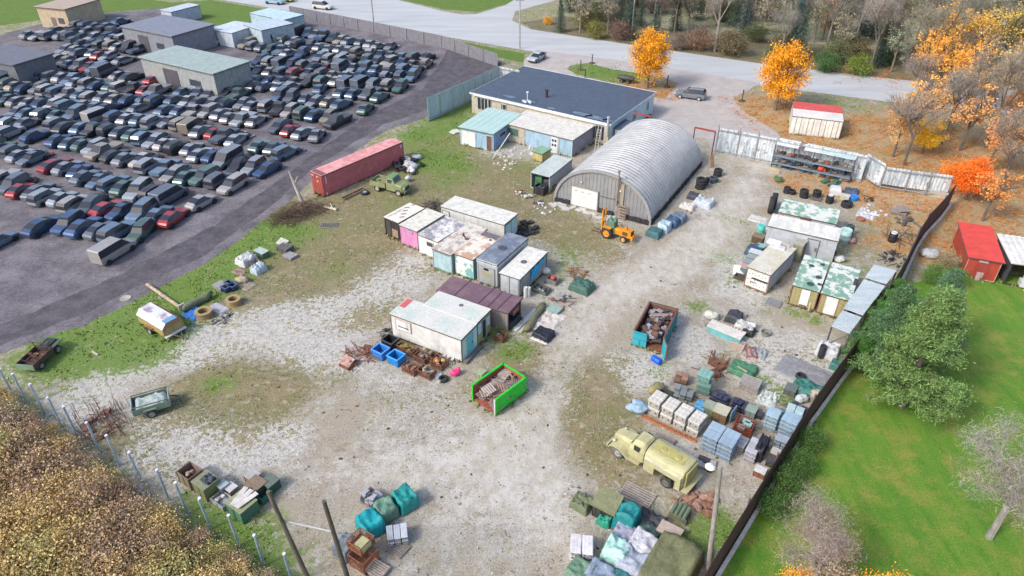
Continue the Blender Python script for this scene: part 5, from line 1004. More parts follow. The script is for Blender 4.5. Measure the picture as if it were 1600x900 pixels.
M_ = Matrix.Translation((X2 + .02, -Y2, 0)) @ Matrix.Rotation(R(-62), 4, 'Z'); m = MB(); m.M = M_; m.bb(0, 1.1, -.04, .04, .2, 1.6); d = s.part('door', m, 'rust', (.22, .09, .05)); m = MB(); m.M = M_; m.bb(0, 1.1, -.07, -.041, .2, 1.6); put('outer_skin', m, 'paint', d, BD)
m = MB(); m.bar((-.7, .4, 1.55), (.6, .9, 1.6), .08, .06); m.bar((-.6, .75, 1.5), (.7, 1.25, 1.55), .08, .06); m.bar((-.7, .4, 1.55), (-.6, .75, 1.5), .08, .06); m.bar((.6, .9, 1.6), (.7, 1.25, 1.55), .08, .06)
one('bed_frame', 'pinkish metal bed frame lying on top of the scrap in the blue dumpster', 'frame', m, 'paint', s.r.location + Vector((0, 0, .0)), s.rz, (.5, .36, .33))
p = G(1026, 566); one('barrel', 'bright blue plastic barrel lying on its side by the blue dumpster', 'barrel', MB().lathe([(0, 0), (.2, 0), (.27, .06), (.29, .25), (.275, .27), (.29, .3), (.29, .6), (.275, .63), (.29, .66), (.27, .84), (.2, .9), (0, .9)], 20), 'clean', (p.x - .35, p.y + .3, .29), 0, (.0, .10, .75), smooth=True, rot=(R(90), 0, R(40)))

# ------------------------------------------------------------ yard clutter: makers
def yaw(px, py, dx=50, dy=-45): return head((px, py), (px + dx, py + dy))
AY = R(56); AX = AY - math.pi / 2
def tyre(px, py, label, n_=1, r=.45, w_=.28, stand=False, rz=0, group='loose tyres', col=(.022, .022, .026), dx=0, z=0):
    for k in range(n_):
        m = MB(); m.lathe([(r * .52, -w_ / 2), (r * .9, -w_ / 2), (r, -w_ / 2 + .06), (r, w_ / 2 - .06), (r * .9, w_ / 2), (r * .52, w_ / 2), (r * .55, w_ / 2 - .05), (r * .55, -w_ / 2 + .05), (r * .52, -w_ / 2)], 22)
        p = G(px, py); lb = label if n_ == 1 else label + (', top of its stack' if k == n_ - 1 else ', lower in its stack')
        one('tyre', lb, 'tyre', m, 'rubber', (p.x + rnd.uniform(-.05, .05) * (n_ > 1) + dx, p.y + rnd.uniform(-.05, .05) * (n_ > 1), (r if stand else w_ / 2 + k * w_) + z), rz, col, group if n_ > 1 else None, True, rot=(math.pi / 2, 0, rz) if stand else None)
def pallet(px, py, label, rz=AX, col=(.30, .26, .23), n_=1, w_=1.2, d=1.0, z=0, tilt=0):
    p = G(px, py)
    for k in range(n_):
        o = root('pallet', label + ('' if n_ == 1 else (', top one' if k == n_ - 1 else ', lower one')), 'pallet', (p.x, p.y, z + k * .15), rz + rnd.uniform(-.06, .06) * k, 'stacked pallets' if n_ > 2 else None)
        if tilt: o.rotation_euler[0] = tilt
        m = MB()
        for i in range(7): y = -d / 2 + (i + .0) * (d - .1) / 6; m.bb(-w_ / 2, w_ / 2, y, y + .1, .11, .14)
        put('deck', m, 'wood', o, col)
        for y in (-d / 2 * 0 - w_ / 2 + .02, -.04, w_ / 2 - .1): put('bearer', MB().bb(y, y + .08, -d / 2, d / 2, .0, .105), 'wood', o, tuple(c * .8 for c in col))
    return p
def tarped(px, py, label, col, w_=1.2, d=1.2, h=1.0, rz=AX, seed=None, z=0, mat='cloth', name='tarp_covered_load', cat='tarp', flat=.75, bump=.07):
    seed = seed or (px * 7 + py) % 23; p = G(px, py)
    return one(name, label, cat, MB().tarp(w_, d, h, seed, flat, bump=bump), mat, (p.x, p.y, z), rz, col, smooth=True)
def case(name, label, cat, loc, rz, w_, d, h, col, group=None, lid=None, mat='clean', ridges=3, holes=False, latch=True):
    m = MB(); t = .03; m.loft([[(-w_ / 2 + t, -d / 2 + t, 0), (w_ / 2 - t, -d / 2 + t, 0), (w_ / 2 - t, d / 2 - t, 0), (-w_ / 2 + t, d / 2 - t, 0)], [(-w_ / 2, -d / 2, h * .78), (w_ / 2, -d / 2, h * .78), (w_ / 2, d / 2, h * .78), (-w_ / 2, d / 2, h * .78)]])
    for i in range(ridges): x = -w_ / 2 + (i + .5) * w_ / ridges; m.bb(x - .03, x + .03, -d / 2 - .015, -d / 2 + .03, .03, h * .72)
    o = one(name, label, cat, m, mat, loc, rz, col, group)
    m = MB(); e = .012; m.bb(-w_ / 2 - e, w_ / 2 + e, -d / 2 - e, d / 2 + e, h * .785, h * .93)
    for i in range(ridges): x = -w_ / 2 + (i + .5) * w_ / ridges; m.bb(x - w_ / ridges * .36, x + w_ / ridges * .36, -d / 2 + .05, d / 2 - .05, h * .93, h * .985)
    put('lid', m, mat, o, lid or tuple(min(1, c * 1.3 + .02) for c in col))
    if holes:
        for i in (-1, 1): put('hand_hole', MB().bb(i * w_ * .25 - .045, i * w_ * .25 + .045, -d / 2 - .03, -d / 2 - .016, h * .45, h * .62), 'clean', o, (.04, .04, .04))
    elif latch:
        for i in (-1, 1): put('latch', MB().bb(i * w_ * .28 - .04, i * w_ * .28 + .04, -d / 2 - .035, -d / 2 - .016, h * .6, h * .85), 'metal', o, (.2, .2, .2))
    return o
def gstack(pA, pB, depth, nx, ny, nz, h, col, label, group, name='storage_case', cat='case', gap=.07, holes=False, jit=.02, cvar=.12, mat='clean', miss=(), latch=True, z0=0):
    A, B = G(*pA), G(*pB); ex = (B - A).normalized(); ey = Vector((-ex.y, ex.x, 0)); rz = math.atan2(ex.y, ex.x); Wd = (B - A).length / nx; Dp = depth / ny
    for k in range(nz):
        for j in range(ny):
            for i in range(nx):
                if (i, j, k) in miss: continue
                c = A + ex * (Wd * (i + .5)) + ey * (Dp * (j + .5)) + Vector((rnd.uniform(-jit, jit), rnd.uniform(-jit, jit), z0 + k * h)); f = 1 + rnd.uniform(-cvar, cvar)
                tier = 'top tier of ' if k == nz - 1 else ('bottom tier of ' if k == 0 and nz > 1 else 'middle of ')
                case(name, label.replace('@', tier if nz > 1 else ''), cat, c, rz + rnd.uniform(-.03, .03), Wd - gap, Dp - gap, h - .005, tuple(x * f * .82 for x in col), group, holes=holes and j == 0, mat=mat, latch=latch and j == 0)
def crate(px, py, label, col, w_=1.0, d=.8, h=.6, rz=AX, z=0, mat='wood', name='crate', fill=None, fillc=None, cat='crate', lid=None):
    p = G(px, py); o = root(name, label, cat, (p.x, p.y, z), rz); t = .05
    put('base', MB().bb(-w_ / 2, w_ / 2, -d / 2, d / 2, 0.02, .08), mat, o, col)
    for nm, b_ in (('side', (-w_ / 2, w_ / 2, -d / 2, -d / 2 + t)), ('side', (-w_ / 2, w_ / 2, d / 2 - t, d / 2)), ('side', (-w_ / 2, -w_ / 2 + t, -d / 2 + t, d / 2 - t)), ('side', (w_ / 2 - t, w_ / 2, -d / 2 + t, d / 2 - t))):
        put(nm, MB().bb(*b_, .085, h), mat, o, tuple(c * rnd.uniform(.85, 1.1) for c in col))
    m = MB()
    for x in (-w_ / 2 - .02, 0, w_ / 2 - .02):
        m.bb(x, x + .05, -d / 2 - .03, -d / 2 - .003, .05, h)
    put('batten', m, mat, o, tuple(c * .75 for c in col))
    if lid: put('lid', MB().bb(-w_ / 2 - .03, w_ / 2 + .03, -d / 2 - .03, d / 2 + .03, h + .003, h + .07), mat, o, lid)
    if fill:
        for i in range(fill):
            m = MB(); k = i % 3
            if k == 0: m.tube((-.2, 0, 0), (.2, 0, 0), .07, n=8)
            elif k == 1: m.box((0, 0, 0), (.28, .2, .16))
            else: m.blob((0, 0, 0), (.16, .13, .11), i)
            q = p + Matrix.Rotation(rz, 4, 'Z') @ Vector((rnd.uniform(-.3, .3) * w_, rnd.uniform(-.3, .3) * d, 0)); q.z = z + h * rnd.uniform(.55, .95)
            one('scrap_piece', 'scrap in the ' + label, 'scrap', m, 'rust', q, rnd.uniform(0, 3), rnd.choice(fillc or [(.1, .1, .1), (.3, .2, .14), (.24, .24, .24)]), 'pieces in the ' + label)
    return o
def basket(px, py, label, col=RUST, w_=1.1, d=.9, h=.6, rz=AX, z=0, fill=0, fillc=None):
    p = G(px, py); o = root('wire_basket', label, 'basket', (p.x, p.y, z), rz)
    m = MB(); 
    for x in (-w_ / 2, w_ / 2 - .05):
        for y in (-d / 2, d / 2 - .05): m.bb(x, x + .05, y, y + .05, 0, h)
    for zz in (.1, h - .05):
        for y in (-d / 2, d / 2 - .05): m.bb(-w_ / 2 + .05, w_ / 2 - .05, y, y + .05, zz, zz + .05)
        for x in (-w_ / 2, w_ / 2 - .05): m.bb(x, x + .05, -d / 2 + .05, d / 2 - .05, zz, zz + .05)
    put('frame', m, 'rust', o, col); put('floor', MB().bb(-w_ / 2, w_ / 2, -d / 2, d / 2, .06, .1), 'rust', o, tuple(c * .7 for c in col))
    for y in (-d / 2 + .02, d / 2 - .03):
        m = MB(); [m.bb(-w_ / 2 + .08 + i * (w_ - .1) / 10, -w_ / 2 + .11 + i * (w_ - .1) / 10, y, y + .012, .15, h - .05) for i in range(10)]; [m.bb(-w_ / 2 + .05, w_ / 2 - .05, y - .004, y, .2 + i * .13, .225 + i * .13) for i in range(int((h - .2) / .13))]; put('mesh_side', m, 'rust', o, col)
    for x in (-w_ / 2 + .02, w_ / 2 - .03):
        m = MB(); [m.bb(x, x + .012, -d / 2 + .08 + i * (d - .1) / 9, -d / 2 + .11 + i * (d - .1) / 9, .15, h - .05) for i in range(9)]; [m.bb(x - .004, x, -d / 2 + .05, d / 2 - .05, .2 + i * .13, .225 + i * .13) for i in range(int((h - .2) / .13))]; put('mesh_side', m, 'rust', o, col)
    for i in range(fill):
        m = MB(); k = i % 3
        if k == 0: m.tube((-.25, 0, 0), (.25, 0, 0), .09, n=10)
        elif k == 1: m.box((0, 0, 0), (.3, .25, .2))
        else: m.blob((0, 0, 0), (.2, .16, .14), i)
        q = p + Matrix.Rotation(rz, 4, 'Z') @ Vector((rnd.uniform(-.32, .32) * w_, rnd.uniform(-.3, .3) * d, 0)); q.z = z + rnd.uniform(.25, h * .9)
        one('scrap_piece', 'scrap in the ' + label, 'scrap', m, 'rust', q, rnd.uniform(0, 3), rnd.choice(fillc or [(.12, .1, .09), (.25, .12, .07), (.2, .2, .18)]), 'pieces in the ' + label)
    return o
def plastic_bin(px, py, label, col, w_=1.15, d=1.0, h=.75, rz=AX):
    p = G(px, py); o = root('plastic_bin', label, 'bin', p, rz); t = .06
    put('floor', MB().bb(-w_ / 2, w_ / 2, -d / 2, d / 2, .08, .14), 'clean', o, tuple(c * .6 for c in col))
    for b_ in ((-w_ / 2, w_ / 2, -d / 2, -d / 2 + t), (-w_ / 2, w_ / 2, d / 2 - t, d / 2), (-w_ / 2, -w_ / 2 + t, -d / 2 + t, d / 2 - t), (w_ / 2 - t, w_ / 2, -d / 2 + t, d / 2 - t)): put('side', MB().bb(*b_, .145, h), 'clean', o, col)
    m = MB(); e = .04
    m.bb(-w_ / 2 - e, w_ / 2 + e, -d / 2 - e, -d / 2 + t, h + .002, h + .06); m.bb(-w_ / 2 - e, w_ / 2 + e, d / 2 - t, d / 2 + e, h + .002, h + .06); m.bb(-w_ / 2 - e, -w_ / 2 + t, -d / 2 + t, d / 2 - t, h + .002, h + .06); m.bb(w_ / 2 - t, w_ / 2 + e, -d / 2 + t, d / 2 - t, h + .002, h + .06); put('rim', m, 'clean', o, tuple(min(1, c * 1.6 + .04) for c in col))
    for i in range(6): x = -w_ / 2 + .1 + i * (w_ - .2) / 5; put('rib', MB().bb(x - .02, x + .02, -d / 2 - .03, -d / 2 - .002, .15, h), 'clean', o, tuple(min(1, c * 1.3) for c in col))
    for x in (-w_ / 2 + .1, w_ / 2 - .18): put('foot', MB().bb(x, x + .1, -d / 2, d / 2, 0, .078), 'clean', o, col)
def heap(px, py, label, n_, spread, cols, zmax=.5, name='scrap_heap', cat='scrap', rod=.4, sz=(.15, .5)):
    p = G(px, py)
    for i in range(n_):
        m = MB(); r_ = rnd.random(); s_ = rnd.uniform(*sz)
        if r_ < rod: m.tube((-s_ * 1.2, 0, 0), (s_ * 1.2, 0, rnd.uniform(-.1, .2)), .035, n=6); nm = 'scrap_rod'
        elif r_ < rod + .3: m.box((0, 0, 0), (s_, s_ * .7, s_ * .35)); nm = 'scrap_block'
        else: m.blob((0, 0, 0), (s_ * .5, s_ * .4, s_ * .3), i, .5, 6); nm = 'scrap_lump'
        a = rnd.uniform(0, 6.28); q = spread * math.sqrt(rnd.random()); z = s_ * .15 + zmax * (1 - q / spread) * rnd.random()
        one(nm, {'scrap_rod': 'rod', 'scrap_block': 'block', 'scrap_lump': 'lump'}[nm] + ' in the ' + label, cat, m, 'rust', (p.x + q * math.cos(a), p.y + q * math.sin(a), z), col=rnd.choice(cols), group=label, rot=(rnd.uniform(-.3, .3), rnd.uniform(-.3, .3), rnd.uniform(0, 3)))
def flatsheet(px, py, label, col, w_, d, rz=AX, z=.03, mat='cloth', name='sheet', bump=.12):
    return one(name, label, 'sheet', MB().tarp(w_, d, .1, (px + py) % 17, bump=bump, n=18), mat, G(px, py, 0) + Vector((0, 0, z - .03)), rz, col, smooth=True)
def cyl(name, label, cat, px, py, r, h, col, mat='clean', ribs=True, rz=0):
    pr = [(0, 0), (r * .95, 0), (r, .03)] + ([(r, h * .32), (r * 1.04, h * .34), (r, h * .36), (r, h * .64), (r * 1.04, h * .66), (r, h * .68)] if ribs else []) + [(r, h - .03), (r * .96, h), (r * .9, h - .02), (0, h - .02)]
    return one(name, label, cat, MB().lathe(pr, 18), mat, G(px, py), rz, col, smooth=True)

# --- lower right field of cases
line = lambda t: (1009 + 81 * t, 645 + 42.5 * t)
for i in range(4):
    a, b = line(i * .252), line(i * .252 + .225)
    gstack(a, b, 1.35, 1, 3, 2, .74, (.56, .54, .50), '@the %s stack of white moulded blocks in the row behind the tanker' % ['leftmost', 'second', 'third', 'rightmost'][i], 'white block stack, %s' % ['leftmost', 'second', 'third', 'rightmost'][i], 'moulded_block', 'block', holes=True, latch=False, cvar=.06)
p, q = G(1002, 650), G(1088, 691); d = q - p; m = MB()
for i in range(26): m.bb(i * d.length / 26, i * d.length / 26 + .09, -.12, .12, .0, .16)
m.bb(0, d.length, -.14, -.1, .0, .18); m.bb(0, d.length, .1, .14, .0, .18); one('slotted_rail', 'long rusty orange slotted rail lying before the white block stacks', 'rail', m, 'rust', p, math.atan2(d.y, d.x), (.40, .16, .08))
gstack((1093, 702), (1139, 724), 1.7, 2, 2, 4, .38, (.27, .36, .45), '@the big block of pale blue cases behind the tanker tail', 'big block of pale blue cases', cvar=.08)
gstack((1190, 668), (1210, 676), 1.1, 1, 2, 4, .34, (.30, .42, .50), '@the left stack of pale blue cases near the dark fence', 'left stack of pale blue cases')
gstack((1213, 676), (1238, 688), 1.2, 1, 2, 4, .36, (.28, .40, .50), '@the middle stack of pale blue cases near the dark fence', 'middle stack of pale blue cases')
gstack((1222, 658), (1248, 668), 1.0, 2, 2, 3, .38, (.40, .54, .56), '@the back stack of mint cases near the dark fence', 'back stack of mint cases')
gstack((1206, 700), (1228, 708), .8, 2, 1, 3, .3, (.30, .36, .44), '@the low stack of grey blue cases below the pale blue ones', 'low grey blue stack')
gstack((1147, 704), (1160, 710), 1.2, 1, 3, 2, .3, (.42, .42, .44), '@the grey strapped boxes left of the black tarp', 'grey strapped boxes')
gstack((1159, 719), (1177, 727), 1.6, 1, 3, 3, .34, (.40, .40, .44), '@the grey boxes beside the black tarp', 'grey boxes by the black tarp')
tarped(1187, 708, 'black tarp draped over the end of the grey boxes', (.02, .02, .035), .6, 1.7, 1.15, seed=3)
pallet(1061, 600, 'pallet under the brown boxes'); gstack((1051, 600), (1072, 606), .9, 2, 2, 2, .3, (.24, .14, .09), '@the brown boxes on the furthest pallet', 'brown boxes', 'carton', 'box', mat='paint', miss=((0, 0, 1),), cvar=.3, z0=.15)
pallet(1063, 624, 'pallet under the grey cases'); gstack((1049, 624), (1080, 632), 1.2, 3, 2, 2, .28, (.22, .25, .25), '@the grey green cases behind the white blocks', 'grey green cases', miss=((0, 0, 1), (2, 1, 1)), cvar=.3, z0=.15)
pallet(1097, 618, 'pallet under the dark green crate tower', w_=1.2); gstack((1085, 617), (1107, 623), .95, 1, 1, 2, .5, (.13, .24, .20), '@the dark green crate tower', 'dark green crate tower', z0=.15); 
pallet(1097, 610, 'pale pallet between the two green crates', col=(.5, .5, .48), z=1.15 - .0, w_=.9, d=.8); p = G(1097, 611); case('storage_case', 'green ribbed case topmost of the dark green tower', 'case', (p.x, p.y, 1.31), AX, 1.0, .9, .6, (.16, .30, .26))
def darkpile(px, py, label, n_, cols, z=0.15, pal=True, sp=.5, cs=(.3, .5)):
    if pal: pallet(px, py, 'pallet under the ' + label, w_=1.25, d=1.1)
    p = G(px, py)
    for i in range(n_):
        k = i // 6; x, y = ((i % 3) - 1) * sp * .8, ((i // 3) % 2 - .5) * sp * 1.1; w_ = rnd.uniform(*cs)
        q = p + Matrix.Rotation(AX, 4, 'Z') @ Vector((x * (1 - k * .15), y * (1 - k * .15), z + k * .27)); c = rnd.choice(cols)
        case('storage_case', ('upper' if k else 'bottom') + ' box in the ' + label, 'box', q, AX + rnd.uniform(-.25, .25), w_, w_ * 1.1, .26, c, label, latch=False)
darkpile(1125, 626, 'navy black box pile behind the white blocks', 11, [(.025, .03, .06), (.04, .045, .07), (.03, .03, .04)])
darkpile(1154, 640, 'navy black box pyramid right of the other', 14, [(.02, .02, .05), (.035, .035, .05)])
tarped(1094, 640, 'bright blue tarp over a box behind the white blocks', (.10, .32, .55), .8, .8, .6, seed=4); crate(1108, 644, 'olive lidded box beside the blue tarp', (.20, .23, .15), .9, .9, .7, mat='paint', lid=(.30, .34, .26))
crate(1125, 654, 'brown wooden crate with cream lid in the middle of the case field', (.20, .14, .07), 1.0, 1.0, .9, lid=(.50, .48, .36)); p = G(1143, 656); one('panel', 'pale blue ribbed panel standing right of the brown crate', 'panel', MB().corr((-.5, 0), (.5, 0), 0, 1.1, .12, .04).bb(-.5, .5, .005, .03, 0, 1.1), 'paint', p, AX + 1.5, (.25, .42, .55))
crate(1172, 648, 'sage green lidded box right of the navy pyramid', (.18, .24, .19), .75, .75, .6, mat='paint', lid=(.28, .36, .30)); crate(1184, 652, 'small black box near the sage green one', (.04, .04, .045), .5, .5, .4, mat='paint', lid=(.06, .06, .07))
basket(1161, 674, 'rust red frame stillage holding green cases', (.22, .05, .03), 1.3, 1.1, 1.0); p = G(1161, 672)
for i in range(4): case('storage_case', 'dull green case inside the rust red stillage', 'case', p + Vector((rnd.uniform(-.3, .3), -.2 + .25 * (i % 2), .12 + .3 * (i // 2) + .2)), AX, .5, .4, .28, (.22, .34, .32), 'cases in the rust red stillage')
one('bag', 'pale blue tarp bundle left of the white block stacks', 'bundle', MB().blob((0, 0, .35), (.75, .6, .45), 7, .5, 12), 'cloth', G(997, 641), 0, (.30, .44, .56), smooth=True)
one('bag', 'olive bag lying behind the leftmost white block stack', 'bag', MB().blob((0, 0, .3), (.8, .45, .4), 2, .3), 'cloth', G(1025, 611), AX + 1.2, (.28, .25, .12), smooth=True); crate(1040, 620, 'dark open trough between olive bag and grey cases', (.07, .07, .07), 1.0, .7, .5, mat='paint')
tarped(1160, 580, 'green tarp pulled over planks', (.07, .22, .12), 1.9, 1.5, .45, seed=6, bump=.15); p = G(1160, 577, .6); one('plank', 'pale plank lying across the green tarp', 'plank', MB().box((0, 0, 0), (.9, .14, .06)), 'wood', (p.x, p.y, .62), AX - .3, (.4, .36, .25))
pallet(1171, 606, 'grey weathered pallet pile below the green tarp', n_=5, w_=1.5, d=1.1, col=(.38, .35, .33))
flatsheet(1258, 582, 'large grey tarpaulin spread on the ground near the conifer', (.27, .27, .28), 3.8, 2.4, AX - .1); flatsheet(1200, 623, 'white plastic sheets heaped left of the green tarp', (.50, .55, .52), 1.3, 1.6, bump=.4); 
tarped(1262, 612, 'dark green tarp crumpled against the dark fence', (.04, .18, .15), 2.2, 1.5, .5, seed=8, bump=.35); crate(1234, 614, 'dark square box beside the crumpled green tarp', (.10, .11, .11), .8, .8, .55, mat='paint', lid=(.14, .16, .15)); one('bag', 'pale grey bag before the crumpled green tarp', 'bag', MB().blob((0, 0, .25), (.55, .4, .3), 5, .5), 'cloth', G(1252, 626), .4, (.5, .55, .56), smooth=True)
one('bag', 'beige sack standing against the dark fence', 'bag', MB().blob((0, 0, .4), (.45, .45, .55), 9, .4), 'cloth', G(1273, 624), 0, (.42, .36, .30), smooth=True)
tyre(1250, 592, 'small dark tyre on the edge of the large grey tarpaulin', r=.4, z=.15)
darkpile(1246, 642, 'black case pile against the dark fence', 10, [(.03, .035, .06), (.05, .06, .10), (.12, .12, .14)], z=0, pal=False); darkpile(1229, 652, 'slate grey case pile near the dark fence', 5, [(.08, .12, .12), (.1, .1, .11)], z=0, pal=False)
darkpile(1262, 656, 'small dark case pile at the foot of the dark fence', 5, [(.10, .10, .12), (.05, .05, .06)], z=0, pal=False)
crate(1212, 716, 'small brown crate at the foot of the dark fence', (.18, .11, .07), .8, .6, .6, lid=(.5, .48, .46)); crate(1186, 742, 'rusty box with white lid by the dark fence', (.22, .09, .05), .7, .6, .5, lid=(.6, .6, .6)); crate(1204, 726, 'dark box between the two small crates by the fence', (.05, .05, .05), .6, .6, .45, mat='paint', lid=(.07, .07, .08))
flatsheet(1205, 655, 'dull brown board pile left of the mint cases', (.3, .27, .25), 1.6, 1.2, mat='wood', bump=.2)
heap(1116, 575, 'rust brown rods and roots heap', 22, 1.3, [(.14, .06, .04), (.2, .1, .06)], .25, rod=.9, sz=(.4, .9))
for k in range(14):
    px, py = rnd.uniform(1010, 1290), rnd.uniform(560, 740)
# --- drive side: white slab group below the blue dumpster's right
p = G(1133, 524); o = root('insulated_panel', 'long teal sided box with white top lying right of the blue dumpster', 'panel box', p, head((1117, 517), (1158, 534))); put('body', MB().bb(-1.5, 1.5, -.55, .55, 0, .6), 'paint', o, (.16, .42, .44)); put('lid', MB().bb(-1.53, 1.53, -.58, .58, .603, .72), 'paint', o, (.66, .62, .56)); 
m = MB(); [m.bb(-1.4 + i * .28, -1.32 + i * .28, .45, .58, .725, .85) for i in range(10)]; put('slat', m, 'wood', o, (.3, .26, .22))
pallet(1149, 546, 'pale brown pallet leaning on the end of the teal sided box', tilt=.6, col=(.42, .34, .28)); pallet(1152, 540, 'second pallet behind the leaning pale brown one', tilt=.5, col=(.38, .31, .26))
tarped(1146, 500, 'shiny black tarp lump behind the teal sided box', (.05, .055, .065), 1.2, 1.2, .7, seed=5); tarped(1163, 515, 'white sheet over a dark load behind the teal sided box', (.55, .55, .52), 1.6, 1.1, .6, seed=9, bump=.2); tarped(1169, 521, 'black plastic bundle right of the white sheet', (.025, .025, .03), .9, .9, .5, seed=2)
one('bag', 'white sack on grey frame furthest right of the blue dumpster', 'bag', MB().blob((0, 0, .35), (.7, .4, .38), 4, .4), 'cloth', G(1111, 498), -.3, (.55, .55, .5), smooth=True); heap(1110, 504, 'pale grey scrap below the white sack', 14, .9, [(.35, .37, .38), (.2, .2, .2)], .2)
m = MB(); [m.bar((x, -.6, .25), (x, .6, .25), .06, .06) for x in (-.4, 0, .4)]; m.bar((-.4, -.6, .25), (.4, -.6, .25), .06, .06); m.bar((-.4, .6, .25), (.4, .6, .25), .06, .06); [m.bar((x, y, 0), (x, y, .25), .06, .06) for x in (-.4, .4) for y in (-.6, .6)]
one('bed_frame', 'red metal frame beside a grey crumpled sheet', 'frame', m, 'paint', G(1172, 553), AX + .5, (.45, .08, .06)); flatsheet(1186, 552, 'grey crumpled sheet right of the red metal frame', (.3, .34, .36), 1.2, 1.3, bump=.3); one('tub', 'grey green tub at the right of the black bundle', 'tub', MB().lathe([(0, 0), (.35, 0), (.42, .35), (.38, .35), (.32, .05), (0, .05)], 16), 'paint', G(1196, 523), 0, (.22, .24, .2))
# --- clutter between carport and drive
for i, (a, b, w_, c, l) in enumerate([((803, 517), (839, 484), .5, (.62, .64, .64), 'long white board lying beside the carport'), ((812, 521), (844, 487), .3, (.52, .50, .42), 'narrow cream board beside the long white one')]):
    p, q = G(*a), G(*b); d = q - p; one('board', l, 'board', MB().bar((0, 0, .06 + i * .06), Vector((d.x, d.y, .08 + i * .06)), w_, .05), 'paint', p, 0, c)
p, q = G(822, 520), G(848, 480); d = q - p; one('canvas_roll', 'olive rolled canvas lying between the boards and white sheet', 'roll', MB().loft([[(t * d.x + .32 * (1 + .2 * math.sin(t * 9)) * math.cos(a_), t * d.y + .2 * math.cos(a_) * 0, .3 + .28 * math.sin(a_)) for a_ in [k * math.pi / 5 for k in range(10)]] for t in [j / 7 for j in range(8)]]), 'cloth', p, 0, (.20, .19, .10), smooth=True)
flatsheet(856, 503, 'creased white sheet spread beside the canvas roll', (.66, .60, .54), 1.8, 3.0, AX, bump=.25); tarped(849, 526, 'black tarp dome on the white sheet', (.018, .02, .035), 1.5, 1.2, .55, seed=7); flatsheet(845, 530, 'white rag under the black tarp dome', (.6, .6, .58), 1.5, .8)
pallet(866, 486, 'pale green pallet by the drive', col=(.34, .46, .42), n_=2); heap(879, 472, 'dark rusty frame pile by the drive', 20, 1.2, [(.06, .06, .07), (.2, .1, .06), (.3, .3, .32)], .3, rod=.7)
tarped(909, 452, 'dark green tarp over a low pile at the edge of the drive', (.06, .14, .11), 1.9, 1.5, .7, seed=11, bump=.25)
crate(846, 455, 'grey open trough with dark and white scrap by the tarp hung box', (.14, .15, .13), 1.5, 1.0, .4, mat='paint', fill=10, fillc=[(.04, .04, .05), (.5, .52, .54), (.1, .12, .16)]); crate(864, 441, 'open grey box with red tank inside', (.22, .22, .2), 1.1, .9, .5, mat='paint'); p = G(864, 439); one('fuel_can', 'red can inside the open grey box', 'can', MB().lathe([(0, 0), (.25, 0), (.28, .1), (.28, .3), (.2, .4), (0, .42)], 14), 'clean', (p.x, p.y, .12), 0, (.5, .08, .07), smooth=True)
cyl('gas_cylinder', 'white gas cylinder standing at the corner of the dark cornered box', 'gas cylinder', 821, 464, .18, 1.1, (.7, .7, .68), ribs=False); cyl('gas_cylinder', 'second white gas cylinder just right of the first', 'gas cylinder', 826, 463, .18, 1.0, (.62, .62, .6), ribs=False)
basket(783, 530, 'small rust red box basket before the carport', w_=.9, d=.9, h=.55, fill=4); heap(902, 428, 'tangled rusty wire heap', 24, .9, [(.32, .17, .07), (.25, .15, .08)], .3, rod=.95, sz=(.3, .7)); heap(822, 358, 'black plastic pile behind the long white box', 26, 1.5, [(.03, .03, .04), (.05, .06, .09), (.03, .03, .03)], .6, rod=.1, sz=(.4, .9))
heap(812, 366, 'tan stones beside the black plastic pile', 6, .5, [(.35, .25, .16)], .2, rod=0); heap(673, 327, 'rusty bed frame pile behind the pink box', 30, 1.6, [(.08, .06, .06), (.16, .12, .12), (.05, .05, .06)], .9, rod=.8, sz=(.4, 1.0))
# --- bins and baskets along the office
plastic_bin(596, 556, 'blue plastic bin with pale rim, left one of the two', (.04, .20, .55)); plastic_bin(620, 566, 'blue plastic bin, right one of the two', (.02, .22, .58)); plastic_bin(611, 541, 'black open bin behind the two blue ones', (.02, .022, .03))
heap(604, 522, 'dark scrap at the office corner', 16, .7, [(.04, .04, .05), (.1, .1, .1)], .5, rod=.3)
for (x, y, l, w_, d, f, fc) in ((660, 563, 'rust basket against the office wall', 1.2, .9, 7, None), (643, 580, 'rust basket nearest the blue bins', 1.3, .9, 6, None), (667, 586, 'rust basket at the front with tan lumps', 1.3, .9, 8, [(.35, .28, .2), (.15, .14, .12), (.45, .42, .38)]), (687, 571, 'rust basket filled with red and cream cylinders', 1.2, 1.0, 9, [(.55, .5, .35), (.4, .08, .06), (.5, .35, .1)]), (634, 548, 'long rust basket behind the black bin', 2.2, .8, 6, [(.2, .12, .05), (.25, .2, .05)]), (674, 561, 'brown rust basket second from the office wall', 1.0, .8, 5, None)):
    basket(x, y, l, w_=w_, d=d, h=.6, fill=f, fillc=fc)
heap(705, 558, 'white appliance parts against the office wall', 12, 1.0, [(.6, .6, .6), (.4, .42, .45), (.3, .3, .3)], .5, rod=.1); heap(662, 548, 'cream bundles behind the rust baskets', 8, .6, [(.5, .45, .3), (.3, .3, .2)], .8, rod=.1)
one('toy_car', 'bright pink plastic ride-on toy by the rust baskets', 'toy', MB().blob((0, 0, .3), (.45, .3, .25), 3, .3, 10).tube((-.2, -.2, .55), (-.2, .2, .55), .04).blob((.25, 0, .5), (.15, .2, .2), 4), 'clean', G(712, 586), .5, (.80, .05, .22), smooth=True)
cyl('bucket', 'grey metal bowl beside the front rust basket', 'bowl', 685, 588, .3, .15, (.4, .45, .5), ribs=False); tyre(693, 594, 'dark wheel with grass grown through beside the pink toy', r=.4); cyl('bucket', 'small pale pot in front of the dark wheel', 'pot', 686, 598, .16, .25, (.5, .5, .48), ribs=False)
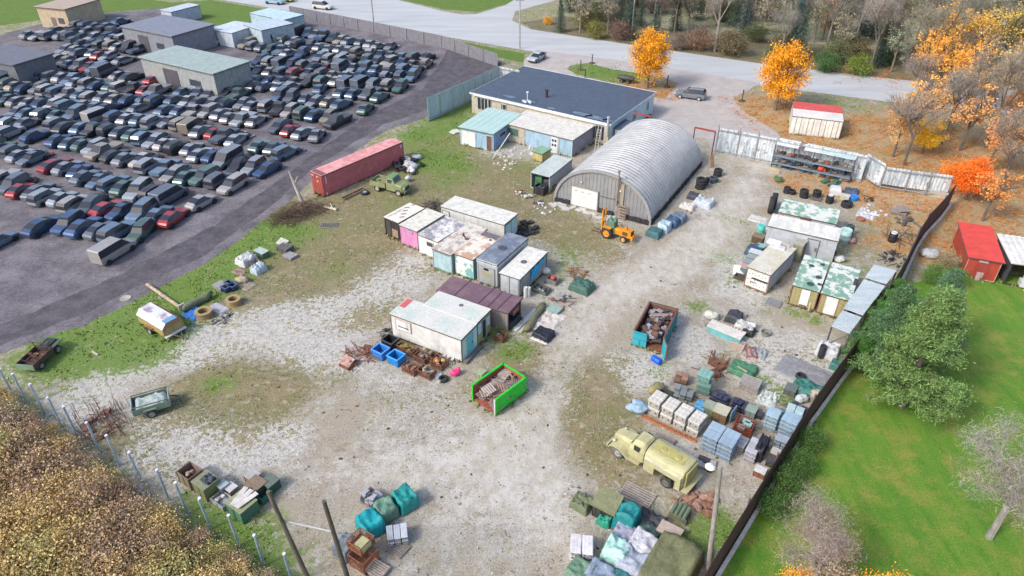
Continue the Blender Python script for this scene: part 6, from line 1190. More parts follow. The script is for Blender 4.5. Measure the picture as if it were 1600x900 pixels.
heap(561, 557, 'rust brown wire and frame heap', 34, 1.3, [(.20, .08, .05), (.15, .07, .05), (.28, .13, .09)], .5, rod=.8, sz=(.4, .9)); p = G(543, 570); one('panel', 'pinkish brown panel tilted on the rust heap', 'panel', MB().box((0, 0, 0), (1.1, .9, .05)), 'rust', p + Vector((0, 0, .4)), col=(.42, .26, .22), rot=(.35, 0, AX)); crate(543, 572, 'rusty tray under the pinkish brown panel', RUST, 1.0, .8, .28, mat='rust')
cyl('stone_block', 'green boxed stump behind the green dumpster', 'box', 752, 600, .01, .01, (.2, .24, .12)); crate(752, 590, 'pale green box standing behind the green dumpster', (.30, .34, .20), .6, .6, .6, mat='paint', lid=(.36, .40, .26))
# --- left strip
one('driftwood_log', 'bleached forked log lying on the grass', 'log', MB().tube((-1.1, -.1, .15), (.6, .1, .16), .1, .18, 8).tube((.1, 0, .2), (-.7, .6, .35), .1, .05, 8), 'bark', G(519, 328), -.5, (.55, .48, .38)); 
p = G(514, 353); m = MB(); [m.box((-.9 + i * .22, 0, .08), (.05, 1.0, .05)) for i in range(9)]; [m.box((0, y, .06), (1.9, .06, .06)) for y in (-.5, .5)]; one('metal_grille', 'grey slatted metal grille lying on the grass', 'grille', m, 'metal', p, AX + .6, (.35, .36, .38))
pallet(441, 380, 'white pallet leaning on others, furthest of three', tilt=.35, col=(.62, .62, .6), n_=1); pallet(446, 392, 'dark pallet pile between white and grey ones', n_=4, col=(.16, .15, .15), w_=1.4, d=1.1); pallet(454, 402, 'grey slatted pallet in front of the dark pallet pile', n_=2, col=(.36, .36, .38)); 
crate(410, 400, 'dark crate with pale green lid at the pile in the left grass', (.10, .13, .10), 1.3, .8, .6, mat='paint', lid=(.42, .52, .46)); tarped(386, 410, 'white and teal sheet heap in the left grass', (.55, .58, .58), 1.3, 1.6, .7, seed=3, bump=.3); tarped(405, 424, 'pale blue wrapped heap at the front of the left pile', (.42, .50, .58), 1.0, 1.2, .7, seed=13, bump=.3); crate(398, 414, 'rust brown box in the middle of the left pile', (.16, .10, .09), .9, .9, .5)
pallet(346, 450, 'grey pallet heap left of the navy crates', n_=3, col=(.34, .34, .36)); 
for i, (x, y, l) in enumerate([(354, 455, 'navy plastic crate nearest the grey pallet heap'), (365, 452, 'navy plastic crate right of its twin'), (359, 448, 'navy plastic crate behind its twins')]): plastic_bin(x, y, l, (.03, .05, .13), .7, .6, .5)
one('bag', 'tan crumpled sack on a board right of the navy crates', 'bag', MB().blob((0, 0, .3), (.6, .5, .35), 6, .5), 'cloth', G(379, 441), 0, (.42, .36, .26), smooth=True); flatsheet(385, 446, 'brown board under the tan sack', (.3, .26, .2), 1.6, 1.2, mat='wood'); flatsheet(375, 425, 'rusty red brown sheet leaning in the left pile', (.3, .2, .18), 1.3, .9, mat='rust')
p, q = G(231, 447), G(284, 484); d = q - p; one('pipe', 'long rust banded pipe lying in the grass toward the closed trailer', 'pipe', MB().tube((0, 0, .2), (d.x, d.y, .2), .16, n=14), 'rust', p, 0, (.42, .33, .24)); p = G(285, 484); one('pipe_flange', 'pale square flange at the end of the rust banded pipe', 'flange', MB().box((0, 0, .3), (.12, .6, .6)), 'paint', p, head((231, 447), (284, 484)), (.6, .58, .52))
p, q = G(290, 486), G(330, 466); d = q - p; one('canvas_roll', 'long olive canvas bundle between the pipe and the cable reels', 'roll', MB().loft([[(t * d.x + .0, t * d.y + .5 * math.cos(a_) * (1 + .15 * math.sin(t * 7)), .36 + .36 * math.sin(a_)) for a_ in [k * math.pi / 6 for k in range(12)]] for t in [j / 9 for j in range(10)]]), 'cloth', p, 0, (.17, .19, .11), smooth=True)
def reel(px, py, label, r=.75):
    o = root('cable_reel', label, 'reel', G(px, py)); W2 = (.34, .24, .12)
    put('drum', MB().lathe([(r * .62, .05), (r * .9, .05), (r * .9, .55), (r * .62, .55), (r * .62, .05)], 22), 'wood', o, W2)
    for z in (0, .55): put('rim_ring', MB().lathe([(r * .6, z), (r, z), (r, z + .06), (r * .6, z + .06), (r * .6, z)], 24), 'wood', o, (.38, .28, .14))
    put('core', MB().lathe([(0, .1), (r * .55, .12), (r * .25, .3), (0, .32)], 12), 'rust', o, (.14, .08, .05))
reel(320, 494, 'round wooden cable reel frame on a blue sheet'); reel(366, 475, 'round wooden cable reel frame further from the blue sheet', .68); flatsheet(304, 490, 'bright blue sheet under the nearer cable reel', (.05, .22, .60), 1.6, 1.5); flatsheet(341, 482, 'pale grey door panel lying between the two reels', (.42, .42, .46), 1.7, 1.0, mat='paint', bump=.03); heap(346, 499, 'grey twisted scrap in front of the reels', 20, .9, [(.3, .3, .3), (.15, .15, .14)], .25)
one('timber_offcut', 'short pale timber lying alone in the grass', 'timber', MB().box((0, 0, .08), (.9, .14, .12)), 'wood', G(149, 553), -.6, (.5, .46, .38)); 
cyl('drain_cover', 'round pale cover lying in the grass left of the patched trailer', 'cover', 196, 466, .5, .04, (.4, .38, .3), ribs=False); flatsheet(252, 400 + 65, 'small flat stone by the patched trailer', (.3, .3, .28), .5, .4)
# brush pile
brush = MB(); r3 = random.Random(9)
for i in range(520):
    x, y = r3.gauss(0, 1.9), r3.gauss(0, 1.0); z = max(0, r3.uniform(0, 1.0) * (1 - (abs(x) + abs(y)) / 5)); a = r3.uniform(0, 6.28); L_ = r3.uniform(.5, 1.6); brush.tube((x, y, z), (x + L_ * math.cos(a), y + L_ * math.sin(a), z + r3.uniform(-.1, .6)), .025, .01, 3, caps=False)
tag(one('brush_pile', 'brown brushwood heap of cut branches left of the red container', 'brushwood', brush, 'bark', G(465, 335), .5, (.13, .08, .065)), kind='stuff')
p, q = G(465, 318), G(476, 322)
m = MB(); m.tube((0, 0, 0), (-.7, .3, 2.6), .24, .17, 10); m.tube((-.7, .3, 2.6), (-1.1, .6, 3.8), .15, .05, 8); m.tube((-.6, .25, 2.3), (-.2, .5, 3.2), .08, .03, 8); one('dead_tree', 'leaning pale bare trunk rising from the brush pile', 'tree', m, 'bark', G(473, 318), 0, (.42, .38, .33))
# rusty stalk thicket
for i in range(34):
    px, py = 118 + rnd.uniform(0, 90), rnd.uniform(640, 690); py = max(py, 700 - (px - 100) * .75 + rnd.uniform(-25, 10)); p = G(px, py - 4); h_ = rnd.uniform(.8, 2.0); m = MB(); m.tube((0, 0, 0), (rnd.uniform(-.25, .1), rnd.uniform(-.1, .1), h_), .022, .012, 5)
    for k in range(3): z = h_ * rnd.uniform(.3, .9); m.tube((0, 0, z * .8), (rnd.uniform(-.3, .3), rnd.uniform(-.2, .2), z + .2), .012, .006, 4)
    one('rusty_stake', 'thin rust brown stake standing in the thicket near the open trailer', 'stake', m, 'rust', p, 0, (.20, .10, .07), 'rust brown stakes')
scrap_low = heap(165, 665, 'rust brown mesh lying among the stakes', 34, 1.6, [(.22, .12, .09), (.16, .09, .07)], .2, rod=.9, sz=(.4, .9))
# container side: wheels, ladder, bags and tyres
m = MB(); [m.bar((i * .35, 0, .12), (i * .35, .6, .12), .05, .05) for i in range(10)]; m.bar((0, 0, .12), (3.2, 0, .12), .07, .1); m.bar((0, .6, .12), (3.2, .6, .12), .07, .1); one('steel_ladder_frame', 'dark rusty ladder frame lying along the red container', 'frame', m, 'rust', G(540, 313), head((523, 313), (580, 286)), (.07, .05, .045)); tyre(570, 303, 'single wheel lying by the ladder frame', r=.5); cyl('rim_disc', 'grey hub on the wheel by the ladder frame', 'hub', 570, 303, .26, .3, (.3, .32, .36), ribs=False)
for i in range(42):
    t = rnd.random(); px, py = 612 + rnd.gauss(22, 15), 262 + rnd.gauss(0, 8); dark = px < 634 or rnd.random() < .2; p = G(px, py); z = max(0, (1.0 - abs(px - 630) / 35)) * rnd.random() * .6
    if dark: m = MB(); r_ = rnd.uniform(.35, .5); m.lathe([(r_ * .5, -.13), (r_ * .9, -.13), (r_, -.08), (r_, .08), (r_ * .9, .13), (r_ * .5, .13), (r_ * .5, -.13)], 16); one('tyre', 'black tyre in the mixed heap beside the red container', 'tyre', m, 'rubber', (p.x, p.y, .15 + z), col=(.02, .02, .025), group='heap beside the red container', smooth=True, rot=(rnd.uniform(-.5, .5), rnd.uniform(-.5, .5), 0))
    else: one('filled_bag', 'white filled bag in the mixed heap beside the red container', 'bag', MB().blob((0, 0, .25), (rnd.uniform(.35, .55), .35, .28), i, .5), 'cloth', (p.x, p.y, z * .6), rnd.uniform(0, 3), rnd.choice([(.62, .63, .64), (.66, .56, .50), (.5, .55, .6)]), 'heap beside the red container', True)
tyre(616, 252, 'black tyre in the tall stack against the red container', 5, .75, .35, group='tall tyre stack by the container')
# hut right flank
tyre(1121, 275, 'small tyre pair at the far flank of the hut', 3, .5, .3); tyre(1114, 284, 'flat grey tyre halfway along the hut flank', 2, .55, .3, col=(.05, .06, .08)); tyre(1094, 294, 'big tractor tyre in the stack along the hut flank', 4, .6, .32); tyre(1103, 290, 'leaning tyre behind the big tractor tyre stack', r=.55, stand=True, rz=.9)
one('board', 'orange brown plywood leaning on the hut flank', 'board', MB().box((0, 0, .8), (.7, .05, 1.7)), 'wood', G(1113, 262), col=(.50, .27, .14), rot=(-.25, 0, .6))
tarped(1099, 320, 'round wrapped bale of white plastic by the hut flank', (.50, .55, .60), 1.9, 1.5, .65, seed=14, bump=.35); tarped(1074, 324, 'small white sheet heap by the hut flank', (.62, .60, .56), 1.5, 1.1, .4, seed=15, bump=.2); tarped(1083, 310, 'dark grey bundle behind the white sheet heap', (.06, .06, .08), 1.2, .9, .6, seed=16); heap(1075, 333, 'reddish brick rubble beyond the white sheets', 26, 1.5, [(.3, .2, .17), (.36, .3, .28)], .1, rod=0, sz=(.12, .3))
tarped(1022, 368, 'dark teal netted pallet at the corner of the hut', (.05, .14, .16), 1.4, 1.2, .7, seed=17, flat=1.4); tarped(1037, 360, 'pale blue sheet over a pallet near the hut corner', (.42, .56, .62), 1.1, 1.2, .9, seed=18); tarped(1050, 352, 'navy wrapped pallet beside the pale blue one', (.06, .12, .22), 1.2, 1.2, .85, seed=19); tarped(1060, 345, 'slate blue wrapped load last in the row by the hut', (.14, .20, .28), 1.3, 1.2, .75, seed=20)
# left of hut
crate(845, 302, 'black bin in front of the open truck box', (.03, .03, .035), 1.3, 1.1, 1.0, mat='paint', fill=8, fillc=[(.04, .04, .05), (.1, .12, .16), (.3, .3, .3)]); heap(814, 303, 'rusty red and white scrap left of the black bin', 14, .8, [(.2, .08, .06), (.6, .6, .6), (.1, .1, .1)], .3, rod=.2); heap(826, 308, 'white and black small parts beside the black bin', 10, .5, [(.6, .62, .64), (.05, .05, .05)], .3, rod=.1); heap(840, 318, 'white and black scrap in front of the hut corner', 14, .6, [(.6, .62, .64), (.05, .05, .06)], .3, rod=.2)
crate(864, 296, 'small rust brown box at the truck box corner', (.2, .14, .1), .8, .6, .6)
for (x, y, sx, sy) in ((855, 326, 1.6, 1.2), (820, 238, 2.2, 1.4), (800, 246, 2.6, 1.6), (788, 258, 1.5, 1)): heap(x, y, 'pale rubble patch of the yard at %s' % {855: 'the hut corner', 820: 'the annex', 800: 'the workshop lawn edge', 788: 'the dirt before the blue shed'}[x], 14, sx, [(.5, .48, .46), (.6, .6, .58)], .02, rod=0, sz=(.2, .45))
# --- right group clutter
tyre(1203, 332, 'big black tyre standing upright, front one of two', r=.95, w_=.6, stand=True, rz=1.2); tyre(1207, 326, 'big black tyre standing upright, rear one of two', r=.95, w_=.6, stand=True, rz=1.2)
tyre(1229, 301, 'tyre in the stack furthest left below the rack', 3, .42, .24); tyre(1237, 303, 'tyre in the low pair behind the left stack', 2, .42, .24); tyre(1255, 308, 'tyre in the second stack below the rack', 4, .5, .24); pallet(1275, 311, 'dark pallet carrying a tyre stack', col=(.15, .13, .12)); tyre(1275, 308, 'tyre in the third stack below the rack', 3, .48, .24, z=.15); tyre(1295, 317, 'tyre in the tall narrow stack with a white top', 4, .42, .24); cyl('white_disc', 'white lid on the tall narrow tyre stack', 'lid', 1295, 317, .3, 1.02, (.6, .6, .6), ribs=False); tyre(1322, 323, 'fat black tyre pair right of the tall narrow stack', 2, .6, .3)
cyl('drum', 'turquoise drum on the brown cabinet', 'drum', 1187, 369, .38, 1.35, (.10, .50, .42)); crate(1184, 378, 'brown cabinet left of the pale grey box', (.12, .07, .05), 1.1, .9, .75, lid=(.22, .17, .12)); tarped(1178, 396, 'navy tarp over boxes left of the cream roofed truck box', (.05, .08, .15), 1.5, 1.3, .7, seed=5); crate(1187, 393, 'teal lidded crate beside the navy tarp', (.05, .12, .12), .8, .7, .7, lid=(.22, .45, .42), mat='paint')
for i in range(4): crate(1166 + i * 4, 428 - i * 8, ['white lidded teal crate beside the torn white board', 'grey slatted crate third from the navy tarp', 'green slatted crate next to the cream roofed box', 'pale lidded crate nearest the navy tarp'][i], (.12, .22, .2), 1.1, .8, .8, lid=[(.5, .3, .3), (.25, .32, .36), (.3, .34, .34), (.55, .62, .62)][i])
one('board', 'white torn board leaning at the corner of the crates', 'board', MB().box((0, 0, .5), (1.0, .05, .9)), 'paint', G(1153, 430), col=(.72, .72, .72), rot=(-.5, 0, AX + .4)); crate(1158, 436, 'low dark brown trough below the torn white board', (.10, .08, .07), 1.3, .7, .35)
for i in range(5): crate(1243 + (i % 3) * 5, 398 - i * 6 + 8, ['beige stacked box, bottom left beside the truck box', 'beige stacked box, second beside the truck box', 'tan stacked box, third beside the truck box', 'beige stacked box, fourth near the insulated box', 'tan stacked box, nearest the insulated box'][i], (.30, .28, .22), .9, .9, 1.9, lid=(.42, .40, .33))
cyl('water_tank', 'pale turquoise round tank at the end of the insulated box', 'tank', 1317, 378, .6, 1.5, (.45, .66, .62)); cyl('drum', 'dark drum behind the turquoise tank', 'drum', 1325, 368, .4, 1.2, (.04, .06, .06)); one('bag', 'dull red bag right of the turquoise tank', 'bag', MB().blob((0, 0, .25), (.5, .4, .3), 1, .4), 'cloth', G(1329, 379), 0, (.42, .2, .2), smooth=True); one('bag', 'white bag between the green roofed boxes and the lawn fence', 'bag', MB().blob((0, 0, .25), (.6, .45, .3), 3, .5), 'cloth', G(1311, 408), 0, (.62, .62, .6), smooth=True)
one('plastic_crate', 'white plastic pet crate on the leaves', 'crate', MB().loft([[(-.6, -.5, 0), (.6, -.5, 0), (.6, .5, 0), (-.6, .5, 0)], [(-.6, -.5, .5), (.6, -.5, .5), (.6, .5, .5), (-.6, .5, .5)], [(-.5, -.4, .85), (.5, -.4, .85), (.5, .4, .85), (-.5, .4, .85)]]), 'clean', G(1304, 302), AX + .3, (.62, .63, .66)); crate(1319, 311, 'cream box beside the blue tub', (.5, .5, .42), 1.0, .7, .45, mat='paint', lid=(.58, .58, .5)); cyl('tub', 'bright blue round tub lying on the leaves', 'tub', 1333, 312, .5, .5, (.02, .2, .6), ribs=False); tarped(1330, 300, 'navy tarp crumpled on the leaves', (.06, .09, .16), 1.5, 1.1, .3, seed=4, bump=.3)
heap(1357, 313, 'black engine parts on the leaves', 12, .6, [(.03, .03, .03), (.08, .06, .05)], .3); heap(1300, 288, 'dark green cases below the rack', 8, .9, [(.05, .13, .09)], .3, rod=0, sz=(.6, 1.0)); heap(1217, 283, 'olive green cases left of the rack foot', 6, .6, [(.09, .16, .08)], .3, rod=0, sz=(.6, .9)); pallet(1209, 270, 'tan pallet leaning at the left foot of the rack', tilt=1.1, rz=rk.rotation_euler[2], col=(.48, .38, .25))
flatsheet(1353, 336, 'pale blue white sheet on the leaves', (.55, .58, .62), 1.7, 1.6, bump=.3); heap(1368, 330, 'white torn paper scraps by the pale sheet', 18, 1.6, [(.6, .6, .62), (.5, .5, .52)], .02, rod=0, sz=(.2, .5)); cyl('clay_bowl', 'reddish clay bowl lying beside the pale sheet', 'bowl', 1344, 344, .45, .3, (.36, .15, .09), ribs=False)
pallet(1404, 333, 'broken grey pallet in leaves near the corner', col=(.34, .30, .28), w_=1.6, d=1.3, n_=2); one('board', 'tilted brown grey board on the broken pallet', 'board', MB().box((0, 0, .65), (1.3, .9, .06)), 'wood', G(1406, 333), col=(.3, .26, .24), rot=(.3, .1, .2)); heap(1418, 347, 'dark boards in leaves near the corner', 12, 1.2, [(.08, .08, .09), (.14, .12, .11)], .1, rod=.2, sz=(.4, .8)); o = cyl('drum', 'black can standing alone on the thin grass', 'drum', 1393, 377, .42, 1.0, (.025, .025, .03)); cyl('metal_tray', 'silver lid on the lone black can', 'lid', 1393, 377, .3, 1.12, (.6, .62, .66), ribs=False)
heap(1398, 405, 'black netting heap by the canopy', 34, 1.5, [(.03, .03, .035), (.05, .05, .07)], .4, rod=.5); heap(1412, 372, 'fallen branches by the dark fence', 16, 1.8, [(.13, .1, .08)], .1, rod=1, sz=(.5, 1.1))
for (x, y, l) in ((1318, 535, 'black gas bottle under the canopy end'),): cyl('gas_cylinder', l, 'gas cylinder', 1282, 558, .28, 1.2, (.03, .03, .04)); tarped(1292, 553, 'white sheet round boxes by the canopy end', (.55, .56, .58), 1.6, 1.3, .9, seed=8, bump=.3); tarped(1306, 575, 'teal green bag at the fence by the conifer', (.05, .2, .17), .9, .8, .6, seed=9)
pallet(1209, 474, 'grey steel grating lying before the cream roofed box', col=(.26, .27, .28), w_=1.3, d=1.1); p = G(1263, 486); q = G(1269, 463, 1.4); one('plank', 'pale plank leaning on the green roofed box', 'plank', MB().bar((0, 0, .05), q - p, .1, .05), 'wood', p, 0, (.6, .5, .4))
for (x, y, l) in ((1160, 352, 'one'),): flatsheet(1185, 343, 'pale plastic sheet on the ground near the big upright tyres', (.58, .57, .54), 1.8, 1.4); flatsheet(1196, 352, 'grey plastic sheet beside the tall insulated box', (.45, .46, .48), 1.4, 1.4)
# --- bottom: crates near posts
crate(302, 752, 'brown open crate full of broken wood near the posts', (.26, .18, .13), 1.3, 1.1, 1.1, fill=9, fillc=[(.3, .2, .15), (.4, .28, .22)]); crate(327, 768, 'olive crate with dark tarp corner beside the brown one', (.22, .22, .11), 1.3, 1.2, 1.1, lid=(.24, .25, .16)); p = G(331, 758, 1.2); tarped(332, 768, 'black plastic slumped over the olive crate', (.03, .05, .07), .8, .7, 1.3, seed=3)
crate(351, 768, 'small pale blue grey box near the posts', (.28, .33, .34), .6, .6, .7, mat='paint', lid=(.4, .46, .48)); crate(363, 770, 'small white topped grey box near the posts', (.3, .28, .28), .7, .6, .55, mat='paint', lid=(.6, .58, .58)); crate(349, 785, 'low white tray crate with pink papers', (.4, .42, .42), 1.3, .9, .4, mat='paint', fill=4, fillc=[(.6, .45, .42), (.6, .6, .6)]); crate(382, 800, 'big green crate topped by white boards', (.10, .22, .12), 1.5, 1.3, 1.0, lid=(.32, .34, .2)); p = G(378, 778, 1.1)
for i in range(3): q = G(374 + i * 6, 775 + i * 4, 1.1); one('board', ['white board on the big green crate, left', 'white board on the big green crate, middle', 'white board on the big green crate, right'][i], 'board', MB().box((0, 0, 0), (.35, 1.5, .04)), 'paint', (q.x, q.y, 1.11 + .05 * i), AX + .3 - i * .2, (.66, .62, .58))
crate(403, 768, 'dark green crate with brown lid left of the small square one', (.06, .13, .08), 1.1, 1.0, .8, lid=(.24, .18, .13)); crate(425, 763, 'dark green square crate at the right end of the group', (.05, .10, .07), .9, .9, .75, lid=(.13, .17, .14)); crate(397, 752, 'brown crate with pale lid behind the green ones', (.28, .18, .11), .8, .7, .6, lid=(.42, .42, .42)); crate(412, 778, 'green netted crate in front of the pair', (.04, .16, .10), 1.0, .9, .6)
# --- bottom centre pallets
darkpile(582, 784, 'grey black box pile on a pallet', 15, [(.06, .06, .07), (.26, .26, .30), (.05, .045, .05), (.3, .3, .33)], cs=(.35, .5))
for (x, y, l, c, w_, h_) in ((604, 806, 'grey green tarp covered pallet between two turquoise ones', (.13, .25, .18), 1.25, .95), (634, 790, 'turquoise tarp covered pallet furthest right of the three', (.01, .27, .25), 1.3, 1.05), (580, 828, 'turquoise tarp covered pallet nearest the rusty tower', (.0, .32, .36), 1.4, 1.0)):
    pallet(x, y, 'pallet under the ' + l, w_=w_, d=w_, rz=AX + 1.3); tarped(x, y, l, c, w_ - .1, w_ - .05, h_, AX + 1.3, z=.15, flat=.5)
pallet(622, 858, 'pallet under the wrapped grey pipes'); gstack((607, 858), (640, 852), 1.1, 3, 1, 2, .35, (.46, .48, .52), '@the shrink wrapped grey boxes left of the open ground', 'shrink wrapped grey boxes', cvar=.3, z0=.15); 
basket(570, 880, 'tall rusty slatted crate tower with yellow box inside', (.24, .10, .055), 1.3, 1.3, 1.1); basket(568, 870, 'upper rusty crate standing on the tall slatted tower', (.30, .12, .06), 1.2, 1.2, .7, z=1.12); p = G(567, 850, 1.6); one('carton', 'yellow green box sitting in the upper rusty crate', 'box', MB().bb(-.35, .35, -.35, .35, 0, .35), 'paint', (p.x, p.y, 1.4), AX, (.42, .42, .22)); tarped(543, 862, 'slate grey wrapped stack left of the rusty tower', (.16, .19, .22), 1.1, 1.2, 1.0, seed=4)
pallet(590, 893, 'pale plywood topped pallet in front of the rusty tower', col=(.45, .38, .32), n_=2); p, q = G(538, 868), G(572, 905); d = q - p; one('plank', 'long pale plank lying beside the rusty tower', 'plank', MB().bar((0, 0, .1), (d.x, d.y, .1), .2, .06), 'wood', p, 0, (.45, .38, .3))
# --- bottom right group
tarped(909, 790, 'olive green canvas bundle with pale strap', (.16, .19, .10), 1.2, 1.1, .6, seed=6, bump=.2); crate(944, 803, 'tall dark box topped by a large olive cover', (.03, .03, .035), 1.2, 1.1, 1.2, mat='paint'); p = G(950, 805); one('cover', 'large olive sloping cover on the tall dark box', 'cover', MB().loft([[(-.85, -.7, 1.22), (.85, -.7, 1.22), (.85, .7, 1.22), (-.85, .7, 1.22)], [(-.85, -.7, 1.45), (.85, -.7, 1.45), (.8, .65, 1.8), (-.8, .65, 1.8)]]), 'cloth', G(947, 806), AX, (.20, .21, .11))
tarped(944, 818, 'small teal green net before the tall dark box', (.02, .30, .20), .8, .6, .6, seed=3, bump=.2)
pallet(978, 822, 'pallet under the teal tarped stack'); tarped(978, 822, 'teal tarp over a tall stack, white at its shoulders', (.01, .22, .23), 1.3, 1.2, 1.45, AX, 5, z=.15); pallet(996, 774, 'large grey brown slatted pallet behind the teal tarped stack', w_=2.2, d=1.3, col=(.40, .35, .33)); 
tarped(1015, 820, 'black netting pile right of the teal tarped stack', (.05, .055, .06), 1.8, 1.3, .6, AX, 6, bump=.3); crate(1045, 838, 'tan box with torn white lid right of the black netting', (.30, .27, .15), 1.4, .9, .6, lid=(.5, .4, .34)); 
o = root('shell_rack', 'wooden rack holding four olive tubes', 'rack', G(1061, 808), AX)
put('frame', MB().bb(-.6, .6, -.45, -.38, 0, .55).bb(-.6, .6, .38, .45, 0, .55).bb(-.6, .6, -.37, .37, .0, .08), 'wood', o, (.24, .2, .13))
for i in range(4): put('tube', MB().tube((-.42 + i * .28, -.5, .66), (-.42 + i * .28, .5, .66), .13, n=12), 'paint', o, (.15, .20, .13))
for i in range(4): put('tube', MB().tube((-.42 + i * .28, -.5, .38), (-.42 + i * .28, .5, .38), .12, n=12), 'paint', o, (.13, .17, .11))
gstack((889, 880), (925, 884), 1.4, 2, 1, 3, .35, (.62, .60, .62), '@the white wrapped boxes at the bottom edge', 'white wrapped boxes', mat='paint', cvar=.06)
for (x, y, l, c, w_, h_) in ((962, 875, 'mint green plastic over a tall pallet load', (.40, .66, .60), 1.4, 1.4), (1002, 865, 'white wrapped load with pinkish papers under olive netting', (.56, .56, .60), 1.5, 1.3), (985, 893, 'pale grey blue wrapped load before the mint one', (.36, .40, .48), 1.5, 1.3), (905, 905, 'grey green netting over the lowest load', (.16, .28, .18), 1.4, 1.0), (937, 912, 'flat blue grey cover at the bottom edge', (.26, .32, .42), 1.7, 1.0), (970, 925, 'dark teal tarp at the bottom edge', (.03, .18, .18), 1.5, .9), (1044, 900, 'large olive tarp over a long load at the bottom right', (.17, .175, .08), 2.6, 1.4), (975, 845, 'pale violet wrapped load behind the mint one', (.34, .34, .44), 1.4, .9), (1010, 840, 'dark green ruffled tarp beside the olive netting', (.08, .16, .13), 1.4, .6)):
    tarped(x, y, l, c, w_, w_ * (1.5 if 'large olive' in l else .95), h_, AX, bump=.15)
darkpile(1102, 727, 'black boxes behind the tanker tail', 6, [(.025, .025, .03), (.3, .3, .3)], z=0, pal=False); heap(1086, 782, 'rusty brown plank strips behind the tanker', 14, 1.4, [(.22, .11, .07), (.3, .17, .11)], .05, rod=.1, sz=(.4, .9)); pallet(1036, 692, 'grey pallet lying behind the tanker tank', w_=1.5, n_=2); heap(1098, 790, 'dusty red brown boards near the lamp post', 8, 1.0, [(.3, .18, .14)], .05, rod=.1, sz=(.5, .9))
for i in range(150):     # small debris dotted over the yard
    px, py = rnd.uniform(430, 1280), rnd.uniform(360, 880)
    if not in_poly(np.array([px]), np.array([py]), [(430, 700), (620, 480), (900, 400), (1150, 420), (1280, 560), (1180, 700), (1000, 880), (560, 740)])[0]: continue
    p = G(px, py); one('stone', 'small loose stone lying in the open yard', 'stone', MB().blob((0, 0, .03), (rnd.uniform(.06, .16), rnd.uniform(.05, .13), .05), i, .5, 5), 'rust', p, rnd.uniform(0, 3), rnd.choice([(.08, .06, .05), (.3, .28, .25), (.12, .1, .08)]), 'loose stones in the open yard')

# ------------------------------------------------------------ vegetation
def cloud_mesh(name, P, size, seed=0, asp=.7, flat=.0, out=None):
    rg = np.random.default_rng(seed); k = len(P); s = size * rg.uniform(.6, 1.35, k)[:, None]
    a = rg.normal(size=(k, 3)); a /= np.linalg.norm(a, axis=1)[:, None]; b = rg.normal(size=(k, 3))
    if flat: a[:, 2] *= (1 - flat); a /= np.linalg.norm(a, axis=1)[:, None]; b[:, 2] *= (1 - flat)
    b -= (a * b).sum(1)[:, None] * a; b /= np.linalg.norm(b, axis=1)[:, None]; b *= asp
    V = np.stack([P - a * s * .5, P + b * s * .5, P + a * s * .5, P - b * s * .5], 1).reshape(-1)
    me = bpy.data.meshes.new(name); me.vertices.add(k * 4); me.vertices.foreach_set("co", V); me.loops.add(k * 4); me.polygons.add(k)
    me.polygons.foreach_set("loop_start", np.arange(k) * 4); me.polygons.foreach_set("vertices", np.arange(k * 4)); me.update(calc_edges=True); return me
def clumps(c, rad, ncl, per, cr, seed, shell=.55, squash=.7, zpow=1.0):
    rg = np.random.default_rng(seed); d = rg.normal(size=(ncl, 3)); d /= np.linalg.norm(d, axis=1)[:, None]; r = rg.uniform(shell, 1, ncl)[:, None]
    C = np.array(c) + d * r * np.array(rad); C = C[C[:, 2] > .1]; out = []
    for q in C:
        kk = rg.uniform(.6, 1.3); out.append(q + rg.normal(size=(per, 3)) * cr * kk * np.array([1, 1, squash]) * .5)
    return np.concatenate(out)
def limbs(seed, h, spread, r0, depth=3, kids=4, lean=0.0, up=.55, start=.3):
    r = random.Random(seed); m = MB(); tips = []
    def grow(p, d, L, rad, k):
        q = p + d * L; m.tube(p, q, rad, rad * .62, 7 if k == depth else (5 if k > 1 else 3), caps=False)
        if k <= 1: tips.append((p, q, d)); 
        if k == 0: return
        for i in range(kids):
            a = r.uniform(0, 6.28); nd = (d * up + Vector((math.cos(a), math.sin(a), r.uniform(-.1, .5))) * spread).normalized(); t = r.uniform(.45 if k < depth else start + .3, 1)
            grow(p.lerp(q, t), nd, L * r.uniform(.45, .72), rad * .5, k - 1)
    grow(Vector((0, 0, -.1)), Vector((lean, 0, 1)).normalized(), h * .5, r0, depth); return m, tips
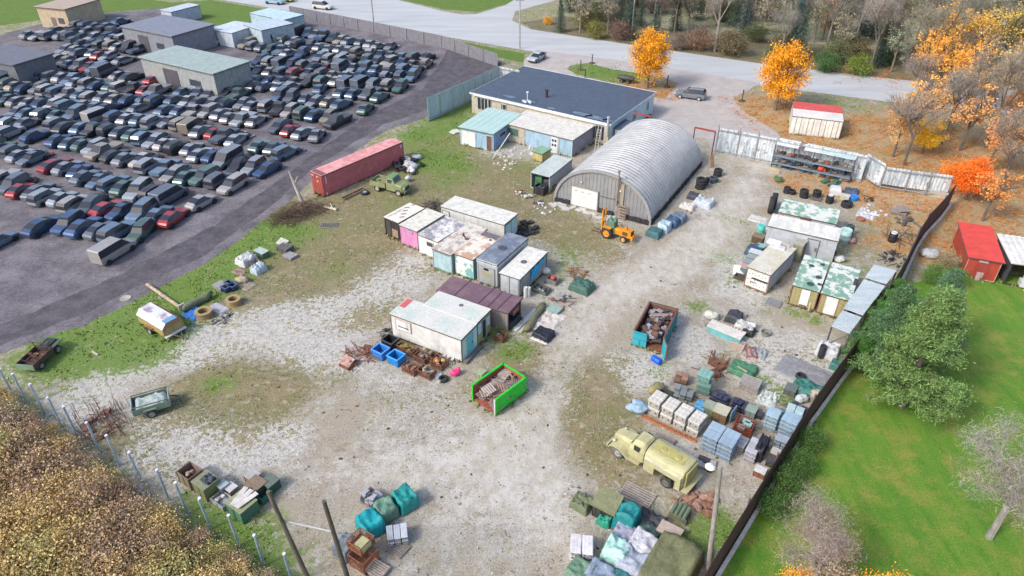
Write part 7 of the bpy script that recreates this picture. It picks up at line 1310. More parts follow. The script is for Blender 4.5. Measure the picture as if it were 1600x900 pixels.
def proto_tree(kind, seed):
    """meshes (trunk, crown) of one kind of tree, unit height about 8 m"""
    rg = np.random.default_rng(seed)
    if kind == 'leafy':
        m, tips = limbs(seed, 7.5, .55, .2, 3, 5); P = clumps((0, 0, 4.7), (2.75, 2.75, 3.4), 120, 120, .95, seed, .35); return m.mesh('trunk'), cloud_mesh('crown', P, .19, seed)
    if kind == 'sparse':
        m, tips = limbs(seed, 9, .5, .17, 3, 5, up=.8); P = clumps((0, 0, 5.2), (2.3, 2.3, 3.2), 42, 45, .7, seed, .3); return m.mesh('trunk'), cloud_mesh('crown', P, .22, seed)
    if kind == 'bare':
        m, tips = limbs(seed, 9, .55, .17, 4, 4, up=.85); T = []
        for (p, q, d) in tips:
            for i in range(34): t = rg.random(); T.append(np.array(p.lerp(q, t)) + rg.normal(size=3) * .38)
        me = cloud_mesh('crown', np.array(T), .3, seed, asp=.05); return m.mesh('trunk'), me
    if kind == 'spruce':
        m = MB().tube((0, 0, -.1), (0, 0, 8.2), .16, .02, 8); P = []
        for k in range(26):
            z = .5 + k * .3; R_ = 2.0 * (1 - z / 8.6) ** .85 + .1; n_ = int(10 + R_ * 9)
            for i in range(n_):
                a = rg.uniform(0, 6.28); L_ = R_ * rg.uniform(.7, 1.1)
                for t in np.linspace(.15, 1, 12): P.append((math.cos(a) * L_ * t + rg.normal() * .05, math.sin(a) * L_ * t + rg.normal() * .05, z - .38 * t * t * R_ * .6 + rg.normal() * .05))
        return m.mesh('trunk'), cloud_mesh('crown', np.array(P), .2, seed, asp=.45, flat=.5)
    if kind == 'shrub':
        m, tips = limbs(seed, 2.4, .9, .06, 3, 4, start=0); P = clumps((0, 0, 1.1), (1.35, 1.35, 1.15), 70, 90, .6, seed, .4); return m.mesh('trunk'), cloud_mesh('crown', P, .10, seed)
    if kind == 'pine':
        m = MB().tube((0, 0, -.1), (.2, .1, 9.5), .28, .06, 10); P = []
        for k in range(92):
            z = .8 + 9.4 * (k / 92) ** 1.05; R_ = (4.1 * (1 - (z / 10.6)) ** .95 + .15) * rg.uniform(.7, 1.12); a = rg.uniform(0, 6.28); m.tube((0, 0, z), (math.cos(a) * R_ * .9, math.sin(a) * R_ * .9, z + .5), .06, .02, 4, caps=False)
            for j in range(8):
                t = rg.uniform(.3, 1); b = a + rg.normal() * .16; c = np.array((math.cos(b) * R_ * t, math.sin(b) * R_ * t, z + .45 * t)); P.append(c + rg.normal(size=(80, 3)) * np.array([.25, .25, .16]))
        return m.mesh('trunk'), cloud_mesh('crown', np.concatenate(P), .24, seed, asp=.25)
PROT = {k: [proto_tree(k, 11 * i + 3) for i in range(n_)] for k, n_ in (('leafy', 2), ('sparse', 2), ('bare', 3), ('spruce', 1), ('shrub', 3), ('pine', 1))}
for k in PROT:
    for t, c in PROT[k]: t.materials.append(gen('bark')); c.materials.append(gen('leaf'))
r5 = random.Random(21)
def tree(kind, px, py, s, label, col, name='tree', group=None, bark=(.16, .13, .10), sz=None, loc=None, cat='tree'):
    p = loc or G(px, py); o = root(name, label, cat, p, r5.uniform(0, 6.28), group); o.scale = (s * (sz or 1), s * (sz or 1), s); t, c = r5.choice(PROT[kind])
    put('trunk', t, 'bark', o, bark); put('crown', c, 'leaf', o, col); return o
ORG = (.72, .34, .01)
tree('leafy', 1012, 138, 1.12, 'orange leaved tree on the grass island beside the SUV', ORG, 'maple_tree', sz=1.0)
tree('leafy', 1211, 172, 1.22, 'golden orange tree rising from fallen leaves left of the white container', (.74, .34, .01), 'maple_tree')
BR = [(.25, .22, .185), (.31, .28, .25), (.24, .235, .21), (.27, .26, .2)]
GB = 'trees in the woods across the road'
# woods across the road: the ones that show by themselves first
for (kd, x, y, s, l, c, nm) in (('spruce', 1236, 88, 1.25, 'tall blue green spruce at the edge of the woods', (.045, .10, .095), 'spruce_tree'), ('spruce', 1370, 105, .95, 'dark spruce behind the green bushes', (.03, .065, .055), 'spruce_tree'), ('spruce', 890, 18, 1.1, 'dark green spruce at the left end of the woods', (.05, .09, .06), 'spruce_tree'),
    ('spruce', 1160, 55, 1.1, 'pale teal spruce in the middle of the woods', (.09, .13, .12), 'spruce_tree'), ('spruce', 1055, 48, .9, 'very dark spruce in the middle left of the woods', (.02, .04, .03), 'spruce_tree'), ('spruce', 1345, 62, 1.0, 'blue grey spruce behind the dark one', (.07, .11, .11), 'spruce_tree'), ('leafy', 1580, 60, 1.2, 'deep green tree in the top right corner', (.05, .09, .02), 'tree'),
    ('leafy', 1490, 45, .95, 'bright yellow tree in the upper right', (.72, .48, .02), 'tree'), ('leafy', 1550, 40, 1.0, 'yellow gold tree in the upper right corner', (.55, .38, .05), 'tree'), ('sparse', 1285, 62, 1.1, 'thin salmon orange tree in the woods', (.55, .24, .10), 'tree'), ('sparse', 1450, 150, 1.3, 'thin orange leaved tree before the road at the right', (.72, .36, .06), 'tree'), ('sparse', 1500, 60, 1.2, 'pale gold thin tree behind the bright yellow one', (.55, .40, .14), 'tree'), ('sparse', 1120, 40, 1.1, 'thin grey green tree in the woods', (.28, .28, .2), 'tree')):
    tree(kd, x, y, s, l, c, nm)
for (x, y, s, l, c) in ((1288, 112, 1.5, 'dark green bush beyond the road, left of the lighter one', (.05, .12, .03)), (1338, 117, 1.5, 'olive green bush beyond the road', (.14, .20, .03)), (1382, 100, 1.3, 'blackish green bush right of the olive one', (.05, .08, .02)), (915, 46, 1.7, 'olive brown bush at the left end of the verge', (.18, .16, .05)), (930, 60, 1.4, 'small olive bush before the brown one', (.16, .16, .04)), (970, 62, 1.6, 'purple brown bush on the verge', (.17, .11, .08)), (1090, 78, 1.7, 'reddish brown thicket bush on the verge', (.20, .12, .08)), (1130, 80, 1.5, 'grey brown bush beside the reddish one', (.20, .15, .12)), (856, 38, .7, 'tiny orange bush near the road fork', (.65, .35, .04)), (1210, 96, 1.3, 'low green bush at the spruce foot', (.07, .12, .04))):
    tree('shrub', 0, 0, s, l, c, 'bush', loc=G(x, y), cat='bush')
k = 0; placed = []
while k < 230:
    x = r5.uniform(-4, 118); y = r5.uniform(112, 192); q = None
    u = (x * FPX / (y * math.cos(PITCH) + CH * math.sin(PITCH))) + 800; dn = CH / y; ang = math.atan(dn) - PITCH; py = 450 + FPX * math.tan(ang)
    lim = 38 + (u - 880) * .105
    if u < 865 or u > 1640 or py > lim + 22 or py < -28: continue
    if any((x - a) ** 2 + (y - b) ** 2 < 6.5 for a, b in placed): continue
    placed.append((x, y)); k += 1; q = r5.random(); L_ = Vector((x, y, 0))
    if q < .42: tree('bare', 0, 0, r5.uniform(.9, 1.5), 'bare grey brown tree in the woods across the road', r5.choice(BR), 'bare_tree', 'bare trees in the woods across the road', r5.choice([(.20, .18, .16), (.28, .25, .22), (.14, .12, .1)]), loc=L_)
    elif q < .62: tree('sparse', 0, 0, r5.uniform(.9, 1.3), 'thinly leaved grey olive tree in the woods across the road', r5.choice([(.26, .27, .17), (.22, .26, .17), (.3, .28, .2)]), 'tree', 'thinly leaved trees in the woods', (.2, .18, .16), loc=L_)
    elif q < .70: tree('spruce', 0, 0, r5.uniform(.7, 1.2), 'mid green conifer standing deep in the woods', (.06, .10, .075), 'spruce_tree', 'conifers deep in the woods', loc=L_)
    elif q < .84 and u > 1380: tree('sparse', 0, 0, r5.uniform(.8, 1.2), 'thinly leaved amber tree in the right half of the woods', (.5, .3, .07), 'tree', 'amber trees in the woods', loc=L_)
    else: tree('shrub', 0, 0, r5.uniform(1.2, 1.9), 'brown green undergrowth bush in the woods', r5.choice([(.14, .12, .06), (.1, .12, .05), (.17, .13, .1)]), 'bush', 'undergrowth in the woods', loc=L_, cat='bush')
# thin trees on the leaf covered lot and right of it
for (x, y, s, l, kd, c) in ((1395, 245, .95, 'slim thinly leaved tree behind the sagging fence, left of the pair', 'sparse', (.62, .36, .14)), (1412, 258, 1.1, 'slim bare tree behind the sagging fence, right of the pair', 'bare', BR[1]), (1470, 225, 1.3, 'forked bare tree right of the yellow saplings', 'bare', BR[2]), (1455, 205, 1.0, 'peach leaved thin tree behind the yellow saplings', 'sparse', (.62, .34, .14)), (1440, 240, .62, 'bright yellow sapling among bare trunks', 'leafy', (.74, .46, .02)), (1395, 205, .6, 'small orange sapling left of the yellow one', 'sparse', (.66, .32, .04)), (1485, 185, 1.3, 'orange leaved tree before the road bend', 'sparse', (.74, .36, .05)),
    (1425, 175, .9, 'thin grey tree on the road side of the lot', 'bare', BR[1]), (1540, 230, 1.3, 'big bare grey tree at the right edge', 'bare', (.33, .28, .23)), (1590, 240, 1.5, 'bare grey tree cut by the right edge', 'bare', (.25, .22, .19)), (1560, 300, 1.0, 'pale bare bush tree beyond the orange maple', 'bare', (.3, .25, .2)), (1530, 190, 1.2, 'sparse amber tree near the right edge', 'sparse', (.5, .36, .16)), (1515, 150, 1.2, 'pale amber tree by the far right road', 'sparse', (.48, .36, .18)), (1590, 170, 1.3, 'sparse olive tree at the far right road', 'sparse', (.28, .25, .1)), (1570, 205, .8, 'small orange tree at the right edge', 'sparse', (.66, .30, .06))):
    tree(kd, x, y, s, l, c, 'bare_tree' if kd == 'bare' else 'tree', bark=(.13, .11, .09))
for i, (x, y, s_, c) in enumerate(((1465, 105, 1.3, (.70, .38, .06)), (1500, 120, 1.25, (.66, .40, .08)), (1545, 105, 1.3, (.56, .42, .12)), (1590, 100, 1.3, (.56, .46, .08)), (1435, 125, 1.0, (.66, .34, .07)), (1580, 140, 1.2, (.60, .36, .12)), (1490, 165, 1.2, (.70, .34, .06)), (1545, 170, 1.1, (.46, .40, .18)))):
    tree('leafy' if i in (1, 3) else 'sparse', x, y, s_, ['orange tree left of the pair by the far right road', 'orange gold tree inside the pair by the far right road', 'dusty gold tree above the right road', 'lemon gold tree at the top right edge', 'orange tree nearest the white container by the road', 'dusty orange tree at the right edge below the lemon gold one', 'thin orange tree just before the right road', 'faded gold tree just before the right road'][i], c, 'tree', bark=(.14, .12, .1))
for i, (x, y, s_, c) in enumerate(((1440, 215, 1.0, (.72, .40, .10)), (1500, 235, 1.05, (.66, .36, .14)), (1575, 265, 1.0, (.62, .32, .12)), (1420, 200, .8, (.74, .44, .08)), (1535, 345, .75, (.64, .28, .08)))):
    tree('sparse', x, y, s_, ['amber leaved thin tree behind the sagging fence', 'peach leaved tree right of the sapling group', 'rusty orange tree at the right edge above the red shed', 'light gold thin tree nearest the white container', 'orange brown tree between the red maple and the red shed'][i], c, 'tree', bark=(.14, .12, .1), sz=1.2)
tree('leafy', 1508, 312, .62, 'fiery red orange maple at the corner of the fences', (.80, .17, .01), 'maple_tree', sz=1.25); tree('shrub', 0, 0, 1.3, 'orange bush below the red orange maple', (.75, .24, .02), 'bush', loc=G(1490, 285), cat='bush'); tree('sparse', 1540, 270, .9, 'peach orange sapling right of the red maple', (.7, .33, .12), 'tree')
# conifers over the dark fence, lawn trees
tree('pine', 1408, 635, 1.02, 'large pine with pale olive tips on the lawn nearest the camera', (.14, .24, .07), 'pine_tree', sz=1.05); tree('pine', 1368, 585, .8, 'dark green pine behind the large pale tipped one', (.08, .17, .07), 'pine_tree', sz=1.0); tree('pine', 1438, 560, .8, 'grey green pine at the back of the group', (.09, .18, .09), 'pine_tree', sz=1.0)
for i, (x, y, s) in enumerate(((1340, 568, .32), (1352, 545, .32), (1364, 522, .34), (1376, 500, .32), (1388, 480, .3))):
    tree('pine', x + 4, y + 3, s, ['bright green juniper at the lower end of the canopy', 'bright green juniper second from the lower end', 'bright green juniper in the middle of the hedge', 'bright green juniper second from the upper end', 'bright green juniper at the upper end of the hedge'][i], (.06, .17, .03), 'juniper_bush', 'junipers along the dark fence', sz=1.5, cat='bush')
tree('bare', 1262, 930, .72, 'grey pink bare ornamental tree at the bottom right', (.32, .25, .22), 'bare_tree', bark=(.27, .24, .22), sz=1.4); tree('sparse', 1285, 925, .5, 'pale tan bush tree beside the grey pink one', (.38, .30, .20), 'tree', sz=1.3); tree('bare', 1545, 840, .95, 'pale grey bare tree at the lower right edge', (.30, .28, .25), 'bare_tree', bark=(.28, .26, .24), sz=1.45); tree('bare', 1620, 900, 1.1, 'pale grey bare tree in the bottom right corner', (.36, .33, .31), 'bare_tree', bark=(.34, .32, .30)); tree('leafy', 1362, 985, .55, 'vivid orange small tree at the bottom edge', (.82, .36, .01), 'tree'); tree('shrub', 0, 0, .9, 'small orange bush at the bottom edge left of the orange tree', (.8, .38, .02), 'bush', loc=G(1250, 935), cat='bush')
for i, (x, y) in enumerate(((1262, 700), (1245, 735), (1225, 765), (1205, 800))): tree('shrub', 0, 0, .8, ['dark green hedge bush outside the dark fence, highest', 'dark green hedge bush outside the dark fence, second', 'dark green hedge bush outside the dark fence, third', 'dark green hedge bush outside the dark fence, lowest'][i], (.07, .15, .03), 'bush', 'hedge bushes outside the dark fence', loc=G(x, y), cat='bush')
for i, (x, y, c) in enumerate(((1478, 420, (.3, .25, .15)), (1455, 440, (.10, .2, .04)), (1490, 445, (.09, .19, .03)))): tree('shrub', 0, 0, .8, ['tan bush before the red shed', 'green bush left of the red shed', 'green bush at the foot of the red shed'][i], c, 'bush', loc=G(x, y), cat='bush')
# scrub below the posts
sp = [Vector(q) for q in scrub_poly]; k = 0; tries = 0; placed = []
A_, B_ = Vector(G(0, 618)[:2]), Vector(G(440, 925)[:2]); ab = (B_ - A_).normalized(); nrm = Vector((ab.y, -ab.x)); 
if nrm.dot(Vector(G(0, 900)[:2]) - A_) < 0: nrm = -nrm
while k < 150 and tries < 9000:
    tries += 1; x = r5.uniform(-44, -8); y = r5.uniform(15, 40); v = Vector((x, y)) - A_; dd = v.dot(nrm)
    if dd < .6 or dd > 24: continue
    u = x * FPX / (y * math.cos(PITCH) + CH * math.sin(PITCH)) + 800
    if u < -60: continue
    if any((x - a) ** 2 + (y - b) ** 2 < 2.2 for a, b in placed): continue
    placed.append((x, y)); k += 1; q = r5.random(); s_ = min(r5.uniform(.9, 1.5), .45 + dd * .3)
    c, l, g_ = ((.52, .39, .17), 'golden brown scrub bush below the line of bare posts', 'golden brown scrub') if q < .42 else (((.40, .36, .14), 'olive scrub bush below the line of bare posts', 'olive scrub') if q < .66 else ((.38, .27, .17), 'dull brown scrub bush below the line of bare posts', 'dull brown scrub') if q < .9 else ((.46, .36, .25), 'pale tan scrub bush below the line of bare posts', 'pale tan scrub'))
    tree('shrub', 0, 0, s_, l, c, 'scrub_bush', g_, loc=Vector((x, y, 0)), sz=1.15, cat='bush')

# ------------------------------------------------------------ neighbours' sheds, street furniture
s = Shed('garden_shed', 'red timber shed with bright red roof on the neighbouring lot', 'shed', [(1500, 398), (1554, 406), (1561, 357), (1514, 349)], 2.4)
s.body([(.42, .06, .04)] * 4, None, frame=(.5, .3, .25)); s.roof('paint', (.70, .07, .05), .15); s.feat('door', 'F', .3, .7, .1, 1.9, (.34, .05, .04)); s.feat('panel', 'F', .32, .6, 1.95, 2.15, (.6, .4, .4)); s.feat('panel', 'F', .4, .6, .0, .9, (.5, .35, .35), t=.07)
s = Shed('open_shed', 'open fronted black shed with white ribbed roof at the right edge', 'shed', [(1566, 407), (1633, 417), (1640, 377), (1578, 369)], 2.5)
s.body([None, (.1, .1, .12), (.08, .08, .1), (.08, .08, .1)], .3, frame=(.05, .05, .06)); s.roof('paint', (.72, .70, .64), .2, ribs=.5); one('mower', 'white machine parked under the open black shed', 'machine', MB().bb(-.5, .5, -.4, .4, .2, .8).bb(-.3, .3, -.3, .3, .8, 1.3), 'paint', s.at(.5, .0), s.rz, (.6, .6, .62)); one('ramp', 'cream board lying before the open black shed', 'board', MB().bb(-.5, .5, -1.4, 0, .02, .12), 'paint', s.at(.6, -.1), s.rz, (.6, .58, .5)); one('bag', 'pale blue grey tarp lump on the lot left of the red shed', 'bundle', MB().blob((0, 0, .3), (1.0, .8, .4), 4, .4), 'cloth', G(1452, 400), 0, (.5, .52, .54), smooth=True)
for i, (x, y, hh) in enumerate(((907, 109, 1.6), (925, 99, 1.5), (914, 123, 1.7), (1042, 136, 1.9), (1159, 158, 1.8))):
    o = root('marker_post', ['dark post in a small ring on the grass island', 'pale topped post at the road edge of the grass island', 'thin cross armed post behind the workshop roof', 'black post beside the orange tree', 'black post on the leaf covered verge right of the SUV'][i], 'post', G(x, y)); put('stem', MB().tube((0, 0, 0), (0, 0, hh), .08, .08, 8), 'paint', o, (.05, .04, .04)); put('foot_ring', MB().lathe([(0, .12), (.55, .1), (.6, 0)], 14), 'rust', o, (.12, .08, .06))
    if i in (1, 2): put('cross_arm', MB().box((0, 0, hh + .05), (.6, .08, .1)), 'paint', o, (.4, .4, .38))
p = G(978, 129); o = root('torpedo_trailer', 'long dark camouflaged tank shaped trailer under the orange tree', 'trailer', p, head((963, 126), (993, 131))); put('tank', MB().loft([[(x, r_ * math.cos(a_), .8 + r_ * .7 * math.sin(a_)) for a_ in [k * math.pi / 5 for k in range(10)]] for x, r_ in ((-1.6, .2), (-1.3, .5), (0, .6), (1.2, .5), (1.6, .2))]), 'paint', o, (.06, .07, .06), smooth=True)
for x in (-.6, .5): 
    for y in (-1, 1): wheel(o, (x, y * .55, .3), .3, .18, (.15, .15, .15), y)
for (x, y, hh, l) in ((812, 76, 9, 'thin grey utility pole by the road left of the forecourt'), (584, 36, 9, 'thin grey utility pole beside the road behind the scrapyard'), (986, 62, 9, 'pale wooden pole at the verge of the woods')):
    o = root('utility_pole', l, 'pole', G(x, y)); put('pole', MB().tube((0, 0, -.2), (0, 0, hh), .14, .1, 8), 'bark', o, (.36, .34, .32)); put('cross_arm', MB().box((0, 0, hh - .5), (1.6, .1, .12)), 'wood', o, (.3, .28, .26))
# scrapyard buildings and boundary wall
sheet_fence('sheet_fence', 'long grey sheet fence along the far side of the scrapyard', 'fence', [(455, 26), (560, 47), (690, 74), (778, 104)], 2.2, mat='paint', col=(.20, .20, .23), pitch=.5, every=4, rail=False)
for (q, h, l, wc, rc) in (([(232, 92), (350, 118), (372, 92), (262, 68)], 4, 'long scrapyard workshop with pale green grey roof', (.34, .36, .36), (.34, .42, .40)), ([(205, 44), (290, 60), (312, 34), (240, 20)], 4, 'grey scrapyard building with dark roof near the top left', (.25, .26, .30), (.22, .24, .30)), ([(-30, 92), (40, 104), (62, 80), (-10, 66)], 3.5, 'dark low scrapyard building at the left edge', (.16, .17, .2), (.15, .16, .2))):
    s = Shed('scrapyard_building', l, 'building', q, h); s.body([wc] * 4, .4, frame=(.25, .26, .28)); s.roof('paint', rc, .2, t=.12); s.feat('door', 'F', .3, .5, 0, 3, (.08, .08, .1)); s.feat('window', 'F', .65, .8, 1.2, 2.2, (.06, .07, .09), 'glass')
for i, (q, c) in enumerate((([(340, 48), (378, 54), (388, 36), (352, 30)], (.50, .56, .62)), ([(388, 52), (440, 40), (448, 24), (400, 34)], (.42, .50, .56)), ([(400, 22), (455, 34), (462, 20), (412, 10)], (.42, .56, .62)), ([(255, 22), (300, 10), (306, 2), (262, 12)], (.45, .5, .58)))):
    s = Shed('truck_box', ['pale blue box trailer behind the scrapyard workshop', 'grey blue box trailer right of the pale blue one', 'long light blue box trailer at the scrapyard gate', 'pale box trailer at the very top of the scrapyard'][i], 'trailer', q, (2.8, 3.05, 2.6, 2.7)[i]); s.body([c] * 4, .5, frame=(.3, .3, .34), dep=.02); s.roof('paint', tuple(k * 1.15 for k in c))
m = MB(); secs = []
for i in range(9): secs.append([(-4 + i, 2.6 * math.cos(math.pi * j / 10), 2.6 * math.sin(math.pi * j / 10)) for j in range(11)])
m.loft(secs); one('tunnel_tent', 'blue grey round topped storage tent in the scrapyard', 'tent', m, 'cloth', G(312, 128), head((282, 118), (345, 130)), (.24, .31, .42), smooth=True)
s = Shed('house', 'small beige house beyond the scrapyard at the top edge', 'house', [(80, 12), (125, 16), (132, -4), (88, -8)], 4); s.body([(.5, .4, .28)] * 4, None, frame=None, z0=0); s.roof('paint', (.45, .36, .28), .3); s.feat('door', 'F', .4, .55, 0, 2.1, (.2, .15, .12)); s.feat('window', 'F', .65, .85, 1, 2.1, (.1, .1, .12), 'glass')

# ------------------------------------------------------------ scrapyard cars
CP = []
def van_st(L_, W_):
    f, h = L_ / 2, W_ / 2; return [(x, zb, zl, zt, a * h, b * h) for x, zb, zl, zt, a, b in ((-f, .4, 1.1, 1.9, .9, .85), (-f + .1, .35, 1.15, 2.0, .95, .86), (0, .3, 1.15, 2.02, .96, .86), (f - 1.7, .3, 1.15, 1.98, .96, .84), (f - .8, .32, 1.05, 1.12, .92, .84), (f, .42, .8, .84, .84, .76))]
def pick_st(L_, W_):
    f, h = L_ / 2, W_ / 2; return [(x, zb, zl, zt, a * h, b * h) for x, zb, zl, zt, a, b in ((-f, .5, .95, 1.0, .9, .86), (-f + 1.9, .4, .95, 1.0, .92, .86), (-f + 2.0, .35, 1.0, 1.65, .94, .7), (f - 1.9, .32, 1.0, 1.68, .94, .7), (f - 1.2, .32, .98, 1.02, .92, .8), (f - .1, .36, .9, .94, .88, .8), (f, .45, .7, .75, .8, .7))]
for kd, L_, W_ in (('suv', 4.6, 1.85), ('sedan', 4.6, 1.8), ('sedan', 4.1, 1.7), ('sedan', 4.9, 1.85), ('van', 4.9, 1.95), ('pick', 5.1, 1.9), ('suv', 4.3, 1.75)):
    m = car_mesh(car_body(L_, W_, kd) if kd in ('suv', 'sedan') else van_st(L_, W_) if kd == 'van' else pick_st(L_, W_))
    for x in (L_ / 2 - .8, -L_ / 2 + .8):
        for y in (-1, 1): m.tube((x, y * (W_ / 2 - .2), .33), (x, y * (W_ / 2 + .02), .33), .33, n=12, slot=2)
    me = m.mesh('scrap_car'); 
    for k_ in ('carpaint', 'glass', 'rubber'): me.materials.append(gen(k_))
    CP.append(me)
GLC = gen('glass')
n = NT('dark_glass'); DG = n.done((.03, .035, .05), .1); n = NT('dark_rubber'); DR = n.done((.02, .02, .022), .85)
for me in CP: me.materials[1] = DG; me.materials[2] = DR
CC = [((.27, .29, .33), 'silver grey'), ((.12, .14, .18), 'charcoal'), ((.05, .09, .19), 'dark blue'), ((.40, .38, .38), 'dull white'), ((.34, .05, .06), 'red'), ((.13, .19, .27), 'slate blue'), ((.10, .17, .16), 'dark green'), ((.05, .05, .06), 'black'), ((.30, .27, .22), 'beige')]
WT = [7, 5, 4, 5, 2, 7, 3, 4, 3]
ua = head((95, 300), (165, 262)); U = Vector((math.cos(ua), math.sin(ua), 0)); V = Vector((-U.y, U.x, 0)); C0 = G(300, 240); cnt = 0; cand = []
keep_out = [(G(*q), r_) for q, r_ in (((300, 96), 11), ((312, 128), 6.5), ((255, 42), 9), ((16, 86), 9), ((362, 44), 6), ((416, 40), 7), ((430, 24), 7), ((70, 430), 6), ((15, 350), 4), ((470, 317), 3))]
track_in = PX([(-420, 640), (0, 478), (155, 412), (318, 342), (448, 258), (572, 178), (640, 138), (690, 98), (560, 60), (470, 44), (330, 52), (240, 30), (100, 46), (-60, 90), (-420, 200)])
for a in range(-18, 19):
    for b in range(-46, 47):
        ja = r5.uniform(-.5, .5); p = C0 + U * (a * 4.75 + 2.2 * math.sin(b * .21 + a * .5)) + V * (b * 2.15 + .6 * math.sin(a * 1.7)) + U * ja + V * r5.uniform(-.15, .15)
        if p.y < 20 or not in_poly(np.array([p.x]), np.array([p.y]), track_in)[0]: continue
        w_ = p.y * math.cos(PITCH) + CH * math.sin(PITCH); u = 800 + p.x * FPX / w_
        if u < -15: continue
        if any((p - q).length < r_ for q, r_ in keep_out): continue
        if r5.random() < .07: continue
        cand.append((w_, p))
cand.sort(key=lambda t: t[0])
print('scrap cars', len(cand))
for i, (w_, p) in enumerate(cand[:298]):
    c, nm = r5.choices(CC, WT)[0]; f = r5.uniform(.75, 1.25)
    o = bpy.data.objects.new('scrap_car', r5.choices(CP, (5, 6, 6, 4, 1, 2, 4))[0]); sc.collection.objects.link(o); k_ = r5.uniform(.86, .97); o.scale = (k_, k_, k_); o.location = p; o.rotation_euler = (0, 0, ua + r5.gauss(0, .1) + (math.pi if r5.random() < .3 else 0)); o.color = (c[0] * f, c[1] * f, c[2] * f, 1)
    tag(o, nm + ' scrap car parked in the crowded rows of the scrapyard', 'car', nm + ' cars in the scrapyard')
if len(cand) > 298:
    groups_ = {}
    vs_, fs_, sl_ = [], [], []; base_ = 0; far_cols = ['carpaint', DG, DR]
    m = MB()
    for w_, p in cand[298:]:
        src = r5.choices(CP, (5, 6, 6, 4, 1, 2, 4))[0]; M_ = Matrix.Translation(p) @ Matrix.Rotation(ua + r5.gauss(0, .12) + (math.pi if r5.random() < .3 else 0), 4, 'Z'); o_ = len(m.v)
        m.v += [tuple(M_ @ v.co) for v in src.vertices]; cs = r5.choice((0, 0, 3, 4, 5)); 
        for q in src.polygons: m.f.append(tuple(k_ + o_ for k_ in q.vertices)); m.s.append(cs if q.material_index == 0 else q.material_index)
    def fcol(nm, c): q = NT(nm); return q.done(c, .3)
    tag(one('distant_cars', 'mass of mixed cars at the far end of the scrapyard', 'cars', m, [fcol('far_grey', (.20, .22, .25)), DG, DR, fcol('far_blue', (.06, .10, .19)), fcol('far_white', (.34, .33, .34)), fcol('far_dark', (.06, .06, .075))], (0, 0, 0), 0), kind='stuff')
hp = random.Random(5)
for i in range(190):     # loose parts between the rows
    w_, p = hp.choice(cand); m = MB(); k_ = hp.random()
    if k_ < .5: m.blob((0, 0, .15), (hp.uniform(.3, .8), .3, .25), i, .6, 5)
    else: m.box((0, 0, .12), (hp.uniform(.5, 1.3), hp.uniform(.3, .8), .15), rot=(hp.uniform(-.2, .2), hp.uniform(-.2, .2), 0))
    one('car_part', 'loose car part lying between the rows of the scrapyard', 'car part', m, 'rust', p + U * 2.45 + V * hp.uniform(-1, 1), hp.uniform(0, 3), hp.choice([(.25, .23, .25), (.1, .08, .08), (.3, .07, .05), (.15, .2, .28), (.4, .38, .36)]), 'loose parts in the scrapyard')
for i, (x, y, c, l) in enumerate(((505, 14, (.7, .68, .66), 'white van parked beside the road at the top'), (430, 6, (.35, .5, .6), 'pale blue vehicle parked at the top of the scrapyard'), (445, 2, (.7, .6, .08), 'yellow vehicle at the top edge beside the road'))):
    o = bpy.data.objects.new('parked_car', CP[0]); sc.collection.objects.link(o); o.location = G(x, y); o.rotation_euler = (0, 0, -.35); o.color = (*c, 1); tag(o, l, 'car')

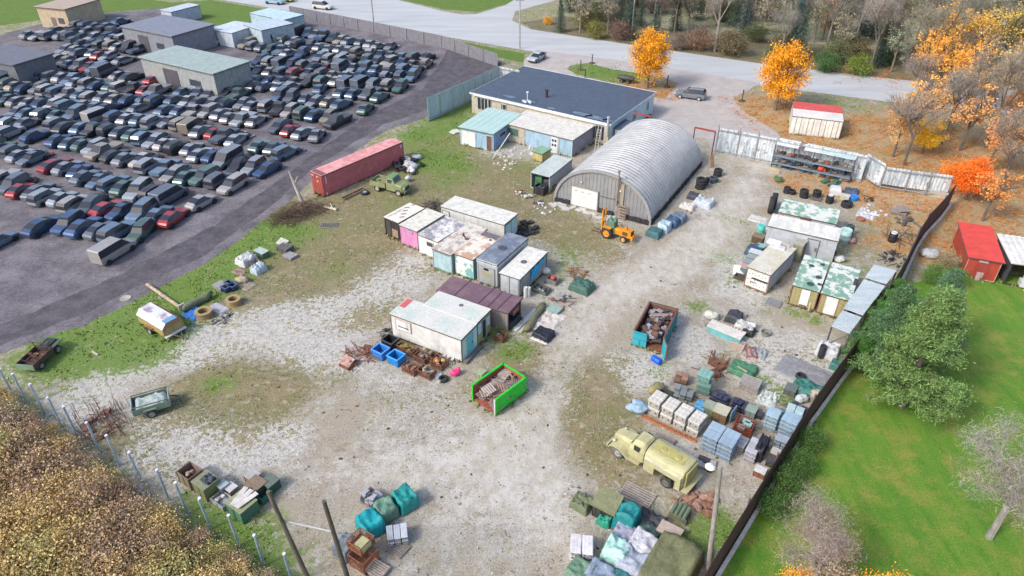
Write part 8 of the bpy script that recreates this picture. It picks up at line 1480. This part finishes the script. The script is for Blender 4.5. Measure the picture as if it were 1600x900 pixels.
# weeds and grit caught along the foot of the boxes and walls
def specks(name, P, size, col, kind, label, cat, seed=0, upright=True, h=1.3):
    rg = np.random.default_rng(seed); k = len(P); x, y = P[:, 0], P[:, 1]; sz = size * rg.uniform(.5, 1.4, k); an = rg.uniform(0, 6.28, k); dx, dy = np.cos(an) * sz, np.sin(an) * sz; z = np.full(k, .012)
    top = sz * h * rg.uniform(.5, 1.3, k) if upright else z + sz * .25
    V = np.stack([np.stack([x - dx * .5, y - dy * .5, z], 1), np.stack([x + dx * .5, y + dy * .5, z], 1), np.stack([x - dy * .6, y + dx * .6, top], 1)], 1)
    me = bpy.data.meshes.new(name); me.vertices.add(k * 3); me.vertices.foreach_set("co", V.reshape(-1)); me.loops.add(k * 3); me.polygons.add(k)
    me.polygons.foreach_set("loop_start", np.arange(k) * 3); me.polygons.foreach_set("vertices", np.arange(k * 3)); me.update(calc_edges=True)
    tag(tag(put(name, me, kind, None, col), label, cat), kind='stuff')
rg = np.random.default_rng(8); Q = []
for s in SHEDS:
    if s.r.location.y > 130 or s.r.location.x < -45: continue
    n_ = int((s.Lx + s.Ly) * 26); t = rg.uniform(-1, 1, n_); side = rg.integers(0, 4, n_); off = np.abs(rg.normal(0, .16, n_)); ax_, ay_ = s.Lx / 2, s.Ly / 2
    lx = np.where(side == 0, t * ax_, np.where(side == 1, t * ax_, np.where(side == 2, ax_ + off, -ax_ - off))); ly = np.where(side == 0, -ay_ - off, np.where(side == 1, ay_ + off, t * ay_))
    c_, s_ = math.cos(s.rz), math.sin(s.rz); Q.append(np.stack([s.r.location.x + lx * c_ - ly * s_, s.r.location.y + lx * s_ + ly * c_], 1)[(np.sin(t * 9 + side) > -.3)])
specks("weeds", np.concatenate(Q), .2, (.16, .19, .06), 'leaf', "weeds growing along the foot of the sheds and boxes", "weeds", 3)
xs = rg.uniform(-30, 45, 60000); ys = rg.uniform(20, 90, 60000); ok = in_poly(xs, ys, PX([(20, 590), (330, 400), (600, 380), (860, 330), (1120, 260), (1290, 290), (1440, 350), (1400, 430), (1318, 555), (1120, 890), (900, 960), (430, 960), (200, 720)]))
cl = np.sin(xs * 1.1 + 2 * np.sin(ys * .8)) * np.sin(ys * 1.3 + 2 * np.sin(xs * .6)) + .6 * np.sin(xs * 3.1) * np.sin(ys * 2.7); ok &= rg.random(60000) < np.clip(.12 + .5 * cl, .03, 1)
specks("grit", np.stack([xs[ok], ys[ok]], 1)[:9000], .12, (.12, .10, .08), 'leaf', "dark grit and small litter strewn over the yard gravel", "litter", 5, False)
ok2 = rg.random(60000) < .06; ok2 &= in_poly(xs, ys, PX([(330, 420), (860, 330), (1120, 260), (1440, 350), (1318, 555), (1120, 890), (430, 960)]))
specks("grit", np.stack([xs[ok2], ys[ok2]], 1)[:1100], .11, (.55, .55, .53), 'leaf', "pale paper scraps and chips strewn over the yard gravel", "litter", 6, False)
